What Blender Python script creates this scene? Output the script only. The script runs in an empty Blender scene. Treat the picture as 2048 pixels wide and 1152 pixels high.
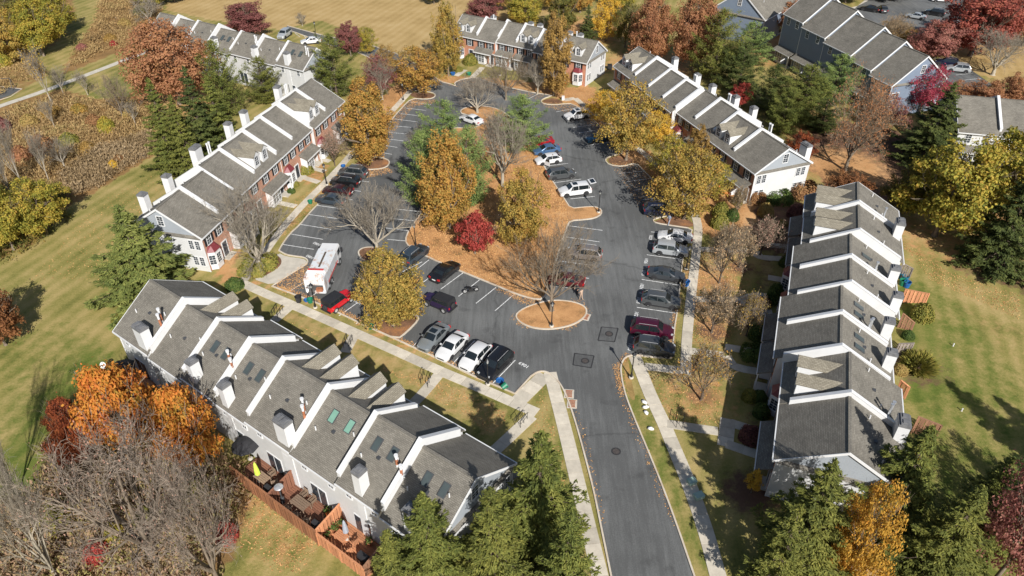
import bpy, bmesh, math, random
import numpy as np
from mathutils import Vector, Matrix
from mathutils.geometry import tessellate_polygon

random.seed(7)
RNG = np.random.default_rng(7)
SC = bpy.context.scene
COL = SC.collection
rad = math.radians

# ------------------------------------------------------------------ camera, sky, sun, exposure
CAM_H, CAM_P, CAM_F = 55.0, rad(37.0), 1450.0          # metres above ground, pitch, focal length in px of a 2048 px wide frame
cam_data = bpy.data.cameras.new('camera')
cam = bpy.data.objects.new('camera', cam_data)
COL.objects.link(cam)
cam.location = (0, 0, CAM_H)
cam.rotation_euler = (math.pi / 2 - CAM_P, 0, 0)
cam_data.sensor_width = 36.0
cam_data.lens = 36.0 * CAM_F / 2048.0
cam_data.clip_end = 6000
SC.camera = cam

SUN_EL, SUN_AZ = rad(35.0), rad(-71.5)                 # azimuth measured from +X, counter-clockwise
sun_dir = Vector((math.cos(SUN_EL) * math.cos(SUN_AZ), math.cos(SUN_EL) * math.sin(SUN_AZ), math.sin(SUN_EL)))
world = bpy.data.worlds.new('World')
SC.world = world
world.use_nodes = True
wn = world.node_tree.nodes
wl = world.node_tree.links
bg = wn['Background']
sky = wn.new('ShaderNodeTexSky')
sky.sky_type = 'NISHITA'
sky.sun_disc = False
sky.sun_elevation = SUN_EL
sky.sun_rotation = math.pi / 2 - SUN_AZ
wl.new(sky.outputs[0], bg.inputs[0])
bg.inputs[1].default_value = 0.068
sun_data = bpy.data.lights.new('sun', 'SUN')
sun_data.energy = 5.0
sun_data.angle = rad(0.53)
sun_data.color = (1.0, 0.97, 0.925)
sun = bpy.data.objects.new('sun', sun_data)
COL.objects.link(sun)
sun.rotation_euler = (-sun_dir).to_track_quat('-Z', 'Y').to_euler()
sun.location = (0, 0, 120)
SC.view_settings.view_transform = 'Standard'
SC.view_settings.look = 'None'
SC.view_settings.exposure = 0.45
SC.view_settings.gamma = 1.0
SC.view_settings.use_curve_mapping = False
SC.render.engine = 'CYCLES'

def G(px, py, z=0.0):
    """world point at height z seen at pixel (px, py) of the 2048x1152 photograph"""
    u, v = px - 1024.0, py - 576.0
    dy = CAM_F * math.cos(CAM_P) - v * math.sin(CAM_P)
    dz = -CAM_F * math.sin(CAM_P) - v * math.cos(CAM_P)
    t = (z - CAM_H) / dz
    return (u * t, dy * t)

def P(X, Y, Z):
    Z -= CAM_H
    d = Y * math.cos(CAM_P) - Z * math.sin(CAM_P)
    return 1024 + CAM_F * X / d, 576 + CAM_F * (-Y * math.sin(CAM_P) - Z * math.cos(CAM_P)) / d

def height_of(bx, by, ty):
    X, Y = G(bx, by)
    lo, hi = 0.0, 40.0
    for _ in range(40):
        m = (lo + hi) / 2
        if P(X, Y, m)[1] > ty: lo = m
        else: hi = m
    return lo

def px_per_m(px, py):
    X, Y = G(px, py)
    return CAM_F / (Y * math.cos(CAM_P) + CAM_H * math.sin(CAM_P))

# ------------------------------------------------------------------ materials
MATS = {}
def new_mat(name):
    m = bpy.data.materials.new(name)
    m.use_nodes = True
    MATS[name] = m
    nt = m.node_tree
    return m, nt, nt.nodes, nt.links, nt.nodes['Principled BSDF']

def ramp(nd, stops):
    r = nd.new('ShaderNodeValToRGB')
    e = r.color_ramp.elements
    while len(e) < len(stops): e.new(0.5)
    for i, (p, c) in enumerate(stops):
        e[i].position = p
        e[i].color = (c[0], c[1], c[2], 1)
    return r

def noise(nd, ln, vec, scale, detail=4, rough=0.6):
    n = nd.new('ShaderNodeTexNoise')
    n.inputs['Scale'].default_value = scale
    n.inputs['Detail'].default_value = detail
    n.inputs['Roughness'].default_value = rough
    if vec is not None: ln.new(vec, n.inputs['Vector'])
    return n

def simple(name, col, rough=0.7, var=0.12, scale=1.5, metal=0.0, spec=None, bump=0.0, coat=0.0):
    m, nt, nd, ln, b = new_mat(name)
    tc = nd.new('ShaderNodeTexCoord')
    n = noise(nd, ln, tc.outputs['Object'], scale, 5)
    r = ramp(nd, [(0.3, [c * (1 - var) for c in col]), (0.7, [min(1, c * (1 + var)) for c in col])])
    ln.new(n.outputs[0], r.inputs[0])
    ln.new(r.outputs[0], b.inputs['Base Color'])
    b.inputs['Roughness'].default_value = rough
    b.inputs['Metallic'].default_value = metal
    if spec is not None: b.inputs['Specular IOR Level'].default_value = spec
    if coat: b.inputs['Coat Weight'].default_value = coat
    if bump:
        bp = nd.new('ShaderNodeBump')
        bp.inputs['Strength'].default_value = bump
        bp.inputs['Distance'].default_value = 0.02
        n2 = noise(nd, ln, tc.outputs['Object'], scale * 12, 4)
        ln.new(n2.outputs[0], bp.inputs['Height'])
        ln.new(bp.outputs[0], b.inputs['Normal'])
    return m

def bricky(name, c1, c2, mortar, bw, bh, ms, rough=0.85, var=0.2, streak=0.0, bump=0.4, patch=None):
    """courses laid out in metres along the UV map: brick walls, shingles, paving"""
    m, nt, nd, ln, b = new_mat(name)
    uv = nd.new('ShaderNodeUVMap')
    bt = nd.new('ShaderNodeTexBrick')
    bt.inputs['Scale'].default_value = 1.0
    bt.inputs['Brick Width'].default_value = bw
    bt.inputs['Row Height'].default_value = bh
    bt.inputs['Mortar Size'].default_value = ms
    bt.inputs['Color1'].default_value = (*c1, 1)
    bt.inputs['Color2'].default_value = (*c2, 1)
    bt.inputs['Mortar'].default_value = (*mortar, 1)
    ln.new(uv.outputs[0], bt.inputs['Vector'])
    gp = nd.new('ShaderNodeNewGeometry')
    n = noise(nd, ln, gp.outputs['Position'], 0.55, 6)
    r = ramp(nd, [(0.28, (1 - var,) * 3), (0.72, (1 + var,) * 3)])
    ln.new(n.outputs[0], r.inputs[0])
    mx = nd.new('ShaderNodeMix'); mx.data_type = 'RGBA'; mx.blend_type = 'MULTIPLY'
    mx.inputs[0].default_value = 1.0
    ln.new(bt.outputs[0], mx.inputs[6]); ln.new(r.outputs[0], mx.inputs[7])
    out = mx.outputs[2]
    if streak:
        mp = nd.new('ShaderNodeMapping'); mp.inputs['Scale'].default_value = (0.5, 9.0, 1)
        ln.new(uv.outputs[0], mp.inputs[0])
        n2 = noise(nd, ln, mp.outputs[0], 1.6, 4)
        r2 = ramp(nd, [(0.3, (1 - streak,) * 3), (0.7, (1 + streak,) * 3)])
        ln.new(n2.outputs[0], r2.inputs[0])
        m2 = nd.new('ShaderNodeMix'); m2.data_type = 'RGBA'; m2.blend_type = 'MULTIPLY'
        m2.inputs[0].default_value = 1.0
        ln.new(out, m2.inputs[6]); ln.new(r2.outputs[0], m2.inputs[7]); out = m2.outputs[2]
    ln.new(out, b.inputs['Base Color'])
    b.inputs['Roughness'].default_value = rough
    b.inputs['Specular IOR Level'].default_value = 0.25
    if bump:
        bp = nd.new('ShaderNodeBump'); bp.inputs['Strength'].default_value = bump; bp.inputs['Distance'].default_value = 0.015
        ln.new(bt.outputs['Fac'], bp.inputs['Height']); bp.invert = True
        ln.new(bp.outputs[0], b.inputs['Normal'])
    return m

def siding(name, col, var=0.05):
    m, nt, nd, ln, b = new_mat(name)
    uv = nd.new('ShaderNodeUVMap')
    sp = nd.new('ShaderNodeSeparateXYZ'); ln.new(uv.outputs[0], sp.inputs[0])
    mm = nd.new('ShaderNodeMath'); mm.operation = 'MULTIPLY'; mm.inputs[1].default_value = 1 / 0.15; ln.new(sp.outputs[1], mm.inputs[0])
    fr = nd.new('ShaderNodeMath'); fr.operation = 'FRACT'; ln.new(mm.outputs[0], fr.inputs[0])
    gp = nd.new('ShaderNodeNewGeometry')
    n = noise(nd, ln, gp.outputs['Position'], 0.7, 5)
    r = ramp(nd, [(0.3, [c * (1 - var) for c in col]), (0.7, [min(1, c * (1 + var)) for c in col])])
    ln.new(n.outputs[0], r.inputs[0]); ln.new(r.outputs[0], b.inputs['Base Color'])
    bp = nd.new('ShaderNodeBump'); bp.inputs['Strength'].default_value = 0.5; bp.inputs['Distance'].default_value = 0.02
    ln.new(fr.outputs[0], bp.inputs['Height']); ln.new(bp.outputs[0], b.inputs['Normal'])
    b.inputs['Roughness'].default_value = 0.6
    return m

def leafy(name, cols, trans=0.36, nscale=0.38, rough=0.75):
    """foliage: every leaf card gets its own hue, larger clumps drift between hues"""
    m, nt, nd, ln, b = new_mat(name)
    g = nd.new('ShaderNodeNewGeometry')
    n = noise(nd, ln, g.outputs['Position'], nscale, 3)
    mx = nd.new('ShaderNodeMath'); mx.operation = 'MULTIPLY_ADD'
    mx.inputs[1].default_value = 0.55
    ln.new(g.outputs['Random Per Island'], mx.inputs[0])
    ms = nd.new('ShaderNodeMath'); ms.operation = 'MULTIPLY_ADD'; ms.inputs[1].default_value = 1.3; ms.inputs[2].default_value = -0.42
    ln.new(n.outputs[0], ms.inputs[0]); ln.new(ms.outputs[0], mx.inputs[2])
    k = len(cols)
    r = ramp(nd, [((i + 0.15) / (k - 0.7), c) for i, c in enumerate(cols)])
    ln.new(mx.outputs[0], r.inputs[0])
    ln.new(r.outputs[0], b.inputs['Base Color'])
    b.inputs['Roughness'].default_value = rough
    b.inputs['Specular IOR Level'].default_value = 0.2
    t = nd.new('ShaderNodeBsdfTranslucent'); ln.new(r.outputs[0], t.inputs[0])
    ms2 = nd.new('ShaderNodeMixShader'); ms2.inputs[0].default_value = trans
    ln.new(b.outputs[0], ms2.inputs[1]); ln.new(t.outputs[0], ms2.inputs[2])
    ln.new(ms2.outputs[0], nd['Material Output'].inputs[0])
    return m

# building materials
bricky('shingle', (0.155, 0.141, 0.118), (0.205, 0.188, 0.157), (0.095, 0.087, 0.072), 0.32, 0.145, 0.014, 0.9, 0.20, 0.16)
bricky('shingle_warm', (0.175, 0.156, 0.118), (0.245, 0.22, 0.17), (0.11, 0.097, 0.075), 0.32, 0.145, 0.016, 0.9, 0.16, 0.10)
bricky('brick', (0.40, 0.145, 0.078), (0.48, 0.20, 0.115), (0.46, 0.36, 0.28), 0.22, 0.075, 0.009, 0.9, 0.14)
siding('white_siding', (0.56, 0.56, 0.55))
siding('grey_siding', (0.30, 0.325, 0.35))
siding('blue_siding', (0.165, 0.205, 0.265))
simple('white_trim', (0.62, 0.62, 0.615), 0.5, 0.04)
simple('parapet_white', (0.60, 0.60, 0.595), 0.55, 0.05, 0.8)
simple('dark_metal', (0.06, 0.062, 0.066), 0.5, 0.25)
simple('chimney_cap', (0.15, 0.15, 0.152), 0.6, 0.25, 2)
simple('black_paint', (0.012, 0.012, 0.014), 0.45, 0.2)
simple('shutter_black', (0.014, 0.015, 0.018), 0.6, 0.15)
simple('flue_metal', (0.55, 0.56, 0.57), 0.35, 0.2, 3, 0.6)
simple('flue_rust', (0.35, 0.13, 0.06), 0.8, 0.35, 4)
simple('red_roof_metal', (0.17, 0.032, 0.036), 0.45, 0.12, 3)
simple('door_dark', (0.03, 0.035, 0.05), 0.4, 0.1)
simple('skylight_glass', (0.06, 0.075, 0.075), 0.25, 0.1, 2, 0.0, 0.35)
simple('skylight_green', (0.16, 0.30, 0.23), 0.3, 0.1, 2, 0.0, 0.35)
m, nt, nd, ln, b = new_mat('window_glass')
b.inputs['Base Color'].default_value = (0.035, 0.045, 0.055, 1); b.inputs['Roughness'].default_value = 0.06
b.inputs['Specular IOR Level'].default_value = 0.8
def wood(name, c):
    m, nt, nd, ln, b = new_mat(name)
    tc = nd.new('ShaderNodeTexCoord'); oi = nd.new('ShaderNodeObjectInfo')
    mp = nd.new('ShaderNodeMapping'); mp.inputs['Scale'].default_value = (6, 6, 1.2); ln.new(tc.outputs['Object'], mp.inputs[0])
    n = noise(nd, ln, mp.outputs[0], 2.0, 5)
    r = ramp(nd, [(0.25, [x * 0.6 for x in c]), (0.75, [min(1, x * 1.3) for x in c])])
    ln.new(n.outputs[0], r.inputs[0])
    h = nd.new('ShaderNodeHueSaturation'); ln.new(r.outputs[0], h.inputs['Color'])
    a = nd.new('ShaderNodeMath'); a.operation = 'MULTIPLY_ADD'; a.inputs[1].default_value = 0.5; a.inputs[2].default_value = 0.75
    ln.new(oi.outputs['Random'], a.inputs[0]); ln.new(a.outputs[0], h.inputs['Value'])
    ln.new(h.outputs[0], b.inputs['Base Color']); b.inputs['Roughness'].default_value = 0.8
    return m
wood('deck_wood', (0.20, 0.085, 0.048)); wood('fence_orange', (0.48, 0.21, 0.10)); wood('deck_fence_wood', (0.27, 0.115, 0.052)); wood('fence_brown', (0.26, 0.13, 0.075)); wood('fence_grey', (0.24, 0.20, 0.17))
wood('furniture_wood', (0.22, 0.15, 0.10))
simple('concrete', (0.47, 0.43, 0.36), 0.9, 0.14, 0.9, bump=0.2)
def slabmat():
    m, nt, nd, ln, b = new_mat('concrete_slab')
    g = nd.new('ShaderNodeNewGeometry'); oi = nd.new('ShaderNodeObjectInfo')
    n = noise(nd, ln, g.outputs['Position'], 1.3, 7, 0.7)
    r = ramp(nd, [(0.25, (0.40, 0.355, 0.285)), (0.75, (0.60, 0.54, 0.435))]); ln.new(n.outputs[0], r.inputs[0])
    h = nd.new('ShaderNodeHueSaturation'); ln.new(r.outputs[0], h.inputs['Color'])
    a = nd.new('ShaderNodeMath'); a.operation = 'MULTIPLY_ADD'; a.inputs[1].default_value = 0.32; a.inputs[2].default_value = 0.82
    ln.new(oi.outputs['Random'], a.inputs[0]); ln.new(a.outputs[0], h.inputs['Value'])
    ln.new(h.outputs[0], b.inputs['Base Color']); b.inputs['Roughness'].default_value = 0.9
slabmat()
def kerbmat():
    m, nt, nd, ln, b = new_mat('kerb_concrete')
    g = nd.new('ShaderNodeNewGeometry')
    n = noise(nd, ln, g.outputs['Position'], 0.6, 6, 0.7)
    r = ramp(nd, [(0.3, (0.42, 0.33, 0.24)), (0.6, (0.55, 0.49, 0.40))]); ln.new(n.outputs[0], r.inputs[0])
    ln.new(r.outputs[0], b.inputs['Base Color']); b.inputs['Roughness'].default_value = 0.9
kerbmat()
def asphalt(name, lo, hi):
    m, nt, nd, ln, b = new_mat(name)
    g = nd.new('ShaderNodeNewGeometry'); pos = g.outputs['Position']
    n1 = noise(nd, ln, pos, 0.07, 5, 0.55); n2 = noise(nd, ln, pos, 9.0, 4, 0.7)
    mp = nd.new('ShaderNodeMapping'); mp.inputs['Scale'].default_value = (1.6, 0.12, 1); mp.inputs['Rotation'].default_value = (0, 0, rad(12)); ln.new(pos, mp.inputs[0])
    n3 = noise(nd, ln, mp.outputs[0], 1.2, 4, 0.7)
    def ad(a, bb, k):
        x = nd.new('ShaderNodeMath'); x.operation = 'MULTIPLY_ADD'; x.inputs[1].default_value = k; ln.new(bb, x.inputs[0]); ln.new(a, x.inputs[2]); return x.outputs[0]
    s = ad(ad(n1.outputs[0], n2.outputs[0], 0.5), n3.outputs[0], 0.6)
    r = ramp(nd, [(0.75, lo), (1.35 / 1.4, hi)])
    mr = nd.new('ShaderNodeMath'); mr.operation = 'MULTIPLY'; mr.inputs[1].default_value = 0.8; ln.new(s, mr.inputs[0])
    ln.new(mr.outputs[0], r.inputs[0])
    # meandering tar cracks
    w = nd.new('ShaderNodeTexVoronoi'); w.feature = 'DISTANCE_TO_EDGE'; w.inputs['Scale'].default_value = 0.035; w.inputs['Randomness'].default_value = 1
    dn = noise(nd, ln, pos, 0.35, 4); va = nd.new('ShaderNodeVectorMath'); va.operation = 'MULTIPLY_ADD'; va.inputs[1].default_value = (2, 2, 2)
    ln.new(dn.outputs['Color'], va.inputs[0]); ln.new(pos, va.inputs[2]); ln.new(va.outputs[0], w.inputs['Vector'])
    cr = ramp(nd, [(0.0, (0.72, 0.72, 0.72)), (0.006, (1, 1, 1))]); ln.new(w.outputs['Distance'], cr.inputs[0])
    mx = nd.new('ShaderNodeMix'); mx.data_type = 'RGBA'; mx.blend_type = 'MULTIPLY'; mx.inputs[0].default_value = 1
    ln.new(r.outputs[0], mx.inputs[6]); ln.new(cr.outputs[0], mx.inputs[7])
    so = noise(nd, ln, pos, 0.42, 3, 0.5); sr = ramp(nd, [(0.60, (1, 1, 1)), (0.70, (0.74, 0.74, 0.74))]); ln.new(so.outputs[0], sr.inputs[0])
    m3 = nd.new('ShaderNodeMix'); m3.data_type = 'RGBA'; m3.blend_type = 'MULTIPLY'; m3.inputs[0].default_value = 1
    ln.new(mx.outputs[2], m3.inputs[6]); ln.new(sr.outputs[0], m3.inputs[7]); ln.new(m3.outputs[2], b.inputs['Base Color'])
    b.inputs['Roughness'].default_value = 0.85; b.inputs['Specular IOR Level'].default_value = 0.3
    bp = nd.new('ShaderNodeBump'); bp.inputs['Strength'].default_value = 0.25; bp.inputs['Distance'].default_value = 0.02
    ln.new(n2.outputs[0], bp.inputs['Height']); ln.new(bp.outputs[0], b.inputs['Normal'])
asphalt('asphalt', (0.088, 0.089, 0.087), (0.148, 0.150, 0.146))
asphalt('asphalt_patch', (0.07, 0.071, 0.07), (0.115, 0.116, 0.115))
asphalt('asphalt_worn', (0.082, 0.083, 0.081), (0.135, 0.137, 0.133))
simple('tar', (0.025, 0.025, 0.026), 0.7, 0.2)
simple('iron', (0.06, 0.05, 0.045), 0.7, 0.3, 6)
def linemat():
    m, nt, nd, ln, b = new_mat('line_paint')
    g = nd.new('ShaderNodeNewGeometry')
    n = noise(nd, ln, g.outputs['Position'], 5.0, 6, 0.75)
    r = ramp(nd, [(0.36, (0.22, 0.22, 0.22)), (0.5, (0.74, 0.74, 0.72))]); ln.new(n.outputs[0], r.inputs[0])
    ln.new(r.outputs[0], b.inputs['Base Color']); b.inputs['Roughness'].default_value = 0.7
linemat()

def ground_mat(name, attrs):
    m, nt, nd, ln, b = new_mat(name)
    g = nd.new('ShaderNodeNewGeometry'); pos = g.outputs['Position']
    def mixc(fac, a, c):
        x = nd.new('ShaderNodeMix'); x.data_type = 'RGBA'; ln.new(fac, x.inputs[0]); ln.new(a, x.inputs[6]); ln.new(c, x.inputs[7]); return x.outputs[2]
    fine = noise(nd, ln, pos, 3.5, 6, 0.75); mid = noise(nd, ln, pos, 0.16, 5, 0.6); grain = noise(nd, ln, pos, 14.0, 3, 0.8)
    def colr(n, stops): r = ramp(nd, stops); ln.new(n, r.inputs[0]); return r.outputs[0]
    dn = noise(nd, ln, pos, 0.9, 6, 0.7)
    def edge(attr, w=1.6):
        a = nd.new('ShaderNodeAttribute'); a.attribute_name = attr
        x = nd.new('ShaderNodeMath'); x.operation = 'MULTIPLY_ADD'; x.inputs[1].default_value = w; x.inputs[2].default_value = -w / 2
        ln.new(dn.outputs[0], x.inputs[0])
        y = nd.new('ShaderNodeMath'); y.operation = 'ADD'; ln.new(a.outputs['Fac'], y.inputs[0]); ln.new(x.outputs[0], y.inputs[1])
        z = nd.new('ShaderNodeMapRange'); z.inputs[1].default_value = 0.3; z.inputs[2].default_value = 0.7; ln.new(y.outputs[0], z.inputs[0])
        return z.outputs[0]
    def sm(a, bb, k):
        x = nd.new('ShaderNodeMath'); x.operation = 'MULTIPLY_ADD'; x.inputs[1].default_value = k; ln.new(bb, x.inputs[0]); ln.new(a, x.inputs[2]); return x.outputs[0]
    mixn = sm(sm(mid.outputs[0], fine.outputs[0], 0.55), grain.outputs[0], 0.30)
    half = nd.new('ShaderNodeMath'); half.operation = 'MULTIPLY'; half.inputs[1].default_value = 0.565; ln.new(mixn, half.inputs[0])
    # mowing stripes
    wv = nd.new('ShaderNodeTexWave'); wv.inputs['Scale'].default_value = 0.16; wv.inputs['Distortion'].default_value = 2.5; wv.inputs['Detail'].default_value = 2; wv.inputs['Detail Scale'].default_value = 0.4
    mp = nd.new('ShaderNodeMapping'); mp.inputs['Rotation'].default_value = (0, 0, rad(20)); ln.new(pos, mp.inputs[0]); ln.new(mp.outputs[0], wv.inputs['Vector'])
    st = sm(half.outputs[0], wv.outputs['Fac'], 0.075)
    lawn = colr(st, [(0.38, (0.088, 0.10, 0.022)), (0.52, (0.222, 0.196, 0.058)), (0.68, (0.37, 0.28, 0.115))])
    green = colr(st, [(0.38, (0.045, 0.078, 0.012)), (0.53, (0.12, 0.145, 0.03)), (0.70, (0.26, 0.21, 0.07))])
    dry = colr(st, [(0.36, (0.27, 0.18, 0.07)), (0.56, (0.39, 0.27, 0.115)), (0.75, (0.47, 0.34, 0.17))])
    leaf = colr(half.outputs[0], [(0.34, (0.22, 0.12, 0.05)), (0.50, (0.44, 0.235, 0.10)), (0.66, (0.55, 0.33, 0.16))])
    brush = colr(half.outputs[0], [(0.36, (0.12, 0.075, 0.03)), (0.55, (0.27, 0.16, 0.065)), (0.75, (0.36, 0.24, 0.11))])
    mulch = colr(half.outputs[0], [(0.36, (0.085, 0.045, 0.028)), (0.55, (0.15, 0.085, 0.055)), (0.75, (0.27, 0.15, 0.09))])
    out = lawn
    for a in attrs:
        out = mixc(edge(a), out, dict(green=green, dry=dry, leaf=leaf, brush=brush, mulch=mulch)[a])
    ln.new(out, b.inputs['Base Color']); b.inputs['Roughness'].default_value = 0.95; b.inputs['Specular IOR Level'].default_value = 0.1
    bp = nd.new('ShaderNodeBump'); bp.inputs['Strength'].default_value = 0.6; bp.inputs['Distance'].default_value = 0.08
    ln.new(fine.outputs[0], bp.inputs['Height']); ln.new(bp.outputs[0], b.inputs['Normal'])
ground_mat('ground', ['green', 'dry', 'brush', 'mulch', 'leaf'])
def bedmat(name, stops):
    m, nt, nd, ln, b = new_mat(name)
    g = nd.new('ShaderNodeNewGeometry'); pos = g.outputs['Position']
    n1 = noise(nd, ln, pos, 0.35, 5, 0.65); n2 = noise(nd, ln, pos, 7.0, 4, 0.8)
    x = nd.new('ShaderNodeMath'); x.operation = 'MULTIPLY_ADD'; x.inputs[1].default_value = 0.6; ln.new(n2.outputs[0], x.inputs[0]); ln.new(n1.outputs[0], x.inputs[2])
    y = nd.new('ShaderNodeMath'); y.operation = 'MULTIPLY'; y.inputs[1].default_value = 0.62; ln.new(x.outputs[0], y.inputs[0])
    r = ramp(nd, stops); ln.new(y.outputs[0], r.inputs[0]); ln.new(r.outputs[0], b.inputs['Base Color'])
    b.inputs['Roughness'].default_value = 0.95; b.inputs['Specular IOR Level'].default_value = 0.1
    bp = nd.new('ShaderNodeBump'); bp.inputs['Strength'].default_value = 0.6; bp.inputs['Distance'].default_value = 0.05
    ln.new(n2.outputs[0], bp.inputs['Height']); ln.new(bp.outputs[0], b.inputs['Normal'])
bedmat('leaf_litter', [(0.36, (0.17, 0.115, 0.05)), (0.46, (0.40, 0.21, 0.09)), (0.56, (0.50, 0.275, 0.12)), (0.68, (0.58, 0.36, 0.18))])
bedmat('mulch_bed', [(0.36, (0.10, 0.055, 0.032)), (0.52, (0.20, 0.11, 0.065)), (0.66, (0.42, 0.19, 0.07))])
bedmat('island_grass', [(0.36, (0.20, 0.14, 0.05)), (0.5, (0.33, 0.22, 0.085)), (0.66, (0.52, 0.27, 0.09))])

# foliage
GOLD = [(0.17, 0.14, 0.025), (0.36, 0.25, 0.035), (0.50, 0.30, 0.05), (0.40, 0.18, 0.035)]
leafy('gold', [(0.12, 0.12, 0.032), (0.30, 0.225, 0.055), (0.48, 0.325, 0.075), (0.42, 0.205, 0.055)])
leafy('gold_orange', [(0.16, 0.145, 0.04), (0.36, 0.245, 0.06), (0.50, 0.275, 0.065), (0.36, 0.165, 0.05)])
leafy('brown_gold', [(0.22, 0.14, 0.05), (0.38, 0.24, 0.07), (0.46, 0.28, 0.08)])
leafy('yellow', [(0.44, 0.31, 0.04), (0.66, 0.43, 0.06), (0.70, 0.38, 0.06)])
leafy('yellow_green', [(0.10, 0.12, 0.025), (0.25, 0.24, 0.04), (0.44, 0.34, 0.055), (0.46, 0.27, 0.06)])
leafy('olive', [(0.07, 0.09, 0.025), (0.17, 0.16, 0.04), (0.30, 0.20, 0.05)])
leafy('orange', [(0.27, 0.20, 0.035), (0.54, 0.25, 0.045), (0.60, 0.21, 0.04), (0.40, 0.09, 0.03)])
leafy('rust', [(0.24, 0.105, 0.055), (0.38, 0.17, 0.085), (0.40, 0.21, 0.105), (0.38, 0.18, 0.06)])
leafy('red', [(0.15, 0.045, 0.038), (0.33, 0.085, 0.062), (0.40, 0.15, 0.09)])
leafy('maple_red', [(0.20, 0.032, 0.028), (0.38, 0.06, 0.048), (0.46, 0.11, 0.075)])
leafy('crimson', [(0.14, 0.055, 0.05), (0.25, 0.09, 0.08), (0.30, 0.14, 0.115)])
leafy('pink_red', [(0.20, 0.075, 0.06), (0.36, 0.14, 0.115), (0.42, 0.21, 0.15)])
leafy('magenta', [(0.20, 0.03, 0.05), (0.38, 0.05, 0.08), (0.30, 0.09, 0.09)])
leafy('dark_red', [(0.13, 0.04, 0.025), (0.30, 0.075, 0.03), (0.38, 0.13, 0.04)])
leafy('brown', [(0.15, 0.065, 0.03), (0.28, 0.12, 0.05), (0.34, 0.16, 0.06)])
leafy('spruce_green', [(0.058, 0.076, 0.02), (0.14, 0.158, 0.034), (0.245, 0.24, 0.055)], 0.22, 0.35)
leafy('spruce_dark', [(0.035, 0.05, 0.017), (0.08, 0.10, 0.027), (0.15, 0.16, 0.04)], 0.2, 0.35)
leafy('spruce_olive', [(0.068, 0.08, 0.021), (0.155, 0.165, 0.036), (0.265, 0.248, 0.055)], 0.22, 0.35)
leafy('pine_blue', [(0.075, 0.12, 0.04), (0.18, 0.245, 0.07), (0.31, 0.36, 0.11)], 0.22, 0.4)
leafy('yellow_orange', [(0.26, 0.16, 0.03), (0.56, 0.32, 0.05), (0.60, 0.27, 0.05)])
leafy('pine_light', [(0.08, 0.108, 0.03), (0.185, 0.212, 0.055), (0.31, 0.31, 0.085)], 0.25, 0.4)
leafy('boxwood', [(0.03, 0.06, 0.015), (0.07, 0.11, 0.025), (0.14, 0.17, 0.04)], 0.2, 1.2)
leafy('bush_olive', [(0.10, 0.11, 0.025), (0.21, 0.20, 0.04), (0.33, 0.25, 0.06)], 0.2, 1.2)
leafy('bush_brown', [(0.16, 0.075, 0.035), (0.28, 0.14, 0.06), (0.30, 0.19, 0.08)], 0.2, 1.2)
leafy('bush_tan', [(0.25, 0.16, 0.05), (0.38, 0.26, 0.09), (0.30, 0.24, 0.07)], 0.2, 1.2)
leafy('bush_plum', [(0.08, 0.03, 0.03), (0.16, 0.06, 0.05), (0.20, 0.10, 0.07)], 0.2, 1.2)
leafy('brush_stems', [(0.14, 0.095, 0.045), (0.31, 0.20, 0.085), (0.42, 0.29, 0.13), (0.28, 0.23, 0.085)], 0.25, 0.12)
leafy('tan_reeds', [(0.16, 0.11, 0.055), (0.30, 0.21, 0.11), (0.40, 0.30, 0.18)], 0.25, 0.2)
leafy('thicket', [(0.18, 0.15, 0.07), (0.31, 0.22, 0.12), (0.36, 0.22, 0.14), (0.34, 0.30, 0.10), (0.24, 0.22, 0.08)], 0.25, 0.25)
leafy('fallen', [(0.20, 0.10, 0.045), (0.46, 0.23, 0.085), (0.60, 0.36, 0.15), (0.36, 0.18, 0.07)], 0.1, 0.5)
leafy('twigs_tinted', [(0.24, 0.19, 0.12), (0.38, 0.27, 0.15), (0.36, 0.20, 0.10)], 0.1, 0.4)
leafy('twigs_rust', [(0.26, 0.14, 0.07), (0.38, 0.18, 0.08), (0.42, 0.16, 0.06)], 0.2, 0.4)
leafy('twigs_pink', [(0.27, 0.19, 0.14), (0.38, 0.24, 0.18), (0.40, 0.20, 0.15)], 0.2, 0.4)
def barkmat(name, lo, hi):
    m, nt, nd, ln, b = new_mat(name)
    tc = nd.new('ShaderNodeTexCoord')
    mp = nd.new('ShaderNodeMapping'); mp.inputs['Scale'].default_value = (4, 4, 0.9); ln.new(tc.outputs['Object'], mp.inputs[0])
    n = noise(nd, ln, mp.outputs[0], 2.0, 6, 0.7)
    r = ramp(nd, [(0.3, lo), (0.7, hi)]); ln.new(n.outputs[0], r.inputs[0]); ln.new(r.outputs[0], b.inputs['Base Color'])
    b.inputs['Roughness'].default_value = 0.9; b.inputs['Specular IOR Level'].default_value = 0.15
barkmat('bark', (0.11, 0.085, 0.06), (0.25, 0.20, 0.15))
barkmat('twig_grey', (0.17, 0.145, 0.11), (0.32, 0.275, 0.215))
barkmat('twig_mauve', (0.18, 0.145, 0.115), (0.32, 0.26, 0.21))
barkmat('twig_brown', (0.16, 0.125, 0.085), (0.30, 0.235, 0.165))
barkmat('bark_pale', (0.22, 0.19, 0.145), (0.44, 0.39, 0.31))
barkmat('bark_dark', (0.06, 0.045, 0.035), (0.15, 0.115, 0.085))

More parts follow.
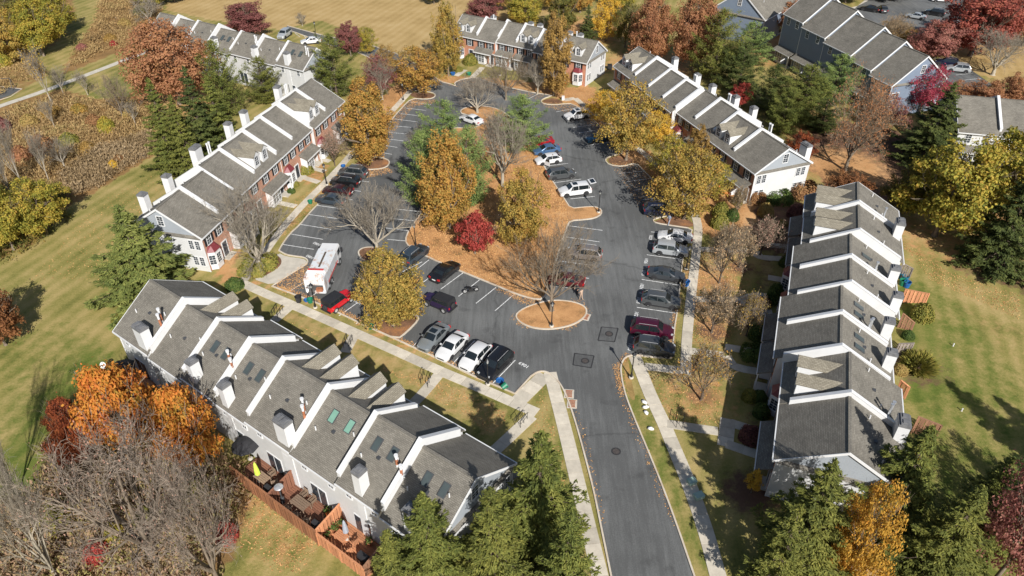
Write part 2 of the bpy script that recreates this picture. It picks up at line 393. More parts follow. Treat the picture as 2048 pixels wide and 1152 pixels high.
# ------------------------------------------------------------------ mesh helpers
def metric_uv(me):
    """UV map in metres on every face: u level, v up the slope"""
    n = len(me.loops)
    if n == 0: return
    nor = np.empty(len(me.polygons) * 3); me.polygons.foreach_get('normal', nor); nor = nor.reshape(-1, 3)
    tot = np.empty(len(me.polygons), dtype=np.int32); me.polygons.foreach_get('loop_total', tot)
    vi = np.empty(n, dtype=np.int32); me.loops.foreach_get('vertex_index', vi)
    co = np.empty(len(me.vertices) * 3); me.vertices.foreach_get('co', co); co = co.reshape(-1, 3)[vi]
    N = np.repeat(nor, tot, axis=0)
    u = np.stack([-N[:, 1], N[:, 0], np.zeros(len(N))], 1)
    l = np.linalg.norm(u, axis=1)
    flat = l < 1e-3
    u[flat] = (1, 0, 0); l[flat] = 1
    u /= l[:, None]
    v = np.cross(N, u)
    uv = np.stack([(co * u).sum(1), (co * v).sum(1)], 1)
    lay = me.uv_layers.new(name='UVMap')
    lay.data.foreach_set('uv', uv.ravel().astype(np.float32))

def link(o, parent=None):
    COL.objects.link(o)
    if parent is not None: o.parent = parent
    return o

def tag(o, label=None, cat=None, group=None, kind=None):
    if label: o['label'] = label
    if cat: o['category'] = cat
    if group: o['group'] = group
    if kind: o['kind'] = kind
    return o

def thing(name, label, cat, loc=(0, 0, 0), rz=0.0, group=None):
    o = bpy.data.objects.new(name, None)
    o.empty_display_size = 0.3
    COL.objects.link(o)
    o.location = loc; o.rotation_euler = (0, 0, rz)
    return tag(o, label, cat, group)

def inst(name, me, parent, loc=(0, 0, 0), rz=0.0, mats=None):
    o = bpy.data.objects.new(name, me)
    link(o, parent)
    o.location = loc; o.rotation_euler = (0, 0, rz)
    if mats:
        for i, mm in enumerate(mats):
            o.material_slots[i].link = 'OBJECT'; o.material_slots[i].material = MATS[mm] if isinstance(mm, str) else mm
    return o

def copy_tree(o, parent=None):
    c = o.copy(); COL.objects.link(c); c.parent = parent
    for ch in list(o.children): copy_tree(ch, c)
    return c

class MB:
    def __init__(s): s.v, s.f, s.m = [], [], []
    def add(s, vs, fs, mi=0):
        k = len(s.v); s.v += [tuple(x) for x in vs]
        for f in fs: s.f.append(tuple(i + k for i in f)); s.m.append(mi)
        return s
    def box(s, x0, x1, y0, y1, z0, z1, mi=0, T=None):
        vs = [(x, y, z) for z in (z0, z1) for x, y in ((x0, y0), (x1, y0), (x1, y1), (x0, y1))]
        if T is not None: vs = [tuple(T @ Vector(v)) for v in vs]
        return s.add(vs, [(3, 2, 1, 0), (4, 5, 6, 7), (0, 1, 5, 4), (1, 2, 6, 5), (2, 3, 7, 6), (3, 0, 4, 7)], mi)
    def prism(s, pts, z0, z1, mi=0, cap_mi=None):
        n = len(pts)
        a = sum(pts[i][0] * pts[(i + 1) % n][1] - pts[(i + 1) % n][0] * pts[i][1] for i in range(n))
        if a < 0: pts = pts[::-1]
        vs = [(x, y, z0) for x, y in pts] + [(x, y, z1) for x, y in pts]
        s.add(vs, [(i, (i + 1) % n, n + (i + 1) % n, n + i) for i in range(n)], mi)
        return s.add(vs, [tuple(range(n - 1, -1, -1)), tuple(range(n, 2 * n))], mi if cap_mi is None else cap_mi)
    def prof_x(s, prof, x0, x1, mi=0, mis=None):
        """(y, z) outline, counter-clockwise seen from +x, extruded along x"""
        n = len(prof)
        vs = [(x0, y, z) for y, z in prof] + [(x1, y, z) for y, z in prof]
        for i in range(n):
            j = (i + 1) % n
            s.add([vs[i], vs[j], vs[n + j], vs[n + i]], [(0, 1, 2, 3)], mi if mis is None else mis[i])
        s.add(vs[:n], [tuple(range(n - 1, -1, -1))], mi if mis is None else mis[n])
        return s.add(vs[n:], [tuple(range(n))], mi if mis is None else mis[n])
    def tube(s, pts, rs, n=6, mi=0, cap=True):
        k = len(s.v)
        pts = [Vector(p) for p in pts]
        for i, p in enumerate(pts):
            d = (pts[min(i + 1, len(pts) - 1)] - pts[max(i - 1, 0)])
            if d.length < 1e-6: d = Vector((0, 0, 1))
            d.normalize()
            a = d.orthogonal().normalized() if abs(d.z) < 0.98 else Vector((1, 0, 0))
            a = (a - d * a.dot(d)).normalized(); b = d.cross(a)
            for j in range(n):
                t = 2 * math.pi * j / n
                s.v.append(tuple(p + (a * math.cos(t) + b * math.sin(t)) * rs[i]))
        for i in range(len(pts) - 1):
            for j in range(n):
                j2 = (j + 1) % n
                s.f.append((k + i * n + j, k + i * n + j2, k + (i + 1) * n + j2, k + (i + 1) * n + j)); s.m.append(mi)
        if cap:
            e = k + (len(pts) - 1) * n
            s.f.append(tuple(range(e, e + n))); s.m.append(mi)
            s.f.append(tuple(range(k + n - 1, k - 1, -1))); s.m.append(mi)
        return s
    def lathe(s, prof, n=10, mi=0, c=(0, 0), cap=True):
        """profile of (r, z) turned about the z axis"""
        k = len(s.v)
        for r, z in prof:
            for j in range(n):
                t = 2 * math.pi * j / n
                s.v.append((c[0] + r * math.cos(t), c[1] + r * math.sin(t), z))
        for i in range(len(prof) - 1):
            for j in range(n):
                j2 = (j + 1) % n
                s.f.append((k + i * n + j, k + i * n + j2, k + (i + 1) * n + j2, k + (i + 1) * n + j)); s.m.append(mi)
        if cap:
            s.f.append(tuple(range(k + (len(prof) - 1) * n, k + len(prof) * n))); s.m.append(mi)
        return s
    def mesh(s, name, mats, smooth=False):
        me = bpy.data.meshes.new(name)
        me.from_pydata(s.v, [], s.f)
        for mm in mats: me.materials.append(MATS[mm] if isinstance(mm, str) else mm)
        if any(s.m): me.polygons.foreach_set('material_index', s.m)
        if smooth: me.polygons.foreach_set('use_smooth', [True] * len(s.f))
        me.update()
        metric_uv(me)
        return me
    def build(s, name, mats, parent=None, loc=(0, 0, 0), rz=0.0, smooth=False):
        return inst(name, s.mesh(name, mats if isinstance(mats, (list, tuple)) else [mats], smooth), parent, loc, rz)

def np_mesh(name, V, F, mats, mi=None, smooth=False):
    """big mesh straight from numpy arrays; F is (n, 3) or (n, 4)"""
    me = bpy.data.meshes.new(name)
    k = F.shape[1]
    me.vertices.add(len(V)); me.vertices.foreach_set('co', np.ascontiguousarray(V, dtype=np.float32).ravel())
    me.loops.add(F.size); me.loops.foreach_set('vertex_index', np.ascontiguousarray(F, dtype=np.int32).ravel())
    me.polygons.add(len(F)); me.polygons.foreach_set('loop_start', np.arange(0, F.size, k, dtype=np.int32))
    for mm in mats: me.materials.append(MATS[mm])
    if mi is not None: me.polygons.foreach_set('material_index', mi.astype(np.int32))
    if smooth: me.polygons.foreach_set('use_smooth', np.ones(len(F), dtype=bool))
    me.update(calc_edges=True)
    return me

def cards(C, Nrm, size, aspect=0.7, up=None):
    """one four-cornered leaf per centre C with normal Nrm"""
    n = len(C)
    Nrm = Nrm / np.maximum(np.linalg.norm(Nrm, axis=1), 1e-6)[:, None]
    A = RNG.normal(size=(n, 3)) if up is None else up
    A = A - Nrm * (A * Nrm).sum(1)[:, None]
    A /= np.maximum(np.linalg.norm(A, axis=1), 1e-6)[:, None]
    B = np.cross(Nrm, A)
    s = np.broadcast_to(np.asarray(size, dtype=float), (n,))[:, None]
    A = A * s; B = B * s * aspect
    V = np.stack([C - A, C - B * 0.9 + A * 0.1, C + A, C + B * 0.9 + A * 0.1], 1).reshape(-1, 3)
    return V, np.arange(4 * n).reshape(-1, 4)

def smooth_path(pts, closed=False, it=2):
    for _ in range(it):
        q = []
        n = len(pts)
        rng = range(n) if closed else range(n - 1)
        if not closed: q.append(pts[0])
        for i in rng:
            a, b = pts[i], pts[(i + 1) % n]
            q.append((a[0] * .75 + b[0] * .25, a[1] * .75 + b[1] * .25)); q.append((a[0] * .25 + b[0] * .75, a[1] * .25 + b[1] * .75))
        if not closed: q.append(pts[-1])
        pts = q
    return pts

def sheet(name, pts, z, mat, kind='structure', parent=None):
    a = sum(pts[i][0] * pts[(i + 1) % len(pts)][1] - pts[(i + 1) % len(pts)][0] * pts[i][1] for i in range(len(pts)))
    if a < 0: pts = pts[::-1]
    tris = tessellate_polygon([[Vector((x, y, 0)) for x, y in pts]])
    mb = MB(); fs = []
    for t in tris:
        p, q, r = (pts[i] for i in t)
        if (q[0] - p[0]) * (r[1] - p[1]) - (q[1] - p[1]) * (r[0] - p[0]) < 0: t = t[::-1]
        fs.append(tuple(t))
    mb.add([(x, y, z) for x, y in pts], fs)
    o = mb.build(name, mat, parent)
    if kind: o['kind'] = kind
    return o

def offset(pts, d, closed=False):
    out = []; n = len(pts)
    for i in range(n):
        a = pts[(i - 1) % n] if closed or i > 0 else pts[i]
        b = pts[(i + 1) % n] if closed or i < n - 1 else pts[i]
        dx, dy = b[0] - a[0], b[1] - a[1]; l = math.hypot(dx, dy) or 1
        out.append((pts[i][0] - dy / l * d, pts[i][1] + dx / l * d))
    return out

def kerb(pts, closed=False, w=0.16, h=0.13, name='kerb', z0=-0.05):
    L, R = offset(pts, w / 2, closed), offset(pts, -w / 2, closed)
    mb = MB(); n = len(pts)
    vs = []
    for i in range(n):
        vs += [(L[i][0], L[i][1], z0), (L[i][0], L[i][1], h), (R[i][0], R[i][1], h), (R[i][0], R[i][1], z0)]
    fs = []
    for i in range(n if closed else n - 1):
        a, b = 4 * i, 4 * ((i + 1) % n)
        fs += [(a, a + 1, b + 1, b), (a + 1, a + 2, b + 2, b + 1), (a + 2, a + 3, b + 3, b + 2)]
    if not closed: fs += [(0, 3, 2, 1), (4 * n - 4, 4 * n - 3, 4 * n - 2, 4 * n - 1)]
    mb.add(vs, [f[::-1] for f in fs])
    return tag(mb.build(name, 'kerb_concrete'), kind='structure')
def GP(l, z=0.0): return [G(x, y, z) for x, y in l]

# ------------------------------------------------------------------ the ground
def inpoly(X, Y, poly):
    r = np.zeros(X.shape, dtype=bool); n = len(poly); j = n - 1
    for i in range(n):
        xi, yi = poly[i]; xj, yj = poly[j]
        c = ((yi > Y) != (yj > Y)) & (X < (xj - xi) * (Y - yi) / ((yj - yi) or 1e-9) + xi)
        r ^= c; j = i
    return r

xs = np.concatenate([[-3000, -1200, -500, -260], np.arange(-178, 178.1, 1.0), [260, 500, 1200, 3000]])
ys = np.concatenate([[-400, -100, 0], np.arange(18, 262, 1.0), [300, 400, 700, 1500, 4000]])
GX, GY = np.meshgrid(xs, ys)
d_ = GY * math.cos(CAM_P) + CAM_H * math.sin(CAM_P)
d_ = np.maximum(d_, 5)
PX = 1024 + CAM_F * GX / d_
PY = 576 + CAM_F * (-GY * math.sin(CAM_P) + CAM_H * math.cos(CAM_P)) / d_
ny_, nx_ = GX.shape
idx = np.arange(ny_ * nx_).reshape(ny_, nx_)
F4 = np.stack([idx[:-1, :-1], idx[:-1, 1:], idx[1:, 1:], idx[1:, :-1]], -1).reshape(-1, 4)
gme = np_mesh('ground', np.stack([GX, GY, np.zeros_like(GX)], -1).reshape(-1, 3), F4, ['ground'])
A_ = {k: np.zeros(GX.shape) for k in ('green', 'dry', 'brush', 'mulch', 'leaf')}
def zone(k, poly, v=0.8):
    m = inpoly(PX, PY, poly); A_[k][m] = np.maximum(A_[k][m], v)
def spot(k, px, py, r, v=0.8):
    x, y = G(px, py); d = np.hypot(GX - x, GY - y) / r
    A_[k] = np.maximum(A_[k], v * np.clip(1.35 - d, 0, 1))
zone('green', [(1795, 540), (1850, 560), (1990, 700), (2060, 900), (2060, 1200), (1780, 1200), (1800, 800)], 0.55)
zone('green', [(1800, 560), (1860, 600), (1900, 740), (1880, 790), (1800, 800)], 0.9)
zone('green', [(90, 790), (180, 690), (235, 740), (200, 830), (120, 900), (60, 1000), (0, 1000), (0, 900)], 0.75)
zone('green', [(1240, 770), (1270, 860), (1330, 980), (1400, 1160), (1440, 1160), (1330, 890), (1290, 800)], 0.65)
zone('green', [(1110, 790), (1140, 900), (1180, 1160), (1110, 1160), (1080, 900)], 0.4)
zone('green', [(170, 190), (270, 120), (300, 150), (290, 190), (200, 200), (100, 175)], 0.55)
zone('green', [(1880, 560), (1960, 640), (2060, 760), (2060, 900), (1900, 800), (1860, 640)], 0.45)
zone('green', [(0, 690), (120, 640), (230, 690), (240, 740), (120, 800), (0, 900)], 0.45)
zone('green', [(700, 560), (640, 640), (700, 670), (760, 640)], 0.2)
zone('dry', [(350, -60), (1300, -60), (1100, 30), (900, 60), (880, 130), (800, 110), (640, 40), (560, 60), (420, 40), (330, 20)], 0.85)
zone('dry', [(1850, 60), (2060, 40), (2060, 180), (1960, 150), (1880, 120)], 0.8)
zone('dry', [(1800, 470), (1860, 540), (1990, 700), (2060, 760), (2060, 590), (1890, 560), (1830, 500)], 0.35)
zone('dry', [(1390, 500), (1480, 500), (1470, 580), (1440, 700), (1385, 700)], 0.5)
zone('dry', [(130, 0), (220, 0), (170, 100), (130, 140), (60, 130)], 0.25)
zone('brush', [(-200, -80), (130, -80), (150, 20), (110, 90), (60, 110), (-200, 150)], 0.9)
zone('brush', [(210, -40), (330, -40), (320, 60), (260, 95), (150, 140), (120, 150), (150, 100), (190, 40)], 0.9)
zone('brush', [(-100, 250), (0, 215), (60, 195), (120, 178), (200, 200), (280, 190), (330, 230), (310, 310), (180, 390), (130, 420), (60, 490), (-100, 560)], 0.9)
zone('brush', [(-100, 100), (60, 100), (100, 150), (0, 205), (-100, 240)], 0.6)
zone('brush', [(-100, 1000), (60, 1000), (110, 900), (200, 860), (330, 860), (480, 920), (500, 1010), (420, 1200), (-100, 1250)], 0.9)
zone('mulch', [(1480, 410), (1610, 400), (1600, 450), (1590, 520), (1500, 490), (1470, 440)], 0.75)
zone('mulch', [(1900, 540), (2060, 590), (2060, 480), (1890, 500)], 0.55)
zone('mulch', [(1630, 230), (1800, 260), (1850, 330), (1780, 460), (1650, 370), (1610, 330)], 0.75)
zone('mulch', [(1520, 500), (1560, 500), (1520, 900), (1490, 900), (1500, 620)], 0.4)
zone('leaf', [(1400, 380), (1500, 380), (1520, 440), (1470, 480), (1400, 470), (1385, 420)], 0.85)
zone('leaf', [(1220, 290), (1300, 300), (1390, 420), (1360, 430), (1300, 350), (1240, 310)], 0.8)
zone('leaf', [(1080, 180), (1180, 170), (1215, 200), (1230, 270), (1150, 215)], 0.8)
zone('leaf', [(700, 300), (700, 270), (745, 210), (800, 160), (825, 175), (745, 305), (720, 320)], 0.85)
zone('leaf', [(780, 150), (860, 160), (900, 150), (1100, 165), (1120, 195), (1000, 172), (900, 168)], 0.7)
zone('leaf', [(460, 500), (560, 480), (650, 392), (700, 330), (690, 325), (600, 410), (520, 490)], 0.45)
zone('leaf', [(455, 545), (545, 573), (560, 590), (640, 612), (600, 600), (480, 560)], 0.7)
zone('leaf', [(700, 636), (830, 700), (880, 722), (870, 727), (740, 668)], 0.65)
zone('leaf', [(420, 520), (480, 500), (470, 560), (440, 570)], 0.75)
zone('leaf', [(480, 930), (560, 1010), (640, 1080), (560, 1150), (480, 1040)], 0.35)
zone('leaf', [(1610, 150), (1680, 120), (1600, 330), (1560, 260)], 0.5)
zone('leaf', [(610, 330), (660, 330), (640, 365), (600, 370)], 0.6)
zone('leaf', [(1230, 120), (1260, 130), (1200, 220), (1180, 180)], 0.25)
zone('dry', [(500, 590), (600, 625), (760, 700), (880, 752), (1030, 825), (980, 880), (900, 830), (760, 740), (600, 660), (540, 620)], 0.55)
zone('dry', [(1290, 735), (1380, 745), (1450, 720), (1480, 740), (1440, 850), (1340, 840)], 0.4)
zone('dry', [(500, 960), (640, 1085), (700, 1160), (480, 1160)], 0.35)
for a in [(1420, 560, 6, .6), (1430, 620, 6, .5), (1400, 790, 6, .45), (1480, 640, 4, .5), (1690, 335, 8, .9), (1900, 60, 20, .7), (1870, 470, 11, .5), (1980, 440, 10, .6),
          (360, 205, 10, .6), (265, 880, 8, .5), (1690, 1150, 7, .6), (500, 70, 6, .6), (1580, 100, 15, .8), (1300, 130, 12, .8), (1000, 60, 14, .7), (1180, 60, 14, .7)]:
    spot('leaf', *a)
for a in [(1438, 566, 1.7, 1), (1423, 660, 2.2, 1), (1478, 535, 2, .9), (1400, 790, 2, .8), (1520, 425, 2, .9), (1500, 985, 3, .9), (1830, 735, 4, .6), (945, 500, 2.6, .3)]:
    spot('mulch', *a)
for k, a in A_.items():
    at = gme.attributes.new(k, 'FLOAT', 'POINT')
    at.data.foreach_set('value', a.ravel().astype(np.float32))
ground = inst('ground', gme, None)
tag(ground, kind='structure')

# ------------------------------------------------------------------ car park, road, islands, kerbs
LOT_W = [(1252, 1300), (1222, 1152), (1201, 1049), (1187, 980), (1169, 910), (1152, 848), (1136, 800), (1124, 774), (1110, 755), (1094, 744), (1077, 743), (1062, 753)]
LOT_SW = [(1030, 788), (985, 769), (943, 751), (904, 732), (865, 713), (826, 695), (794, 680), (742, 657), (700, 637), (640, 609), (590, 590), (544, 573)]
LOT_NOSE = [(544, 573), (580, 549), (612, 530), (617, 522), (608, 515), (590, 513), (572, 510), (558, 502)]
LOT_NW = [(558, 502), (565, 489), (580, 468), (601, 449), (617, 429), (634, 411), (655, 390), (674, 369), (690, 350), (702, 336), (735, 340), (765, 338), (778, 331), (779, 322), (766, 316), (745, 314), (740, 309),
          (748, 297), (766, 268), (784, 239), (803, 217), (823, 197), (850, 199), (866, 197), (872, 191), (864, 185), (838, 182), (815, 182), (800, 168), (778, 143), (745, 118), (700, 99), (655, 90), (600, 68), (568, 58)]
LOT_N = [(575, 52), (640, 70), (700, 81), (760, 96), (800, 110), (840, 134), (866, 152), (882, 164), (900, 168), (912, 173), (908, 166), (926, 158), (955, 155), (978, 165), (1005, 173), (1040, 180), (1068, 186), (1090, 189)]
LOT_NE = [(1104, 192), (1086, 198), (1081, 204), (1090, 209), (1112, 210), (1130, 208), (1145, 208), (1170, 225), (1205, 257), (1232, 290), (1249, 306), (1228, 311), (1214, 316), (1210, 322), (1218, 330), (1245, 334), (1272, 326),
          (1285, 340), (1302, 357), (1320, 375), (1335, 395), (1350, 418), (1352, 428), (1335, 432), (1310, 438), (1305, 442), (1313, 447), (1345, 452), (1385, 458), (1381, 470), (1373, 490), (1365, 519), (1360, 571), (1354, 627), (1349, 655), (1346, 688), (1343, 717)]
LOT_E = [(1343, 717), (1300, 715), (1278, 711), (1262, 711), (1249, 716), (1241, 732), (1243, 757), (1251, 792), (1270, 841), (1298, 907), (1326, 976), (1353, 1049), (1388, 1152), (1440, 1300)]
W_ = smooth_path(GP(LOT_W)); E_ = smooth_path(GP(LOT_E)); NOSE_ = smooth_path(GP(LOT_NOSE), it=1); NW_ = smooth_path(GP(LOT_NW), it=1); N_ = smooth_path(GP(LOT_N), it=1); NE_ = smooth_path(GP(LOT_NE), it=1); SW_ = GP(LOT_SW)
lot = W_ + SW_ + NOSE_[1:] + NW_[1:] + N_ + NE_ + E_[1:]
parking = sheet('parking_lot', lot, 0.02, 'asphalt')
for l in (W_ + SW_ + NOSE_[1:] + NW_[1:], N_ + NE_ + E_[1:]): kerb(l)
ISLANDS = []
def island(px, mat, it=2, z=0.10):
    pts = smooth_path(GP(px), True, it)
    a = sum(pts[i][0] * pts[(i + 1) % len(pts)][1] - pts[(i + 1) % len(pts)][0] * pts[i][1] for i in range(len(pts)))
    if a < 0: pts = pts[::-1]
    sheet('planting_bed', offset(pts, 0.05, True), z, mat)
    kerb(pts, True, 0.18, 0.14)
    ISLANDS.append(pts)
island([(853, 514), (926, 545), (995, 573), (1030, 588), (1062, 598), (1086, 600), (1100, 575), (1108, 540), (1117, 503), (1127, 475), (1134, 455), (1140, 442), (1170, 440), (1190, 437), (1203, 429), (1203, 420), (1190, 414), (1168, 415), (1141, 418), (1129, 399), (1107, 366), (1088, 333), (1075, 310), (1060, 285), (1040, 255), (1010, 225), (985, 215), (955, 213), (930, 216), (920, 223), (925, 229), (965, 236), (958, 258), (900, 256), (888, 268), (875, 290), (866, 320), (862, 350), (858, 380), (848, 404), (844, 424), (832, 442), (818, 461), (810, 482), (818, 494)], 'leaf_litter', 1)
island([(716, 509), (719, 500), (733, 495), (755, 496), (768, 503), (771, 515), (763, 528), (745, 531), (729, 524)], 'mulch_bed')
island([(742, 657), (794, 680), (815, 664), (838, 640), (835, 633), (820, 629), (800, 626), (775, 634)], 'mulch_bed', 1)
island([(1030, 633), (1040, 622), (1060, 612), (1100, 601), (1140, 603), (1168, 612), (1175, 625), (1165, 640), (1140, 653), (1100, 660), (1065, 657), (1040, 646)], 'leaf_litter')
for px, mat in [([(702, 334), (735, 338), (765, 336), (777, 330), (778, 322), (765, 317), (745, 315), (725, 318)], 'mulch_bed'),
                ([(825, 195), (850, 197), (866, 195), (870, 191), (863, 186), (838, 184), (818, 186)], 'mulch_bed'),
                ([(1215, 318), (1228, 313), (1249, 309), (1272, 323), (1245, 332), (1219, 328)], 'mulch_bed'),
                ([(1309, 442), (1335, 434), (1354, 430), (1388, 445), (1384, 456), (1345, 450), (1314, 445)], 'mulch_bed'),
                ([(1083, 203), (1090, 199), (1108, 195), (1130, 205), (1112, 208), (1092, 207)], 'mulch_bed'),
                ([(548, 572), (582, 549), (612, 529), (614, 522), (606, 517), (572, 513), (556, 505), (530, 530), (500, 556)], 'concrete'),
                ([(1247, 720), (1256, 716), (1262, 757), (1272, 800), (1262, 800), (1250, 770)], 'island_grass')]:
    sheet('planting_bed', smooth_path(GP(px), True, 1), 0.012 if mat == 'concrete' else 0.016, mat)
# bush bed beside the concrete nose
sheet('planting_bed', smooth_path(GP([(482, 553), (520, 516), (545, 505), (565, 518), (560, 535), (515, 560)]), True, 2), 0.022, 'mulch_bed')
# far car parks behind the houses
far_lot = sheet('parking_lot', GP([(1690, 35), (1715, 12), (1760, -10), (1850, -40), (2100, -60), (2100, 14), (1990, 22), (1900, 70), (1860, 78), (1790, 62), (1735, 52)]), 0.02, 'asphalt')
far_lot_b = sheet('parking_lot', GP([(1862, 122), (1895, 115), (1935, 135), (1985, 170), (1950, 190), (1920, 192), (1890, 165)]), 0.02, 'asphalt')
sheet('footpath', GP([(1640, 30), (1715, 12), (1740, -8), (1752, -4), (1725, 18), (1650, 40)]), 0.016, 'concrete')
sheet('parking_lot', GP([(-60, 175), (0, 174), (42, 178), (20, 191), (0, 198), (-60, 215)]), 0.02, 'asphalt')
kerb(GP([(-60, 218), (0, 200), (22, 193), (44, 178), (0, 173)]), h=0.08)

# painted stall lines: each a part of the car park
def line(a, b, w=0.10, parent=parking, z=0.026, name='stall_line'):
    (x0, y0), (x1, y1) = G(*a), G(*b)
    dx, dy = x1 - x0, y1 - y0; l = math.hypot(dx, dy); nx, ny = -dy / l * w / 2, dx / l * w / 2
    mb = MB(); mb.add([(x0 + nx, y0 + ny, z), (x0 - nx, y0 - ny, z), (x1 - nx, y1 - ny, z), (x1 + nx, y1 + ny, z)], [(0, 1, 2, 3)])
    mb.build(name, 'line_paint', parent)
LINES = [((826, 693), (872, 647)), ((865, 710), (911, 664)), ((904, 729), (949, 682)), ((943.5, 749.5), (989, 702)), ((985, 767.5), (1030.7, 720.5)),
         ((1293.7, 509.8), (1363.7, 519)), ((1289, 533.5), (1362, 544)), ((1283.5, 559), (1359.5, 570.8)), ((1278.5, 586), (1357, 598)), ((1273.7, 615), (1353.5, 627)), ((1268, 644), (1349, 655)), ((1262, 674.5), (1345.4, 687.4)), ((1298.5, 486), (1368, 494.5)), ((1302, 464), (1376, 470)),
         ((828, 543), (858, 520)), ((846, 565), (893, 530)), ((881, 579), (926, 546)), ((917, 593), (959, 560)), ((952, 607), (992, 575)), ((990, 622), (1029, 588)),
         ((1139, 452), (1205, 461)), ((1131, 474), (1199, 484)), ((1123, 497), (1191, 507)), ((1117, 522), (1185, 531)), ((1112, 549), (1178, 557)), ((1105, 573), (1154, 578)),
         ((1141, 398), (1189, 393)), ((1120, 376), (1162, 359)), ((1107, 366), (1162, 358.5)), ((1088, 333), (1136, 327)), ((1078, 316), (1122, 311)), ((1068, 300), (1110, 295)), ((1060, 286), (1098, 281)),
         ((565, 489), (628, 499)), ((580, 468), (646, 479)), ((601, 449), (663, 459)), ((617, 429), (678, 438)), ((634, 411), (692, 419)), ((651, 393), (706, 400)), ((668, 376), (722, 383)), ((685, 357), (738, 364)), ((697, 342), (750, 350)),
         ((775, 559), (844, 524)), ((678, 632), (730, 595)), ((712, 648), (748, 622)), ((574, 586), (616, 560)), ((612, 600), (668, 563)), ((640, 612), (690, 580)),
         ((775, 479), (810, 482)), ((763, 455), (818, 462)), ((779, 437), (832, 442)), ((790, 418), (844, 424)), ((799, 401), (847, 405)), ((809, 385), (858, 388)), ((815, 368), (862, 371)),
         ((765, 305.6), (784, 309)), ((770, 291), (795, 295)), ((774, 278), (807, 282)), ((778, 265), (813, 268)), ((788, 252), (823, 255)), ((789, 238), (835, 244)), ((801.5, 227.5), (845, 232.6)), ((808.5, 216), (852, 221)), ((820.6, 204), (862, 209.4)),
         ((1112, 224), (1150, 217)), ((1135, 244), (1182, 238)), ((1146, 255), (1190, 249)), ((1158, 266), (1203, 259)), ((1171, 277), (1215, 270)), ((1183, 290), (1227, 283)), ((1239, 347), (1290, 342)), ((1253.6, 363.6), (1302, 356.7)), ((1266, 381), (1318, 374)), ((1285.6, 399.7), (1334, 393)), ((1296, 428), (1346, 427)),
         ((1057, 198), (1078, 187)), ((786, 130), (815, 123)), ((795, 138), (822, 131))]
for a, b in LINES:
    if (a, b) == ((1120, 376), (1162, 359)): continue
    line(a, b)
for a, b in [((590, 66), (600, 74)), ((608, 72), (616, 80)), ((1912, 150), (1945, 147)), ((1922, 161), (1962, 157))]: line(a, b)

# asphalt repairs, tar joints, manholes, drains
def pxbox(poly, z, mat, name, parent=parking): return sheet(name, GP(poly), z, mat, None, parent)
for c in [[(1203, 654), (1236, 657), (1229, 684), (1196, 681)], [(1149, 707), (1188, 712), (1182, 736), (1146, 730)]]:
    pxbox(c, 0.024, 'asphalt_patch', 'asphalt_patch')
    q = GP(c); 
    for i in range(4):
        a, b2 = Vector(q[i]), Vector(q[(i + 1) % 4]); t = (b2 - a).normalized(); nn = Vector((-t.y, t.x)) * 0.07
        mb = MB(); mb.add([(*(a + nn), .027), (*(a - nn), .027), (*(b2 - nn), .027), (*(b2 + nn), .027)], [(0, 1, 2, 3)])
        mb.build('tar_joint', 'tar', parking)
def manhole(px, py, r=0.34):
    x, y = G(px, py); mb = MB(); mb.lathe([(r, 0.0), (r, .012), (r * .86, .012), (r * .84, .006), (r * .5, .006), (r * .48, .012), (0.02, .012)], 20)
    t = thing('manhole_cover', 'round iron manhole cover ' + dict({1218: 'in the upper square asphalt patch', 1170: 'in the lower square asphalt patch', 1232: 'in the middle of the entry road'})[px], 'manhole cover', (x, y, 0.026), 0, 'manhole covers in the asphalt')
    mb.build('lid', 'iron', t)
    mb = MB(); mb.lathe([(r * 1.4, 0), (r * 1.4, .002), (r * 1.02, .002)], 20); mb.build('tar_collar', 'tar', t)
for p in [(1218, 668), (1170, 722), (1232, 903)]: manhole(*p)
def drain(c, label, rz=0.0, w=0.75, l=1.0):
    x, y = G(*c); t = thing('storm_drain', label, 'storm drain', (x, y, 0.02), rz, 'storm drains along the kerb')
    mb = MB(); mb.box(-w / 2 - .15, w / 2 + .15, -l / 2 - .15, l / 2 + .15, 0, .02); mb.build('collar', 'concrete', t)
    mb = MB()
    for i in range(9): mb.box(-w / 2 + .03 + i * (w - .06) / 9, -w / 2 + .03 + (i + .55) * (w - .06) / 9, -l / 2, l / 2, .02, .05)
    mb.box(-w / 2, w / 2, -l / 2, -l / 2 + .05, .02, .055); mb.box(-w / 2, w / 2, l / 2 - .05, l / 2, .02, .055)
    mb.build('grate', 'flue_rust', t)
drain((1138, 788), 'upper brown grate of the pair of storm drains on the road edge', rad(-6))
drain((1144, 808), 'lower brown grate of the pair of storm drains on the road edge', rad(-6))
drain((1171, 634), 'storm drain grate at the right tip of the teardrop island', rad(-20))

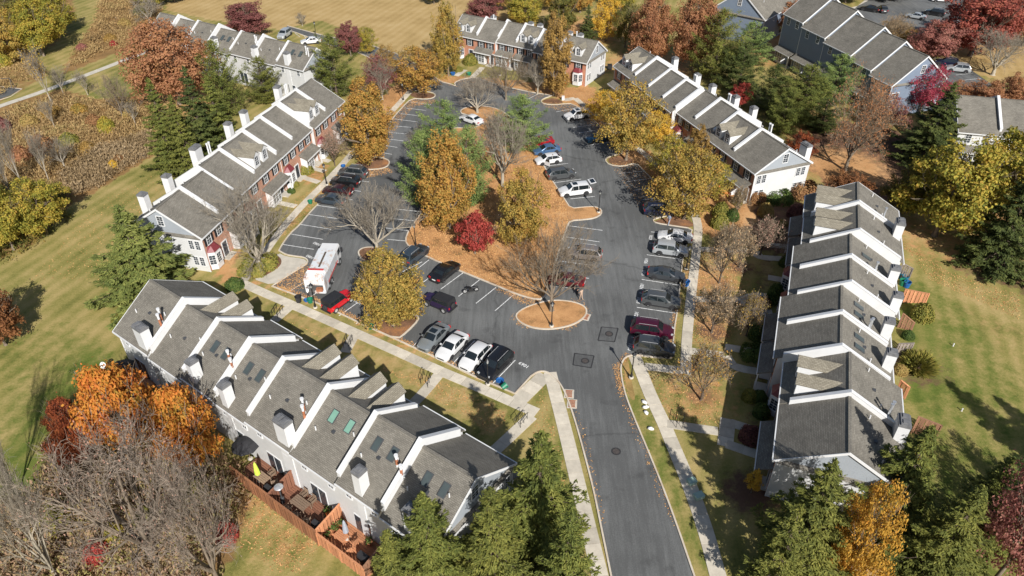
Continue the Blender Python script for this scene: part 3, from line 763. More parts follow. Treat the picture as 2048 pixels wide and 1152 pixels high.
# painted stall numbers
def stall_text(txt, c, ang, size=0.62):
    cu = bpy.data.curves.new('stall_number', 'FONT'); cu.body = txt; cu.size = size; cu.align_x = 'CENTER'; cu.align_y = 'CENTER'; cu.space_character = 1.05; cu.resolution_u = 3; cu.offset = 0.012
    tmp = bpy.data.objects.new('tmp', cu); COL.objects.link(tmp)
    dg = bpy.context.evaluated_depsgraph_get()
    me = bpy.data.meshes.new_from_object(tmp.evaluated_get(dg))
    bpy.data.objects.remove(tmp); bpy.data.curves.remove(cu)
    me.materials.clear(); me.materials.append(MATS['line_paint'])
    o = inst('stall_number', me, parking); x, y = G(*c); o.location = (x, y, 0.027); o.rotation_euler = (0, 0, ang)
def dirang(a, b):
    (x0, y0), (x1, y1) = G(*a), G(*b); return math.atan2(y1 - y0, x1 - x0)
ta = dirang((1300, 480), (1272, 620))
for t, c in [('1027', (1301, 475)), ('1026', (1292, 522)), ('1025', (1287, 546)), ('1024', (1283, 573)), ('1023', (1277, 601)), ('1022', (1272, 630)), ('1020', (1260, 694))]: stall_text(t, c, ta)
stall_text('1069', (1048, 730), dirang((1060, 737), (1036, 724)))
for t, c in [('1081', (716, 604)), ('1082', (620, 514)), ('1083', (634, 488))]: stall_text(t, c, dirang((730, 612), (700, 597)))

# ------------------------------------------------------------------ pavements, slab by slab
def walk(px, w, name='pavement', slab=1.5):
    pts = [Vector(p) for p in (GP(px) if len(px) == 2 else smooth_path(GP(px), it=2))]
    base = [tuple(p) for p in pts]
    L, R = offset(base, w / 2), offset(base, -w / 2)
    o = sheet(name, L + R[::-1], 0.014, 'concrete')
    dist = [0.0]
    for a, b in zip(pts, pts[1:]): dist.append(dist[-1] + (b - a).length)
    def at(s):
        for i in range(len(pts) - 1):
            if s <= dist[i + 1] or i == len(pts) - 2:
                u = (s - dist[i]) / max(dist[i + 1] - dist[i], 1e-6); p = pts[i].lerp(pts[i + 1], u); t = (pts[i + 1] - pts[i]).normalized(); return p, Vector((-t.y, t.x))
    n = max(1, round(dist[-1] / slab)); st = dist[-1] / n
    for i in range(n):
        p0, n0 = at(i * st + 0.02); p1, n1 = at((i + 1) * st - 0.02)
        q = [p0 + n0 * w / 2, p0 - n0 * w / 2, p1 - n1 * w / 2, p1 + n1 * w / 2]
        h = 0.055 + random.uniform(-.008, .008)
        mb = MB(); mb.prism([tuple(v) for v in q], 0.0, h); mb.build('slab', 'concrete_slab', o)
    return o
walk([(478, 563), (518, 582), (594, 614), (664, 645), (740, 679), (800, 706), (881, 743), (956, 774), (1044, 813), (1074, 826)], 1.3)
walk([(1100, 745), (1106, 770), (1126, 844), (1153, 955), (1175, 1049), (1200, 1152), (1236, 1300)], 1.4)
walk([(1269, 713), (1283, 745), (1301, 792), (1333, 858), (1343, 885), (1372, 952), (1408, 1049), (1436, 1152), (1475, 1300)], 1.4)
walk([(1371, 750), (1374, 661), (1395, 483), (1397, 450), (1386, 420), (1365, 390), (1330, 345), (1290, 308), (1262, 290), (1230, 262), (1195, 232), (1150, 197)], 1.2)
walk([(1290, 733), (1362, 741)], 1.15)
walk([(1090, 750), (1036, 803)], 1.7)
walk([(1064, 832), (985, 906)], 1.25)
for a in [[(877, 750), (850, 783), (822, 812)], [(708, 672), (690, 705)], [(580, 614), (548, 642)]]: walk(a, 1.2)
walk([(830, 172), (814, 190), (775, 232), (740, 268), (707, 303), (680, 335), (640, 376), (598, 418), (560, 462), (530, 505), (500, 545), (486, 562)], 1.15)
for a in [[(603, 354), (638, 365)], [(623, 336), (650, 343)], [(634, 316), (660, 323)], [(555, 405), (592, 413)], [(700, 262), (716, 266)]]: walk(a, 1.0)
for a in [[(1402, 499), (1450, 500), (1511, 503)], [(1528, 489), (1577, 494)], [(1511, 503), (1516, 516), (1577, 518)], [(1386, 599), (1450, 599), (1482, 600)], [(1482, 600), (1511, 589), (1542, 594)], [(1482, 600), (1506, 623), (1545, 626)],
          [(1380, 702), (1446, 711)], [(1450, 694), (1511, 704)], [(1452, 712), (1465, 735), (1526, 745)], [(1536, 555), (1565, 560)], [(1334, 848), (1436, 863)], [(1461, 846), (1525, 866)], [(1452, 888), (1522, 912)]]: walk(a, 1.1)
walk([(1456, 838), (1450, 893)], 1.5)
for a in [[(945, 155), (965, 135)], [(912, 152), (930, 140)], [(1128, 200), (1150, 197)]]: walk(a, 1.2)
p = smooth_path(GP([(-90, 246), (0, 212), (70, 189), (139, 163), (210, 136), (278, 109), (345, 86)]))
sheet('footpath', offset(p, .8) + offset(p, -.8)[::-1], 0.03, 'concrete')

# ------------------------------------------------------------------ townhouses
_win = {}
def window_mesh(w, h, cols=2, rows=4):
    k = ('f', w, h, cols, rows)
    if k in _win: return _win[k]
    f = MB(); t = 0.09
    f.box(-w / 2 - t, -w / 2, 0, .07, -h / 2 - t, h / 2 + t); f.box(w / 2, w / 2 + t, 0, .07, -h / 2 - t, h / 2 + t)
    f.box(-w / 2, w / 2, 0, .07, h / 2, h / 2 + t); f.box(-w / 2, w / 2, 0, .10, -h / 2 - t, -h / 2)
    f.box(-w / 2, w / 2, 0, .055, -.03, .03)
    for i in range(1, cols): x = -w / 2 + w * i / cols; f.box(x - .015, x + .015, 0, .045, -h / 2, h / 2)
    for i in range(1, rows):
        if rows % 2 == 0 and i == rows // 2: continue
        z = -h / 2 + h * i / rows; f.box(-w / 2, w / 2, 0, .042, z - .013, z + .013)
    g = MB(); g.box(-w / 2, w / 2, 0.0, .03, -h / 2, h / 2)
    _win[k] = (f.mesh('window', ['white_trim']), g.mesh('pane', ['window_glass']))
    return _win[k]
def window(parent, x, y, z, w, h, rz=0.0, cols=2, rows=4):
    a, b = window_mesh(w, h, cols, rows)
    o = inst('window', a, parent, (x, y, z), rz); inst('pane', b, o); return o
_sh = {}
def shutters(parent, x, y, z, w, h):
    if h not in _sh:
        mb = MB(); mb.box(-.2, .2, 0, .05, -h / 2, h / 2)
        for i in range(5): mb.box(-.15, .15, .05, .065, -h / 2 + .1 + i * (h - .2) / 5, -h / 2 + .1 + (i + .6) * (h - .2) / 5)
        _sh[h] = mb.mesh('shutter', ['shutter_black'])
    for s in (-1, 1): inst('shutter', _sh[h], parent, (x + s * (w / 2 + .31), y, z))
def door(parent, x, y, z0=0.15, rz=0.0, mat='door_dark', w=.95, h=2.1):
    mb = MB(); mb.box(-w / 2, w / 2, 0, .06, z0, z0 + h); d = mb.build('door', mat, parent, (x, y, 0), rz)
    mb = MB(); mb.box(-w / 2 - .14, -w / 2, 0, .1, z0, z0 + h + .14); mb.box(w / 2, w / 2 + .14, 0, .1, z0, z0 + h + .14); mb.box(-w / 2, w / 2, 0, .1, z0 + h, z0 + h + .14)
    mb.build('door_frame', 'white_trim', d)
    return d

class Row:
    """a terrace: local +y is the street side, +x runs along it"""
    def __init__(s, deg, flip): s.a = rad(deg + (180 if flip else 0)); s.fl = flip
    def w(s, S, N):
        if s.fl: S, N = -S, -N
        c, q = math.cos(s.a), math.sin(s.a)
        return (S * c - N * q, S * q + N * c)

def townhouse(row, s0, s1, nf, nr, E, R, label, group, front='brick', par=None, ends=(False, False), dorm=(), feat='porch', chim=None, flue=None, sky=(), vents=True, rearw=True, frontw=True, wallm='white_siding', gablem='grey_siding', roofm='shingle', endw=None, mir=False):
    """par: (left, right) parapets as (top rise, drop below) or None, in local x order; E/R eave and ridge heights"""
    if row.fl:
        s0, s1 = s1, s0; nf, nr = nf, nr
    ox, oy = row.w(s0, (nf + nr) / 2)
    W = abs(s1 - s0); D = abs(nf - nr) / 2; YW = D - .32
    t = thing('townhouse', label, 'townhouse', (ox, oy, 0), row.a, group)
    k = (R - E) / D
    sz = lambda y: R - k * abs(y)
    zt = sz(YW) - .16
    # walls with gables; material per face
    mb = MB(); g = .0
    mb.prof_x([(-YW, 0), (YW, 0), (YW, zt), (0, R - .16), (-YW, zt)], 0.004, W - .004, 0, [0, 1, 0, 0, 0, 0][:6])
    if front == 'brick': pass
    mats = [wallm, 'brick' if front == 'brick' else wallm]
    mb.build('wall', mats, t)
    # roof: two slopes with thickness
    mb = MB(); OV = .02
    for s in (1, -1):
        y1 = s * (D + OV); z1 = sz(D + OV)
        a = [(0, R), (y1, z1), (y1, z1 - .13), (0, R - .13)]
        if s > 0: a = a[::-1]
        xa, xb = (-.22 if ends[0] else 0.006), (W + .22 if ends[1] else W - .006)
        mb.prof_x(a, xa, xb)
    rf = mb.build('roof', roofm, t)
    mb = MB(); mb.box(xa, xb, -.14, .14, R - .035, R + .025); mb.build('ridge_cap', roofm, rf)
    for s in (1, -1):
        mb = MB(); y = s * (D + OV)
        mb.box(xa, xb, min(y, y + s * .11), max(y, y + s * .11), sz(D) - .17, sz(D) - .02)
        mb.build('gutter', 'white_trim', t)
    # gable ends
    for e, x, sg in ((0, 0, -1), (1, W, 1)):
        if not ends[e]: continue
        mb = MB()
        for s in (1, -1):
            y1 = s * (D + OV + .05); z1 = sz(D + OV + .05)
            prof = [(0, R + .03), (y1, z1 + .03), (y1, z1 - .26), (0, R - .26)]
            if s > 0: prof = prof[::-1]
            X0 = x + sg * .22; mb.prof_x(prof, min(X0, X0 + sg * .06), max(X0, X0 + sg * .06))
        mb.build('rake_board', 'white_trim', t)
        mb = MB(); xx = x + sg * .012
        mb.add([(xx, -YW, zt - .05), (xx, YW, zt - .05), (xx, 0, R - .2)], [(0, 1, 2) if sg > 0 else (2, 1, 0)]); mb.build('gable', gablem, t)
        mb = MB(); prof = [(x + sg * .0, zt + .05), (x + sg * .34, zt - .16), (x + sg * .34, zt - .26), (x, zt - .26)]
        if sg > 0: mb.add([(a, yy, b) for yy in (-YW, YW) for a, b in prof], [(0, 4, 5, 1), (1, 5, 6, 2), (2, 6, 7, 3), (0, 1, 2, 3), (7, 6, 5, 4)])
        else: mb.add([(a, yy, b) for yy in (-YW, YW) for a, b in prof], [(1, 5, 4, 0), (2, 6, 5, 1), (3, 7, 6, 2), (3, 2, 1, 0), (4, 5, 6, 7)])
        mb.build('pent_roof', roofm, t)
        rz = -math.pi / 2 if sg > 0 else math.pi / 2
        if endw:
            window(t, x + sg * .02, 0, (zt + R) / 2 - .1, .8, 1.3, rz)
            for yy in (YW - 1.2, -YW + 1.4):
                for z in (1.55, 4.0):
                    for q in (-.45, .45): window(t, x + sg * .01, yy + q, z, .62, 1.25, rz)
        mb = MB()
        for yy in (-YW - .01, YW + .01): mb.box(x - .05 if sg > 0 else x - .03, x + .03 if sg > 0 else x + .05, yy - .05, yy + .05, 0, zt - .02)
        mb.build('corner_board', 'white_trim', t)
    # fire-wall parapets
    for e, x in ((0, 0.0), (1, W)):
        if not par or not par[e]: continue
        up, dn = par[e]; h = .165; yf, yr = D - .75, -(D - .5)
        prof = [(yr, sz(yr) - .25 - dn), (0, R - .25 - dn), (yf, sz(yf) - .25 - dn), (yf, sz(yf) + up), (0, R + up), (yr, sz(yr) + up)]
        mb = MB(); mb.prof_x(prof, x - h, x + h)
        pw = mb.build('parapet', 'parapet_white', t)
        mb = MB()
        prof = [(yr - .03, sz(yr) + up + .002), (0, R + up + .002), (yf + .03, sz(yf) + up + .002), (yf + .03, sz(yf) + up + .05), (0, R + up + .05), (yr - .03, sz(yr) + up + .05)]
        mb.prof_x(prof, x - h - .04, x + h + .04); mb.build('coping', 'white_trim', pw)
    # dormers
    for x in dorm:
        yf = D - 1.05; zb = sz(yf) - .05; za = R - .38; hw = .74; ze = za - .62
        yr0 = -(za - R) / k; yr1 = (R - ze) / k
        mb = MB()
        mb.add([(x - hw, yf, zb), (x + hw, yf, zb), (x + hw, yf, ze), (x, yf, za - .03), (x - hw, yf, ze)], [(4, 3, 2, 1, 0)])
        for s in (-1, 1): mb.add([(x + s * hw, yf, zb), (x + s * hw, yf, ze), (x + s * hw, yr1 - .1, ze)], [(0, 1, 2) if s < 0 else (2, 1, 0)])
        d = mb.build('dormer', 'white_trim', t)
        mb = MB(); o = .13
        for s in (-1, 1):
            zo = ze - o * .8
            p0, p1 = (x, yf + .16, za), (x + s * (hw + o), yf + .16, zo)
            p2, p3 = (x + s * (hw + o), (R - zo) / k - .12, zo), (x, yr0 - .12, za)
            vs = [p0, p1, p2, p3] + [(a, b, c + .07) for a, b, c in (p0, p1, p2, p3)]
            fs = [(0, 1, 2, 3), (7, 6, 5, 4), (0, 4, 5, 1), (1, 5, 6, 2), (2, 6, 7, 3)]
            if s < 0: fs = [f[::-1] for f in fs]
            mb.add(vs, fs)
        mb.build('dormer_roof', roofm if roofm != 'shingle' else 'shingle_warm', d)
        mb = MB(); w, hh, zc = .72, 1.12, zb + .35 + .56
        zc = (zb + ze) / 2 + .12; hh = min(1.2, ze - zb - .1)
        mb.box(x - w / 2, x + w / 2, yf, yf + .03, zc - hh / 2, zc + hh / 2, 1)
        mb.box(x - .02, x + .02, yf + .03, yf + .05, zc - hh / 2, zc + hh / 2, 0); mb.box(x - w / 2, x + w / 2, yf + .03, yf + .06, zc - .03, zc + .03, 0)
        for q in (-.25, .25): mb.box(x - w / 2, x + w / 2, yf + .03, yf + .045, zc + q * hh - .012, zc + q * hh + .012, 0)
        mb.build('window', ['white_trim', 'window_glass'], d)
    # chimney on the garden side: x position, width
    if chim:
        x, cw = chim[:2]; top = E + (chim[2] if len(chim) > 2 else 2.45)
        y0, y1 = -D + .24, -D + 1.2
        mb = MB(); mb.box(x - cw / 2, x + cw / 2, y0, y1, 0, top); c = mb.build('chimney', 'parapet_white' if wallm == 'white_siding' else wallm, t)
        mb = MB(); mb.box(x - cw / 2 - .04, x + cw / 2 + .04, y0 - .04, y1 + .04, top - .2, top + .03)
        n = 2 if cw > 1.3 else 1
        for i in range(n):
            cx = x + (i - (n - 1) / 2) * cw / 2
            mb.box(cx - .38, cx + .38, (y0 + y1) / 2 - .36, (y0 + y1) / 2 + .36, top + .04, top + .17); mb.box(cx - .2, cx + .2, (y0 + y1) / 2 - .2, (y0 + y1) / 2 + .2, top + .17, top + .26)
        mb.build('chimney_cap', 'chimney_cap', c)
    if flue:
        for i, (x, y, hh, fm) in enumerate(flue):
            mb = MB(); z = sz(y); mb.tube([(x, y, z - .2), (x, y, z + hh)], [.11, .11], 8); mb.tube([(x, y, z + hh), (x, y, z + hh + .18)], [.17, .17], 8)
            if fm == 'flue_rust':
                f = mb.build('flue', 'white_trim', t); m2 = MB(); m2.tube([(x, y, z + hh * .2), (x, y, z + hh * .72)], [.118, .118], 8); m2.build('rust_sleeve', 'flue_rust', f)
            else: mb.build('flue', fm, t)
    for x, y in sky:
        zc = sz(y); an = math.atan(k) * (1 if y < 0 else -1)
        T = Matrix.Translation((x, y, zc)) @ Matrix.Rotation(an, 4, 'X')
        mb = MB(); mb.box(-.36, .36, -.62, .62, -.05, .09, 0, T); s = mb.build('skylight', 'dark_metal', t)
        mb = MB(); mb.box(-.29, .29, -.55, .55, .09, .11, 0, T); mb.build('glass', 'skylight_green' if 'green' in label else 'skylight_glass', s)
    if vents:
        for x, y in ((W * .18, -D * .55), (W * .82, -D * .35)):
            z = sz(y); mb = MB(); mb.tube([(x, y, z - .1), (x, y, z + .42)], [.065, .065], 6); mb.build('vent_pipe', 'white_trim', t)
        y = -D * .45; z = sz(y); mb = MB(); mb.box(W * .45, W * .45 + .3, y - .15, y + .15, z - .05, z + .13); mb.build('roof_vent', 'dark_metal', t)
    # street front
    if frontw:
        xs_ = (W * .27, W * .73)
        zu = zt - 1.05
        for x in xs_:
            window(t, x, YW, zu, .85, 1.45)
            if front == 'brick': shutters(t, x, YW, zu, .85, 1.5)
        if feat == 'bay':
            x = W * (.28 if mir else .72); xd = W * (.78 if mir else .22)
            pts = [(x - 1.05, YW - .02), (x + 1.05, YW - .02), (x + .62, YW + .75), (x - .62, YW + .75)]
            mb = MB(); mb.prism(pts, 0.1, 2.75); bay = mb.build('bay_window', 'white_trim', t)
            mb = MB(); b = [(x - 1.15, YW, 2.75), (x + 1.15, YW, 2.75), (x + .7, YW + .85, 2.75), (x - .7, YW + .85, 2.75)]; tp = [(x - .75, YW, 3.45), (x + .75, YW, 3.45), (x + .4, YW + .28, 3.45), (x - .4, YW + .28, 3.45)]
            mb.add(b + tp, [(0, 1, 5, 4)[::-1], (1, 2, 6, 5), (2, 3, 7, 6), (3, 0, 4, 7), (4, 5, 6, 7), (0, 1, 2, 3)[::-1]]); mb.build('bay_roof', 'red_roof_metal', bay)
            f, g = window_mesh(.75, 1.35)
            for (px, py, rz) in ((x, YW + .75, 0), (x + .835, YW + .365, -rad(60.8)), (x - .835, YW + .365, rad(60.8))):
                o = inst('bay_sash', f, bay, (px, py, 1.6), rz); inst('pane', g, t, (px, py, 1.6), rz).parent = bay
            door(t, xd, YW)
            mb = MB(); mb.box(xd - .95, xd + .95, YW, YW + .9, 0, .14); mb.build('door_step', 'concrete', t)
        else:
            mb = MB(); x0, x1 = W * .06, W * .97; y1 = YW + 1.45
            mb.prof_x([(YW, 3.35), (YW, 3.2), (y1, 2.5), (y1, 2.65)], x0, x1); mb.build('porch_roof', roofm, t)
            mb = MB(); mb.box(x0, x1, y1, y1 + .08, 2.42, 2.62); mb.build('porch_fascia', 'white_trim', t)
            x = W * .68
            mb = MB(); mb.box(x - 1.15, x + 1.15, YW - .02, YW + 1.0, 0.1, 2.72); b = mb.build('sun_bay', 'white_trim', t)
            f, g = window_mesh(.6, 1.75)
            for i in (-1, 0, 1):
                inst('bay_sash', f, b, (x + i * .74, YW + 1.0, 1.45)); inst('pane', g, b, (x + i * .74, YW + 1.0, 1.45))
            mb = MB()
            for px in (x0 + .15,): mb.box(px - .07, px + .07, y1 - .16, y1 - .02, 0, 2.5)
            mb.build('porch_post', 'white_trim', t)
            door(t, W * .2, YW)
            mb = MB(); mb.box(W * .2 - .8, W * .2 + .8, YW, YW + 1.4, 0, .14); mb.build('door_step', 'concrete', t)
    if rearw:
        for x in (W * .22, W * .8): window(t, x, -YW, zt - .95, .62, .95, math.pi, 2, 2)
        mb = MB(); x = W * .45; mb.box(x - 1.0, x + 1.0, -YW - .05, -YW, .45, 2.75); o = mb.build('sliding_door', 'white_trim', t)
        for q in (-.5, .5):
            mb = MB(); mb.box(x + q - .42, x + q + .42, -YW - .07, -YW - .05, .55, 2.65); mb.build('pane', 'window_glass', o)
    return t

# --- foreground row, garden side towards the camera
ORD = ['first', 'second', 'third', 'fourth', 'fifth', 'sixth', 'seventh', 'eighth', 'ninth']
rowA = Row(-36.14, False)
bA = [-67.9, -61.9, -56.1, -51.1, -46.2, -40.15, -34.35, -29.3, -23.85]
rA = [9.05, 8.6, 9.2, 8.9, 9.35, 9.1, 9.55, 9.1]
dA = ['with the wide two-pot chimney at its garden corner', 'with two dormers and no skylights', 'behind the orange maple with two grey skylights', 'with skylights beside the orange maple top', 'with the black box vent and wide chimney', 'with two green skylights', 'above the planter deck, with two grey skylights', 'shaded by spruces at the road end']
for i in range(8):
    s0, s1 = bA[i], bA[i + 1]; W = s1 - s0; R = rA[i]
    nxt = rA[i + 1] if i < 7 else 0
    par = [None, None]
    # the taller of two neighbours carries the wall between them
    if i < 7 and R >= nxt: par[1] = (.42, R - nxt + .1)
    if i > 0 and R > rA[i - 1]: par[0] = (.42, R - rA[i - 1] + .1)
    fl = None
    if i in (0, 4): fl = [(W - .75, -2.5, 1.7, 'flue_rust'), (W - .25, -2.95, 1.8, 'flue_rust')]
    if i in (2, 6): fl = [(W - .75, -2.2, 1.2, 'flue_rust'), (W + .1, -2.6, 1.2, 'flue_rust')]
    ch = {0: (W - .95, 1.45, 2.75), 2: (1.9, .82, 2.7), 3: (1.7, .82, 2.7), 4: (W - .95, 1.45, 2.75), 6: (2.55, .82, 2.75), 7: (2.9, .82, 2.7)}.get(i)
    sk = {2: ((1.6, -1.9), (3.3, -1.9)), 3: ((1.5, -1.8), (3.2, -1.8)), 5: ((1.9, -1.5), (3.9, -1.5)), 6: ((1.6, -1.7), (3.4, -1.7)), 7: ((2.0, -1.7), (3.8, -1.7))}.get(i, ())
    dm = {1: (1.6, 4.0), 4: (1.7, 4.1), 5: (1.7, 4.0)}.get(i, ())
    townhouse(rowA, s0, s1, 33.0, 22.2, R - 3.5, R, ORD[i] + ' house of the foreground row, ' + dA[i], 'townhouses of the foreground row', 'white', par, (i == 0, i == 7), dm, 'porch' if i % 2 else 'bay', ch, fl, sk, wallm='white_siding', endw=True)

# --- right foreground row
rowF = Row(69.6, False)
F_ = [(93.9, 88.2, -7.3, -18.8, 9.25), (88.2, 81.4, -7.4, -18.8, 9.2), (81.4, 76.0, -6.6, -17.9, 8.85), (76.0, 70.7, -6.6, -17.9, 8.85), (70.7, 65.4, -5.9, -17.0, 8.55), (65.4, 59.9, -5.9, -17.0, 8.55), (59.9, 53.7, -6.9, -17.7, 8.4), (53.7, 46.9, -6.9, -17.7, 8.3)]
dF = ['with two dormers at the shrub end', 'with two dormers and a tall white side wall', 'with one skylight and a twin flue', 'with plain roof beside the orange slatted fence', 'with two pale skylights', 'with two dark skylights', 'with two dormers set behind a red brick return wall', 'half hidden by spruces at the road end']
for i, (sa, sb, nf, nr, R) in enumerate(F_):
    W = sa - sb
    # local +x runs away from the camera: x=0 is the near end (sb)
    par = [None, None]
    if i < 7:
        Rn = F_[i + 1][4]; par[0] = (.42, 1.35 if i in (1, 3, 5) else .25)
    ch = {1: (5.5, 1.5), 2: (.8, .95), 3: (.8, .95), 4: (1.6, .95), 5: (2.0, .95), 7: (6.0, 1.5)}.get(i)
    fl = {0: [(.35, -3.3, 1.5, 'flue_metal')], 2: [(.3, -2.9, 1.3, 'flue_metal')], 4: [(.3, -2.9, 1.3, 'flue_metal'), (.75, -3.1, 1.3, 'flue_metal')], 6: [(.3, -3.6, 1.7, 'flue_metal'), (.8, -3.8, 1.7, 'flue_metal')]}.get(i)
    sk = {2: ((2.4, -1.9),), 4: ((3.4, -1.9), (1.8, -1.9)), 5: ((3.5, -1.9), (1.9, -1.9))}.get(i, ())
    dm = {0: (1.5, 3.9), 1: (2.4, 4.8), 6: (1.7, 4.3)}.get(i, ())
    townhouse(rowF, sb, sa, nf, nr, R - 3.15, R, ORD[i] + ' house of the right row, ' + dF[i], 'townhouses of the right foreground row', 'brick', par, (i == 7, i == 0), dm, 'bay' if i in (3, 6, 2) else 'porch', ch, fl, sk, endw=(i == 0))

# --- brick row on the left of the car park
rowB = Row(76.3, True)
bB = [108.2, 102.7, 97.0, 92.0, 87.0, 80.8, 75.3, 70.0, 65.0]
nB = [56.0, 56.0, 56.5, 56.5, 56.6, 56.6, 55.75, 55.75]
rB = [9.3, 9.3, 9.05, 9.05, 9.0, 9.0, 8.85, 8.85]
dB = ['at the far end beside the gold pear tree', 'with two dormers near the far end', 'with the red bay roof beside the bare sapling', 'with the grey porch roof and green bush', 'with two dormers above the red bay roof', 'with the white sun bay and bare tree', 'behind the big bare tree', 'at the near end beside the big pine']
for i in range(8):
    W = bB[i] - bB[i + 1]; par = [None, None]
    if i < 7: par[1] = (.42, 1.15 if i in (1, 3, 5) else .2)
    # flipped row: local x grows towards the camera
    ch = {0: (3.4, 1.0, 3.0), 2: (2.2, .95, 3.0), 3: (1.8, .95, 3.0), 4: (W - .9, 1.6, 3.1), 6: (1.7, .95, 3.0), 7: (1.5, .95, 3.0)}.get(i)
    fl = [(W - .4, -2.2, 1.9, 'white_trim'), (W - .9, -2.2, 1.9, 'white_trim')] if i in (0, 4) else None
    townhouse(rowB, bB[i + 1], bB[i], nB[i], nB[i] + 10.9, rB[i] - 3.5, rB[i], ORD[i] + ' house of the left brick row, ' + dB[i], 'brick townhouses of the left row', 'brick', par, (i == 0, i == 7), (W * .38, W * .74) if i in (1, 4) else (), ['porch', 'bay'][i % 2], ch, fl, (), endw=True)

# --- far brick row
rowD = Row(-32.4, True)
D_ = [(-95, -89.0, 125.7, 8.0), (-89.0, -84.1, 125.7, 8.0), (-84.1, -79.6, 126.4, 8.0), (-79.6, -74.8, 126.4, 8.0), (-74.8, -69.2, 125.6, 7.9), (-69.2, -62.6, 125.6, 7.9)]
dD = ['with a dormer behind the tall gold tree', 'with the long grey porch roof and round bush', 'with the white bay under plain roof', 'with two dormers left of the central tree', 'mostly hidden behind the upright brown tree', 'with white end wall and two dormers']
for i, (a, b, nf, R) in enumerate(D_):
    W = b - a; par = [None, None]
    if i > 0: par[1] = (.42, .25)
    townhouse(rowD, a, b, nf, nf + 9.0, R - 3.1, R, ORD[i] + ' house of the far brick row, ' + dD[i], 'brick townhouses of the far row', 'brick', [par[0], par[1]], (i == 5, i == 0), {0: (W * .4, W * .75), 3: (W * .3, W * .7), 5: (W * .35, W * .72)}.get(i, ()), 'bay' if i in (5, 0) else 'porch', {0: (.8, .95), 2: (1.1, .95), 3: (3.6, .95), 4: (1.6, .95), 5: (5.7, .95)}.get(i), [(W * .8, -1.2, 1.3, 'white_trim')] if i in (1, 5) else None, (), endw=True, mir=(i == 5))

# --- brick row behind the right-hand stalls
rowE = Row(-69.1, True)
bE = [-119.5, -112.7, -107.2, -101.9, -97.4, -92.9, -87.6, -81.2, -74.9]
nE = [66.3, 66.0, 65.8, 65.6, 66.6, 66.6, 66.0, 66.0]
rE = [8.9, 8.75, 8.75, 8.7, 8.6, 8.6, 8.4, 8.4]
dE = ['with two dormers at the far end', 'with plain roof beside the far dormers', 'above the upright gold tree', 'with roof between two white strips', 'with the red bay roof', 'behind the small brown tree', 'with two dormers near the white end wall', 'with the white end wall facing the shrubs']
for i in range(8):
    a, b = bE[i], bE[i + 1]; W = b - a; par = [None, None]
    if i < 7: par[0] = (.42, 1.0 if i in (0, 3, 5) else .2)
    ch = {0: (.8, .95), 2: (3.2, .95), 3: (2.6, .95), 4: (1.7, .95), 5: (2.1, .95), 7: (W - 5.2, 1.5)}.get(i)
    fl = [(.5, -2.3, 1.6, 'white_trim'), (1.0, -2.3, 1.6, 'white_trim')] if i in (2, 4, 6) else None
    townhouse(rowE, a, b, nE[i], nE[i] + 10.2, rE[i] - 3.15, rE[i], ORD[i] + ' house of the right rear row, ' + dE[i], 'brick townhouses of the right rear row', 'brick', par, (i == 7, i == 0), (W * .35, W * .72) if i == 0 else ((W * .38, W * .74) if i == 6 else ()), 'bay' if i in (4, 1) else 'porch', ch, fl, (), endw=True)

# --- white row at the top left, garden side towards the camera
rowC = Row(-30.4, False)
bC = [-143.5, -137.8, -132, -125.8, -119.6, -113.5, -107, -100.2]
rC = [9.3, 9.0, 9.3, 8.9, 9.2, 9.0, 9.3]
dC = ['at the far end above the rust oak', 'behind the top of the rust oak', 'with parapet beside the rust oak', 'with two skylights right of the oak', 'with the chimney above the spruces', 'with roof between two white strips', 'at the near end beside the big pine']
for i in range(7):
    par = [None, None]; par[1] = (.5, .5) if i < 6 else None
    W = bC[i + 1] - bC[i]
    townhouse(rowC, bC[i], bC[i + 1], 102.5, 93.8, rC[i] - 3.0, rC[i], ORD[i] + ' house of the top left white row, ' + dC[i], 'white townhouses of the top left row', 'white', par, (i == 0, i == 6), (), 'porch', {5: (.8, .95), 6: (2.8, .95), 3: (2, .95)}.get(i), [(W * .85, -1.5, 1.4, 'white_trim'), (W * .95, -1.7, 1.4, 'white_trim')] if i in (4, 6) else None, ((W * .35, -1.7), (W * .65, -1.7)) if i in (3, 6) else (), frontw=False)

# --- blue-grey buildings at the top right
rowG = Row(-71.1, True)
bG = [-128.5, -122.4, -115.2, -107.4, -101.6, -95.9]
for i in range(5):
    R = 10.9 + .85 * (4 - i)
    townhouse(rowG, bG[i], bG[i + 1], 104.0, 116.3, R - 4.7, R, ORD[i] + ' blue house of the stepped row top right' + [', beside the car park', ', with dormer roof', ', behind the pines', ', above the dark hemlock', ', with blue gable and red-leaved tree'][i], 'blue houses of the stepped row', 'blue', (None, None), (True, i == 0), (), 'porch', None, None, (), wallm='blue_siding', gablem='blue_siding', endw=(i == 4), frontw=True, rearw=False)
# lone blue house at the top edge and the pale house at the right edge
g0, g1 = G(1422, 17, 6), G(1532, 40, 6)
ga = math.atan2(g1[1] - g0[1], g1[0] - g0[0])
rowH = Row(math.degrees(ga) + 90, False)
c_, s_ = math.cos(rowH.a), math.sin(rowH.a)
def toSN(p): return (p[0] * c_ + p[1] * s_, -p[0] * s_ + p[1] * c_)
(sa, na), (sb, nb) = toSN(g0), toSN(g1)
townhouse(rowH, sa, sa + 24, na, nb, 6.0, 11.2, 'blue clapboard house with wide gable at the top edge', 'blue gabled houses at the top right', 'blue', None, (True, True), (), 'porch', None, None, (), wallm='blue_siding', gablem='blue_siding', endw=True)
rowI = Row(-13.5, True)
def toI(p, a=rad(-13.5)): c, s = math.cos(a), math.sin(a); return (p[0] * c + p[1] * s, -p[0] * s + p[1] * c)
s0_, n0_ = toI(G(1915.7, 190, 9))
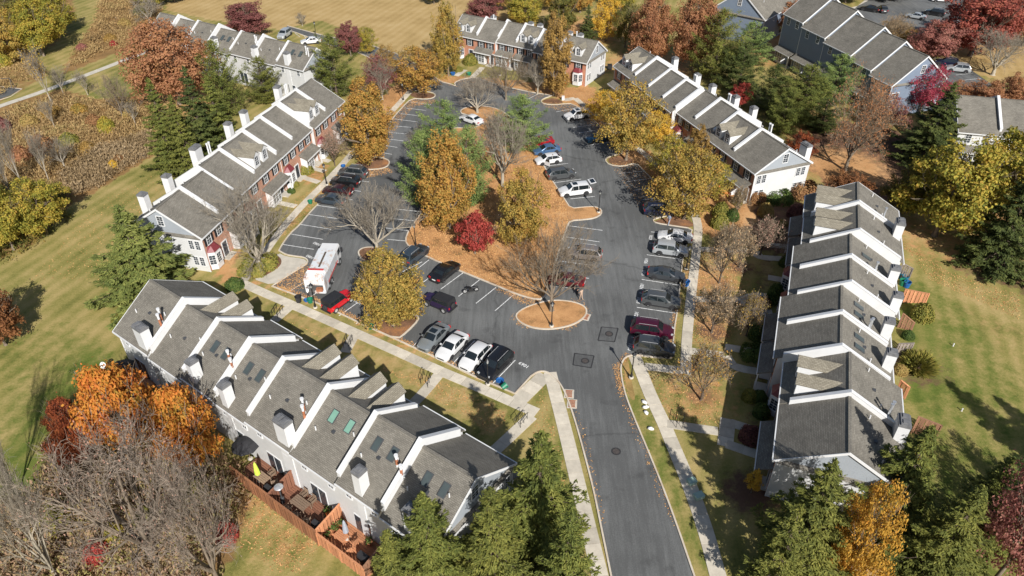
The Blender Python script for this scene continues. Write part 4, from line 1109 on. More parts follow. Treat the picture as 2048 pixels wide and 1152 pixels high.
townhouse(rowI, s0_, s0_ + 5.9, n0_ - 6.7, n0_ + 6.7, 5.5, 9.0, 'pale house at the right edge, left part before the white roof wall', 'pale houses at the right edge', 'white', ((.45, .3), None), (False, True), (), 'porch', None, None, ())
townhouse(rowI, s0_ + 5.9, s0_ + 18, n0_ - 6.7, n0_ + 6.7, 5.5, 9.0, 'pale house at the right edge, wide part cut by the frame', 'pale houses at the right edge', 'white', None, (True, False), (), 'bay', None, None, ())

# ------------------------------------------------------------------ cars
def paint(name, c, metal=0.0, rough=0.28):
    m, nt, nd, ln, b = new_mat(name)
    b.inputs['Base Color'].default_value = (*c, 1); b.inputs['Roughness'].default_value = rough; b.inputs['Metallic'].default_value = metal
    b.inputs['Coat Weight'].default_value = 0.6; b.inputs['Coat Roughness'].default_value = 0.08
for n_, c_, mt in [('paint_white', (.60, .60, .595), 0), ('paint_black', (.008, .008, .009), 0), ('paint_silver', (.42, .44, .45), .35), ('paint_greysilver', (.24, .26, .265), .4), ('paint_darkgrey', (.055, .06, .066), .3), ('paint_grey', (.085, .09, .092), .3),
                   ('paint_maroon', (.055, .005, .018), .15), ('paint_red', (.50, .010, .015), 0), ('paint_deepred', (.26, .008, .014), 0), ('paint_darkred', (.09, .010, .012), .1), ('paint_purple', (.028, .015, .055), .2), ('paint_navy', (.014, .018, .045), .2), ('paint_blue', (.07, .14, .26), .3), ('paint_teal', (.01, .05, .10), .2), ('paint_oxblood', (.035, .010, .012), .1), ('paint_tan', (.20, .18, .17), .35), ('paint_bluegrey', (.04, .055, .07), .2)]: paint(n_, c_, mt)
simple('tyre', (.02, .02, .021), .85, .2); simple('alloy', (.58, .58, .57), .35, .1, 3, .5); simple('alloy_dark', (.05, .05, .05), .4, .1, 3, .5)
simple('plastic_black', (.018, .018, .02), .6, .15)
m, nt, nd, ln, b = new_mat('car_glass'); b.inputs['Base Color'].default_value = (.012, .016, .018, 1); b.inputs['Roughness'].default_value = .04; b.inputs['Specular IOR Level'].default_value = .9
simple('lamp_red', (.42, .015, .015), .25, .1); simple('lamp_clear', (.42, .43, .43), .12, .05); simple('plate', (.75, .76, .74), .5, .05)

CARS = {}
def car_type(kind):
    """meshes of one body style, shared by every car of that style"""
    if kind in CARS: return CARS[kind]
    suv = kind in ('suv', 'van', 'wagon')
    if kind == 'sedan': L, Wd, roof, belt, bon = 4.75, 1.84, 1.45, .95, .86
    elif kind == 'hatch': L, Wd, roof, belt, bon = 4.35, 1.80, 1.52, .97, .90
    elif kind == 'wagon': L, Wd, roof, belt, bon = 4.75, 1.86, 1.52, .98, .90
    elif kind == 'van': L, Wd, roof, belt, bon = 4.95, 1.95, 1.75, 1.08, 1.05
    else: L, Wd, roof, belt, bon = 4.7, 1.90, 1.70, 1.08, 1.02
    h = L / 2; w = Wd / 2
    # x, hood/belt height, roof height or None, width factor, roof half-width factor
    if kind == 'sedan':
        st = [(h, .58, None, .72), (h - .12, .68, None, .88), (h - .7, bon - .05, None, .98), (h - 1.25, bon + .06, None, 1), (h - 2.05, belt, roof - .03, 1), (h - 2.75, belt + .01, roof, 1), (h - 3.35, belt + .02, roof - .09, 1), (h - 4.0, belt + .05, None, .99), (h - 4.55, belt, None, .93), (h - 4.75, belt - .2, None, .80)]
        wi, ri = 3, 6
    elif kind == 'hatch':
        st = [(h, .60, None, .72), (h - .12, .72, None, .88), (h - .6, bon - .05, None, .98), (h - 1.05, bon + .06, None, 1), (h - 1.8, belt, roof - .03, 1), (h - 2.6, belt + .01, roof, 1), (h - 3.6, belt + .05, roof - .08, .99), (h - 4.2, belt + .05, None, .95), (h - 4.35, belt - .1, None, .86)]
        wi, ri = 3, 6
    else:
        bl = .25 if kind == 'suv' else (.35 if kind == 'wagon' else .18)
        st = [(h, .66, None, .76), (h - .12, .80, None, .90), (h - .75, bon - .04, None, .98), (h - 1.25, bon + .06, None, 1), (h - 1.9, belt, roof - .04, 1), (h - 2.8, belt + .01, roof, 1), (L * -.5 + .35 + bl, belt + .03, roof - .05, .985), (-h + .12, belt + .02, None, .96), (-h, belt - .2, None, .88)]
        wi, ri = 3, 6
    def sec(s):
        x, zb, zr, f = s; W_ = w * f
        p = [(W_ * .86, .24), (W_ * .985, .36), (W_, .58), (W_ * .985, zb * .86), (W_ * .95, zb)]
        if zr is None: p += [(W_ * .80, zb + .035), (W_ * .45, zb + .065), (0, zb + .075)]
        else: p += [(W_ * .74, zr - .02), (W_ * .42, zr + .035), (0, zr + .05)]
        return [(x, y, z) for y, z in p] + [(x, -y, z) for y, z in p[-2::-1]]
    S = [sec(s) for s in st]; n = len(S[0])
    mb = MB(); vs = [p for s in S for p in s]; fs = []
    for i in range(len(S) - 1):
        for j in range(n - 1): fs.append((i * n + j, i * n + j + 1, (i + 1) * n + j + 1, (i + 1) * n + j))
        fs.append((i * n + n - 1, i * n, (i + 1) * n, (i + 1) * n + n - 1))
    fs += [tuple(range(n)), tuple(range((len(S) - 1) * n + n - 1, (len(S) - 1) * n - 1, -1))]
    mb.add(vs, fs)
    body = mb.mesh('body', ['paint_white'])
    # smooth only the shallow creases
    bmx = bmesh.new(); bmx.from_mesh(body); bmesh.ops.recalc_face_normals(bmx, faces=bmx.faces)
    for e in bmx.edges: e.smooth = e.calc_face_angle(0) < rad(34)
    for f in bmx.faces: f.smooth = True
    bmx.to_mesh(body); bmx.free()
    def pane(quads, nm, out=.014, sh=.09):
        g = MB()
        for q in quads:
            q = [Vector(v) for v in q]; c = sum(q, Vector()) / len(q)
            nn = (q[1] - q[0]).cross(q[2] - q[0])
            if nn.length < 1e-8: nn = (q[2] - q[0]).cross(q[3] - q[0])
            nn.normalize()
            if nn.dot(c - Vector((c.x * .6, 0, .7))) < 0: nn = -nn; q = q[::-1]
            g.add([tuple(v + (c - v) * sh + nn * out) for v in q], [tuple(range(len(q)))])
        return g.mesh(nm, ['car_glass'])
    A, B = S[wi], S[wi + 1]; C_, D_ = S[ri], S[ri + 1]
    J = 4
    def screen(P0, P1, nm, f0, f1):
        # glass following the curve of the roof between two sections
        g = MB(); js = list(range(J + 1, n - 1 - J)); rows = []
        for f in (f0, (f0 + f1) / 2, f1):
            rows.append([Vector(P0[j]).lerp(Vector(P1[j]), f) for j in js])
        cy = .93
        vs = [(v.x, v.y * cy, v.z) for r_ in rows for v in r_]; m_ = len(js)
        e1, e2 = rows[0][m_ // 2] - rows[2][m_ // 2], Vector((0, 1, 0)); nn = e1.cross(e2).normalized()
        if nn.z < 0: nn = -nn
        vs = [tuple(Vector(v) + nn * .018) for v in vs]
        g.add(vs, [(r_ * m_ + i, r_ * m_ + i + 1, (r_ + 1) * m_ + i + 1, (r_ + 1) * m_ + i) for r_ in range(2) for i in range(m_ - 1)])
        return g.mesh(nm, ['car_glass'])
    ws = screen(A, B, 'windscreen', .08, .93)
    rw = screen(C_, D_, 'rear_window', .12, .88)
    sides = []
    for sgn in (0, 1):
        q = []
        for i in range(wi + 1, ri):
            a0, a1, b0, b1 = S[i][J], S[i][J + 1], S[i + 1][J], S[i + 1][J + 1]
            if sgn: a0, a1, b0, b1 = [(x, -y, z) for x, y, z in (a0, a1, b0, b1)]
            q.append((a0, a1, b1, b0))
        # quarter panes towards the pillars
        for (i, k, fr) in ((wi, wi + 1, .62), (ri + 1, ri, .6)):
            t0 = Vector(S[i][J]).lerp(Vector(S[k][J]), 1 - fr); t1, t2 = Vector(S[k][J]), Vector(S[k][J + 1])
            tri = [t0, t2, t1]
            if sgn: tri = [Vector((v.x, -v.y, v.z)) for v in tri]
            q.append(tuple(tuple(v) for v in tri))
        sides.append(pane(q, 'side_windows', .016, .055))
    # trim: sills, arches, grille
    wb = .62 * L; xa, xb = h - .93, h - .93 - wb * .92 if False else -h + .95
    R = .335 if kind in ('sedan', 'hatch', 'wagon') else .375
    arches = []
    for x in (xa, xb):
        for s in (-1, 1):
            tr = MB()
            N = 14; y = s * (w + .008)
            ring = [(x + (R + .075) * math.cos(a), y, R + (R + .075) * math.sin(a)) for a in [math.pi * (i / (N - 1)) * 1.24 - .12 * math.pi for i in range(N)]]
            tr.add(ring + [(px_, y - s * .10, pz) for px_, y_, pz in ring], [tuple(range(N)) if s < 0 else tuple(range(N - 1, -1, -1))] + [((i, i + 1, N + i + 1, N + i) if s > 0 else (i + 1, i, N + i, N + i + 1)) for i in range(N - 1)])
            arches.append(tr.mesh('wheel_arch', ['plastic_black']))
    trim = [('wheel_arch', a) for a in arches]
    for s in (-1, 1): tr = MB(); tr.box(xb + R + .08, xa - R - .08, s * w - .02, s * w + .02, .22, .36); trim.append(('sill', tr.mesh('sill', ['plastic_black'])))
    tr = MB(); tr.box(h - .03, h + .015, -w * .5, w * .5, .40, .56); trim.append(('grille', tr.mesh('grille', ['plastic_black'])))
    tr = MB(); tr.box(-h - .02, -h + .03, -w * .6, w * .6, .30, .46); trim.append(('bumper', tr.mesh('bumper', ['plastic_black'])))
    ty = MB(); ty.lathe([(R * .62, -.11), (R * .9, -.115), (R, -.08), (R, .08), (R * .9, .115), (R * .62, .11)], 18, cap=False)
    ty.v = [(x, z, y) for x, y, z in ty.v]
    tyre = ty.mesh('wheel', ['tyre'], True)
    rm = MB(); rm.lathe([(R * .64, -.09), (R * .64, .085), (R * .55, .10), (R * .48, .07), (R * .15, .075), (.01, .085)], 16)
    for i in range(5):
        T = Matrix.Rotation(i * 2 * math.pi / 5, 4, 'Z'); rm.box(.02, R * .58, -.035, .035, .06, .105, 0, T)
    rm.v = [(x, z, y) for x, y, z in rm.v]
    rim = rm.mesh('rim', ['alloy'])
    hl = MB(); hl.box(-.17, .035, -.15, .15, -.055, .055); head = hl.mesh('headlight', ['lamp_clear'])
    tl = MB(); tl.box(-.05, .10, -.17, .17, -.12, .12); tail = tl.mesh('taillight', ['lamp_red'])
    mi = MB(); mi.box(-.08, .08, -.1, .1, -.07, .07); mirror = mi.mesh('mirror', ['paint_white'])
    pl = MB(); pl.box(-.012, .012, -.26, .26, -.07, .07); plate = pl.mesh('number_plate', ['plate'])
    rr = MB(); rr.tube([(h - 2.0, 0, 0), (h - 2.1, 0, .05), (-h + 1.0, 0, .03), (-h + .9, 0, -.03)], [.022] * 4, 5); rail = rr.mesh('roof_rail', ['alloy'])
    sr = MB(); sr.box(-.36, .36, -.42, .42, 0, .012); sun_ = sr.mesh('sunroof', ['car_glass'])
    CARS[kind] = dict(L=L, w=w, h=h, R=R, xa=xa, xb=xb, roof=roof, belt=belt, bon=bon, body=body, ws=ws, rw=rw, sides=sides, trim=trim, tyre=tyre, rim=rim, head=head, tail=tail, mirror=mirror, plate=plate, rail=rail, sunroof=sun_, S=S, suv=suv)
    return CARS[kind]

def car(kind, col, c, ahead, label, rails=None, rim='alloy', sunroof=False, cat='car', group='parked cars', z=.02, scale=1.0):
    """c: pixel under the middle of the car, ahead: pixel direction of the bonnet"""
    T = car_type(kind)
    x, y = G(*c); ang = dirang((c[0] - ahead[0] * .5, c[1] - ahead[1] * .5), (c[0] + ahead[0] * .5, c[1] + ahead[1] * .5))
    t = thing('parked_car', label, cat, (x, y, z), ang, group)
    t.scale = (scale,) * 3
    body = inst('body', T['body'], t, mats=[col])
    inst('windscreen', T['ws'], t); inst('rear_window', T['rw'], t)
    for s in T['sides']: inst('side_windows', s, t)
    for nm_, tm_ in T['trim']: inst(nm_, tm_, t)
    for xx in (T['xa'], T['xb']):
        for s in (-1, 1):
            wh = inst('wheel', T['tyre'], t, (xx, s * (T['w'] - .10), T['R']), 0 if s > 0 else math.pi)
            inst('rim', T['rim'], wh, mats=[rim])
    h, w = T['h'], T['w']
    for s in (-1, 1):
        inst('headlight', T['head'], t, (h - .13, s * w * .68, T['bon'] - .20), s * .35)
        inst('taillight', T['tail'], t, (-h + .07, s * w * .76, T['belt'] - .17), -s * .25)
        inst('mirror', T['mirror'], t, (h - 1.62, s * (w + .08), T['belt'] + .06), mats=[col])
        if rails if rails is not None else T['suv']: inst('roof_rail', T['rail'], t, (0, s * w * .66, T['roof'] + .03))
    inst('number_plate', T['plate'], t, (-h - .015, 0, T['belt'] - .30))
    if sunroof: inst('sunroof', T['sunroof'], t, (h - 2.45, 0, T['roof'] + .052))
    return t

SWd = (-45.5, 47); UPd = (30, -24); Ed = (76, 11.8)
car('sedan', 'paint_greysilver', (868, 682), SWd, 'grey silver sedan with sunroof, first in the kerb row by the mulch island', sunroof=True)
car('sedan', 'paint_white', (905, 700), SWd, 'white sedan with black grille parked next to the grey silver sedan')
car('hatch', 'paint_white', (951, 721), SWd, 'rounded white hatchback parked between a white sedan and the black van', scale=1.04)
car('van', 'paint_black', (991, 737), SWd, 'glossy black van with roof rails beside the empty end stall')
car('sedan', 'paint_black', (891, 550), UPd, 'black sedan with red tail lights facing the leaf covered island')
car('suv', 'paint_bluegrey', (830, 517), UPd, 'dark car half hidden behind the gold tree, nose to the island')
car('sedan', 'paint_white', (1349, 480), (-76, -10), 'white sedan parked nose out beside the small mulch island', rim='alloy_dark')
car('suv', 'paint_silver', (1340, 507), (74, 10), 'boxy silver estate car next to the white sedan by the pavement', rails=True)
car('sedan', 'paint_darkgrey', (1331, 556), Ed, 'dark grey sedan parked alone beside the blue bin')
car('wagon', 'paint_grey', (1321, 608), Ed, 'grey wagon parked alone between two empty stalls')
car('van', 'paint_maroon', (1303, 668), Ed, 'dark maroon minivan with silver roof rails')
car('suv', 'paint_darkgrey', (1307, 703), Ed, 'dark grey crossover in the last stall by the lamp post')
car('suv', 'paint_navy', (1318, 427), (60, 1), 'dark navy crossover under the gold tree by the mulch island')
car('hatch', 'paint_teal', (1196, 282), (-46, 8), 'dark teal hatchback in the tree shade')
car('suv', 'paint_white', (1153, 237), (-46, 8), 'white crossover parked alone near the far right island', sunroof=True)
car('sedan', 'paint_deepred', (1080, 290), (-44, 6), 'bright red car poking out from under the tree')
car('sedan', 'paint_blue', (1093, 306), (-45, 7), 'blue car between the red car and the white hatchback')
wh = car('hatch', 'paint_white', (1096, 326), (-47, 7), 'white hatchback with its driver door open', rim='alloy_dark')
car('suv', 'paint_grey', (1122, 355), (50, -7), 'dark grey crossover next to the white hatchback, nose out', rails=False)
wt = car('van', 'paint_white', (1149, 388), (-55, 7), 'white people carrier with its tailgate raised', rim='alloy_dark', sunroof=True, rails=False)
car('suv', 'paint_tan', (1168, 515), (-74, -9), 'grey brown crossover alone in the right side of the island')
car('sedan', 'paint_darkred', (1132, 568), (-74, -10), 'dark red car under the bare branches of the big tree')
car('suv', 'paint_grey', (707, 352), (-52, -6), 'dark grey crossover, uppermost of the four cars by the left pavement')
car('suv', 'paint_black', (692, 370), (-52, -6), 'black crossover, second of the four cars by the left pavement')
car('sedan', 'paint_oxblood', (677, 388), (-53, -7), 'very dark red sedan, third of the four cars by the left pavement')
car('sedan', 'paint_bluegrey', (663, 406), (-54, -8), 'blackish sedan, lowest of the four cars by the left pavement')
car('sedan', 'paint_white', (943, 245), (-40, -14), 'white car behind the pine at the top of the island')
car('suv', 'paint_silver', (570, 74), (-14, 10), 'silver crossover in the car park behind the top left row', group='cars in the far car parks')
car('sedan', 'paint_white', (623, 87), (-30, 3), 'white car behind the top left row beside the pine', group='cars in the far car parks')
car('sedan', 'paint_black', (1738, 22), (-30, -5), 'black sedan at the left end of the far car park', group='cars in the far car parks')
car('hatch', 'paint_darkgrey', (1764, 23), (-14, -16), 'small dark car with reddish things beside it in the far car park', group='cars in the far car parks')
car('sedan', 'paint_silver', (1830, 37), (-36, -6), 'silver grey sedan under the far bare trees', group='cars in the far car parks')
car('suv', 'paint_black', (1868, 30), (-36, -6), 'black crossover in the deep shade of the far car park', group='cars in the far car parks')
car('suv', 'paint_white', (1880, 3), (-40, -2), 'white car at the very top edge of the far car park', group='cars in the far car parks')
car('suv', 'paint_navy', (1892, 131), (-38, -6), 'navy car parked beside the blue gable', group='cars in the far car parks')
car('suv', 'paint_silver', (1914, 143), (-38, -4), 'silver hatchback next to the navy car beside the blue gable', group='cars in the far car parks')
# open tailgate and open door
T_ = CARS['van']; mb = MB(); mb.box(-.95, 0, -.72, .72, -.03, .03)
tg = mb.build('tailgate', 'paint_white', wt, (-T_['h'] + .28, 0, T_['roof'] + .03)); tg.rotation_euler = (0, rad(8), 0)
mb = MB(); mb.box(-.85, -.2, -.55, .55, .03, .045); mb.build('tailgate_window', 'car_glass', tg)
T_ = CARS['hatch']; mb = MB(); mb.box(-1.05, 0, -.03, .03, .3, .95); mb.add([(-1.0, 0, .95), (-.1, 0, .95), (-.55, 0, 1.42), (-.95, 0, 1.42)], [(0, 1, 2, 3)], 1)
dr = mb.build('open_door', ['paint_white', 'car_glass'], wh, (T_['h'] - 1.25, T_['w'], 0)); dr.rotation_euler = (0, 0, rad(-58))

# boxy off-roaders
def jeep(col, top, c, ahead, label, fl):
    x, y = G(*c); ang = dirang((c[0] - ahead[0] * .5, c[1] - ahead[1] * .5), (c[0] + ahead[0] * .5, c[1] + ahead[1] * .5))
    t = thing('off_roader', label, 'car', (x, y, .02), ang, 'boxy off-road cars')
    mb = MB(); w = .80
    mb.prof_x([(-w, .45), (w, .45), (w, 1.06), (w * .9, 1.12), (-w * .9, 1.12), (-w, 1.06)], -2.0, .62)
    mb.add([(.62, -w, .5), (.62, w, .5), (2.0, w * .8, .55), (2.0, -w * .8, .55), (.62, -w, 1.10), (.62, w, 1.10), (1.98, w * .76, 1.02), (1.98, -w * .76, 1.02)], [(3, 2, 1, 0), (4, 5, 6, 7), (1, 2, 6, 5), (2, 3, 7, 6), (3, 0, 4, 7), (0, 1, 5, 4)])
    mb.box(1.2, 1.6, -.25, .25, 1.05, 1.10)
    mb.build('body', col, t)
    mb = MB(); mb.add([(.75, -.74, 1.10), (.75, .74, 1.10), (-1.98, .78, 1.10), (-1.98, -.78, 1.10), (.38, -.66, 1.78), (.38, .66, 1.78), (-1.92, .70, 1.80), (-1.92, -.70, 1.80)], [(4, 5, 6, 7), (0, 1, 5, 4), (1, 2, 6, 5), (2, 3, 7, 6), (3, 0, 4, 7)])
    hard = mb.build('hard_top', top, t)
    mb = MB(); mb.add([(.745, -.66, 1.16), (.745, .66, 1.16), (.44, .6, 1.70), (.44, -.6, 1.70)], [(0, 1, 2, 3)]); mb.v = [(a + .012, b, c) for a, b, c in mb.v]; mb.build('windscreen', 'car_glass', t)
    for s in (-1, 1):
        mb = MB()
        for a0, a1 in ((.5, -.32), (-.44, -1.15), (-1.27, -1.85)):
            q = []
            for a, z in ((a0, 1.18), (a1, 1.18), (a1, 1.66), (min(a0, .34), 1.66)): q.append((a, s * (.765 - (z - 1.1) * .115 + .012), z))
            mb.add(q, [(0, 1, 2, 3) if s < 0 else (3, 2, 1, 0)])
        mb.build('side_windows', 'car_glass', t)
        for (xx, col2) in ((1.28, 0), (-1.25, 0)):
            m2 = MB()
            for i in range(8):
                a0, a1 = math.pi * i / 8 * .8 + .3, math.pi * (i + 1) / 8 * .8 + .3
                pts = [(xx + .50 * math.cos(a0), .42 + .50 * math.sin(a0)), (xx + .50 * math.cos(a1), .42 + .50 * math.sin(a1)), (xx + .43 * math.cos(a1), .42 + .43 * math.sin(a1)), (xx + .43 * math.cos(a0), .42 + .43 * math.sin(a0))]
                y0, y1 = s * .70, s * .95
                m2.add([(p, y0, q) for p, q in pts] + [(p, y1, q) for p, q in pts], [(0, 1, 5, 4), (1, 2, 6, 5), (2, 3, 7, 6), (3, 0, 4, 7), (4, 5, 6, 7)])
            m2.build('mudguard', fl, t)
    for xx in (1.28, -1.25):
        for s in (-1, 1):
            m2 = MB(); m2.lathe([(.24, -.14), (.38, -.14), (.42, -.1), (.42, .1), (.38, .14), (.24, .14)], 18, cap=False); m2.v = [(a, c, b) for a, b, c in m2.v]
            wl_ = m2.build('wheel', 'tyre', t, (xx, s * .80, .42), 0, True)
            m2 = MB(); m2.lathe([(.25, 0), (.25, .11), (.20, .12), (.05, .10), (.01, .11)], 12); m2.v = [(a, s * c, b) for a, b, c in m2.v]; m2.build('rim', 'alloy', wl_)
    m2 = MB(); m2.lathe([(.2, -.12), (.38, -.12), (.40, 0), (.38, .12), (.2, .12)], 16); m2.v = [(c, a, b) for a, b, c in m2.v]; m2.build('spare_wheel', 'tyre', t, (-2.14, 0, 1.0), 0, True)
    mb = MB(); mb.box(1.98, 2.16, -.85, .85, .42, .58); mb.build('bumper', 'plastic_black', t)
    mb = MB(); mb.box(-2.18, -2.0, -.8, .8, .42, .56); mb.build('bumper', 'plastic_black', t)
    for s in (-1, 1):
        mb = MB(); mb.lathe([(.1, 0), (.1, .05), (.01, .06)], 10); mb.v = [(2.0 + c, s * .48 + a, .82 + b) for a, b, c in mb.v]; mb.build('headlight', 'lamp_clear', t)
        mb = MB(); mb.box(-2.06, -1.99, s * .68 - .08, s * .68 + .08, .78, 1.0); mb.build('taillight', 'lamp_red', t)
        mb = MB(); mb.box(.48, .62, s * .93 - .1, s * .93 + .1, 1.12, 1.28); mb.build('mirror', 'plastic_black', t)
        mb = MB(); mb.box(-.8, .8, s * .82 - .06, s * .82 + .06, .36, .42); mb.build('side_step', 'plastic_black', t)
jeep('paint_red', 'plastic_black', (678, 611), (30.5, -21.5), 'bright red boxy off-roader with black hard top', 'paint_red')
jeep('paint_purple', 'plastic_black', (879, 613), (-35.6, -14.8), 'dark purple boxy off-roader standing in the lane', 'plastic_black')

# refuse lorry
def rustmat():
    m, nt, nd, ln, b = new_mat('rusty_white')
    tc = nd.new('ShaderNodeTexCoord'); n = noise(nd, ln, tc.outputs['Object'], 1.3, 7, 0.75)
    r = ramp(nd, [(0.50, (.58, .60, .61)), (0.58, (.52, .44, .39)), (0.66, (.28, .11, .06))]); ln.new(n.outputs[0], r.inputs[0]); ln.new(r.outputs[0], b.inputs['Base Color']); b.inputs['Roughness'].default_value = .6
rustmat()
simple('lorry_red', (.42, .05, .045), .5, .3, 2); simple('hopper_dark', (.10, .095, .09), .7, .4, 2)
tx = thing('refuse_lorry', 'white rusty refuse lorry with open loading hopper at the back', 'lorry', (*G(651, 557), .02), dirang((643, 570), (667, 515)))
mb = MB(); b0 = [(-1.2, 1.05), (1.2, 1.05), (1.25, 1.5), (1.25, 2.75), (.95, 3.15), (-.95, 3.15), (-1.25, 2.75), (-1.25, 1.5)]
mb.prof_x(b0, -2.6, 2.2); mb.build('body', 'rusty_white', tx)
mb = MB(); mb.prof_x([(-1.27, .75), (1.27, .75), (1.27, 2.9), (1.0, 3.25), (-1.0, 3.25), (-1.27, 2.9)], -2.75, -2.55)
for s in (-1, 1): mb.prof_x([(s * 1.13 - .13, .7), (s * 1.13 + .13, .7), (s * 1.13 + .13, 2.9), (s * 1.13 - .13, 2.9)], -4.0, -2.75)
mb.add([(-2.75, -1.0, 3.25), (-2.75, 1.0, 3.25), (-4.0, 1.0, 2.6), (-4.0, -1.0, 2.6), (-2.75, -1.0, 3.05), (-2.75, 1.0, 3.05), (-4.0, 1.0, 1.9), (-4.0, -1.0, 1.9)], [(3, 2, 1, 0), (0, 1, 5, 4), (1, 2, 6, 5), (2, 3, 7, 6), (3, 0, 4, 7), (4, 5, 6, 7)])
tail = mb.build('tailgate', 'rusty_white', tx)
mb = MB(); mb.box(-3.9, -2.75, -1.0, 1.0, .75, .95); mb.box(-2.85, -2.76, -1.0, 1.0, .95, 2.2); mb.build('hopper', 'hopper_dark', tail)
mb = MB(); mb.box(-4.1, -3.9, -1.2, .1, .72, 1.05); mb.build('loading_sill', 'rusty_white', tail)
mb = MB(); mb.box(-4.15, -3.7, -.9, -.1, 1.0, 1.4); mb.build('rust_panel', 'flue_rust', tail)
mb = MB(); mb.box(-2.78, -2.5, -.95, .95, 3.25, 3.36); mb.build('red_hinge_bar', 'lorry_red', tail)
mb = MB(); mb.box(-1.9, 1.4, -.28, -.05, 3.15, 3.19); mb.build('roof_stripe', 'bark_dark', tx)
mb = MB(); mb.box(-2.5, 2.1, -1.29, -1.25, 1.25, 1.45); mb.box(-2.5, 2.1, 1.25, 1.29, 1.25, 1.45); mb.build('side_stripe', 'lorry_red', tx)
mb = MB(); mb.prof_x([(-1.18, .75), (1.18, .75), (1.18, 2.5), (1.05, 2.75), (-1.05, 2.75), (-1.18, 2.5)], 2.45, 4.0); mb.build('cab', 'white_trim', tx)
mb = MB(); mb.box(4.0, 4.02, -1.0, 1.0, 1.6, 2.5); mb.build('windscreen', 'car_glass', tx)
for s in (-1, 1):
    mb = MB(); mb.box(2.75, 3.8, s * 1.19 - .012, s * 1.19 + .012, 1.65, 2.4); mb.build('side_windows', 'car_glass', tx)
    mb = MB(); mb.box(3.7, 3.85, s * 1.45 - .12, s * 1.45 + .12, 1.7, 2.3); mb.build('mirror', 'plastic_black', tx)
mb = MB(); mb.box(-2.6, 3.9, -.9, .9, .55, 1.05); mb.build('chassis', 'lorry_red', tx)
for xx in (3.1, -1.1, -2.2):
    for s in (-1, 1):
        m2 = MB(); m2.lathe([(.28, -.17), (.48, -.17), (.52, -.1), (.52, .1), (.48, .17), (.28, .17)], 18, cap=False); m2.v = [(a, c, b) for a, b, c in m2.v]
        w_ = m2.build('wheel', 'tyre', tx, (xx, s * 1.08, .52), 0, True)
        m2 = MB(); m2.lathe([(.3, 0), (.3, .12), (.2, .16), (.01, .17)], 12); m2.v = [(a, s * c, b) for a, b, c in m2.v]; m2.build('rim', 'lamp_clear', w_)

# motorcycle on its stand
mx_, my_ = G(942, 585); mo = thing('motorcycle', 'black motorcycle on its stand across a stall line', 'motorcycle', (mx_, my_, .02), dirang((955, 583), (929, 587)))
for xx in (.75, -.72):
    m2 = MB()
    for i in range(14):
        a0, a1 = 2 * math.pi * i / 14, 2 * math.pi * (i + 1) / 14
        m2.tube([(xx + .27 * math.cos(a0), 0, .31 + .27 * math.sin(a0)), (xx + .27 * math.cos(a1), 0, .31 + .27 * math.sin(a1))], [.06, .06], 6, 0, False)
    w_ = m2.build('wheel', 'tyre', mo); m2 = MB(); m2.lathe([(.2, -.03), (.2, .03), (.02, .05)], 10); m2.v = [(xx + a, c, .31 + b) for a, b, c in m2.v]; m2.build('rim', 'alloy', w_)
mb = MB(); mb.tube([(.75, -.08, .31), (.48, -.08, .95)], [.03, .03]); mb.tube([(.75, .08, .31), (.48, .08, .95)], [.03, .03]); mb.build('fork', 'alloy_dark', mo)
mb = MB(); mb.tube([(.42, -.42, 1.08), (.50, -.15, .98), (.50, .15, .98), (.42, .42, 1.08)], [.025] * 4); mb.build('handlebar', 'black_paint', mo)
mb = MB(); mb.tube([(.45, 0, .78), (.25, 0, .86), (-.05, 0, .78)], [.08, .16, .1], 8); mb.build('fuel_tank', 'paint_black', mo)
mb = MB(); mb.tube([(-.02, 0, .72), (-.35, 0, .68), (-.75, 0, .76), (-.95, 0, .74)], [.10, .15, .12, .05], 8); mb.build('seat', 'plastic_black', mo)
mb = MB(); mb.box(-.25, .3, -.18, .18, .28, .62); mb.tube([(.2, .2, .3), (-.6, .22, .3), (-.95, .22, .36)], [.05, .05, .06]); mb.build('engine', 'alloy_dark', mo)

# ------------------------------------------------------------------ lamp posts
m, nt, nd, ln, b = new_mat('lantern_glass'); b.inputs['Base Color'].default_value = (.35, .36, .34, 1); b.inputs['Roughness'].default_value = .15
mb = MB(); mb.lathe([(.14, 0), (.14, .5), (.10, .6), (.075, .7), (.06, 1.4), (.055, 2.85), (.08, 2.9), (.05, 2.98)], 10); POST = mb.mesh('post', ['black_paint'], True)
mb = MB(); mb.lathe([(.07, 2.95), (.13, 3.02), (.12, 3.05)], 8); mb.lathe([(.27, 3.42), (.16, 3.56), (.05, 3.66), (.03, 3.78), (.01, 3.82)], 8)
for i in range(4):
    a = i * math.pi / 2 + .4; mb.tube([(.11 * math.cos(a), .11 * math.sin(a), 3.03), (.21 * math.cos(a), .21 * math.sin(a), 3.44)], [.014, .014], 4)
LANT = mb.mesh('lantern', ['black_paint'])
mb = MB(); mb.lathe([(.10, 3.05), (.19, 3.42)], 8); LGLS = mb.mesh('lantern_glass', ['lantern_glass'])
mb = MB(); mb.lathe([(.26, 0), (.26, .16), (.2, .2)], 12); FOOT = mb.mesh('footing', ['concrete'])
def lamp(px, py, label, z=.1, far=False):
    t = thing('street_lamp', label, 'street lamp', (*G(px, py), z if not far else 0), random.uniform(0, 1), 'black lantern street lamps')
    inst('footing', FOOT, t); inst('post', POST, t); l = inst('lantern', LANT, t); inst('lantern_glass', LGLS, l)
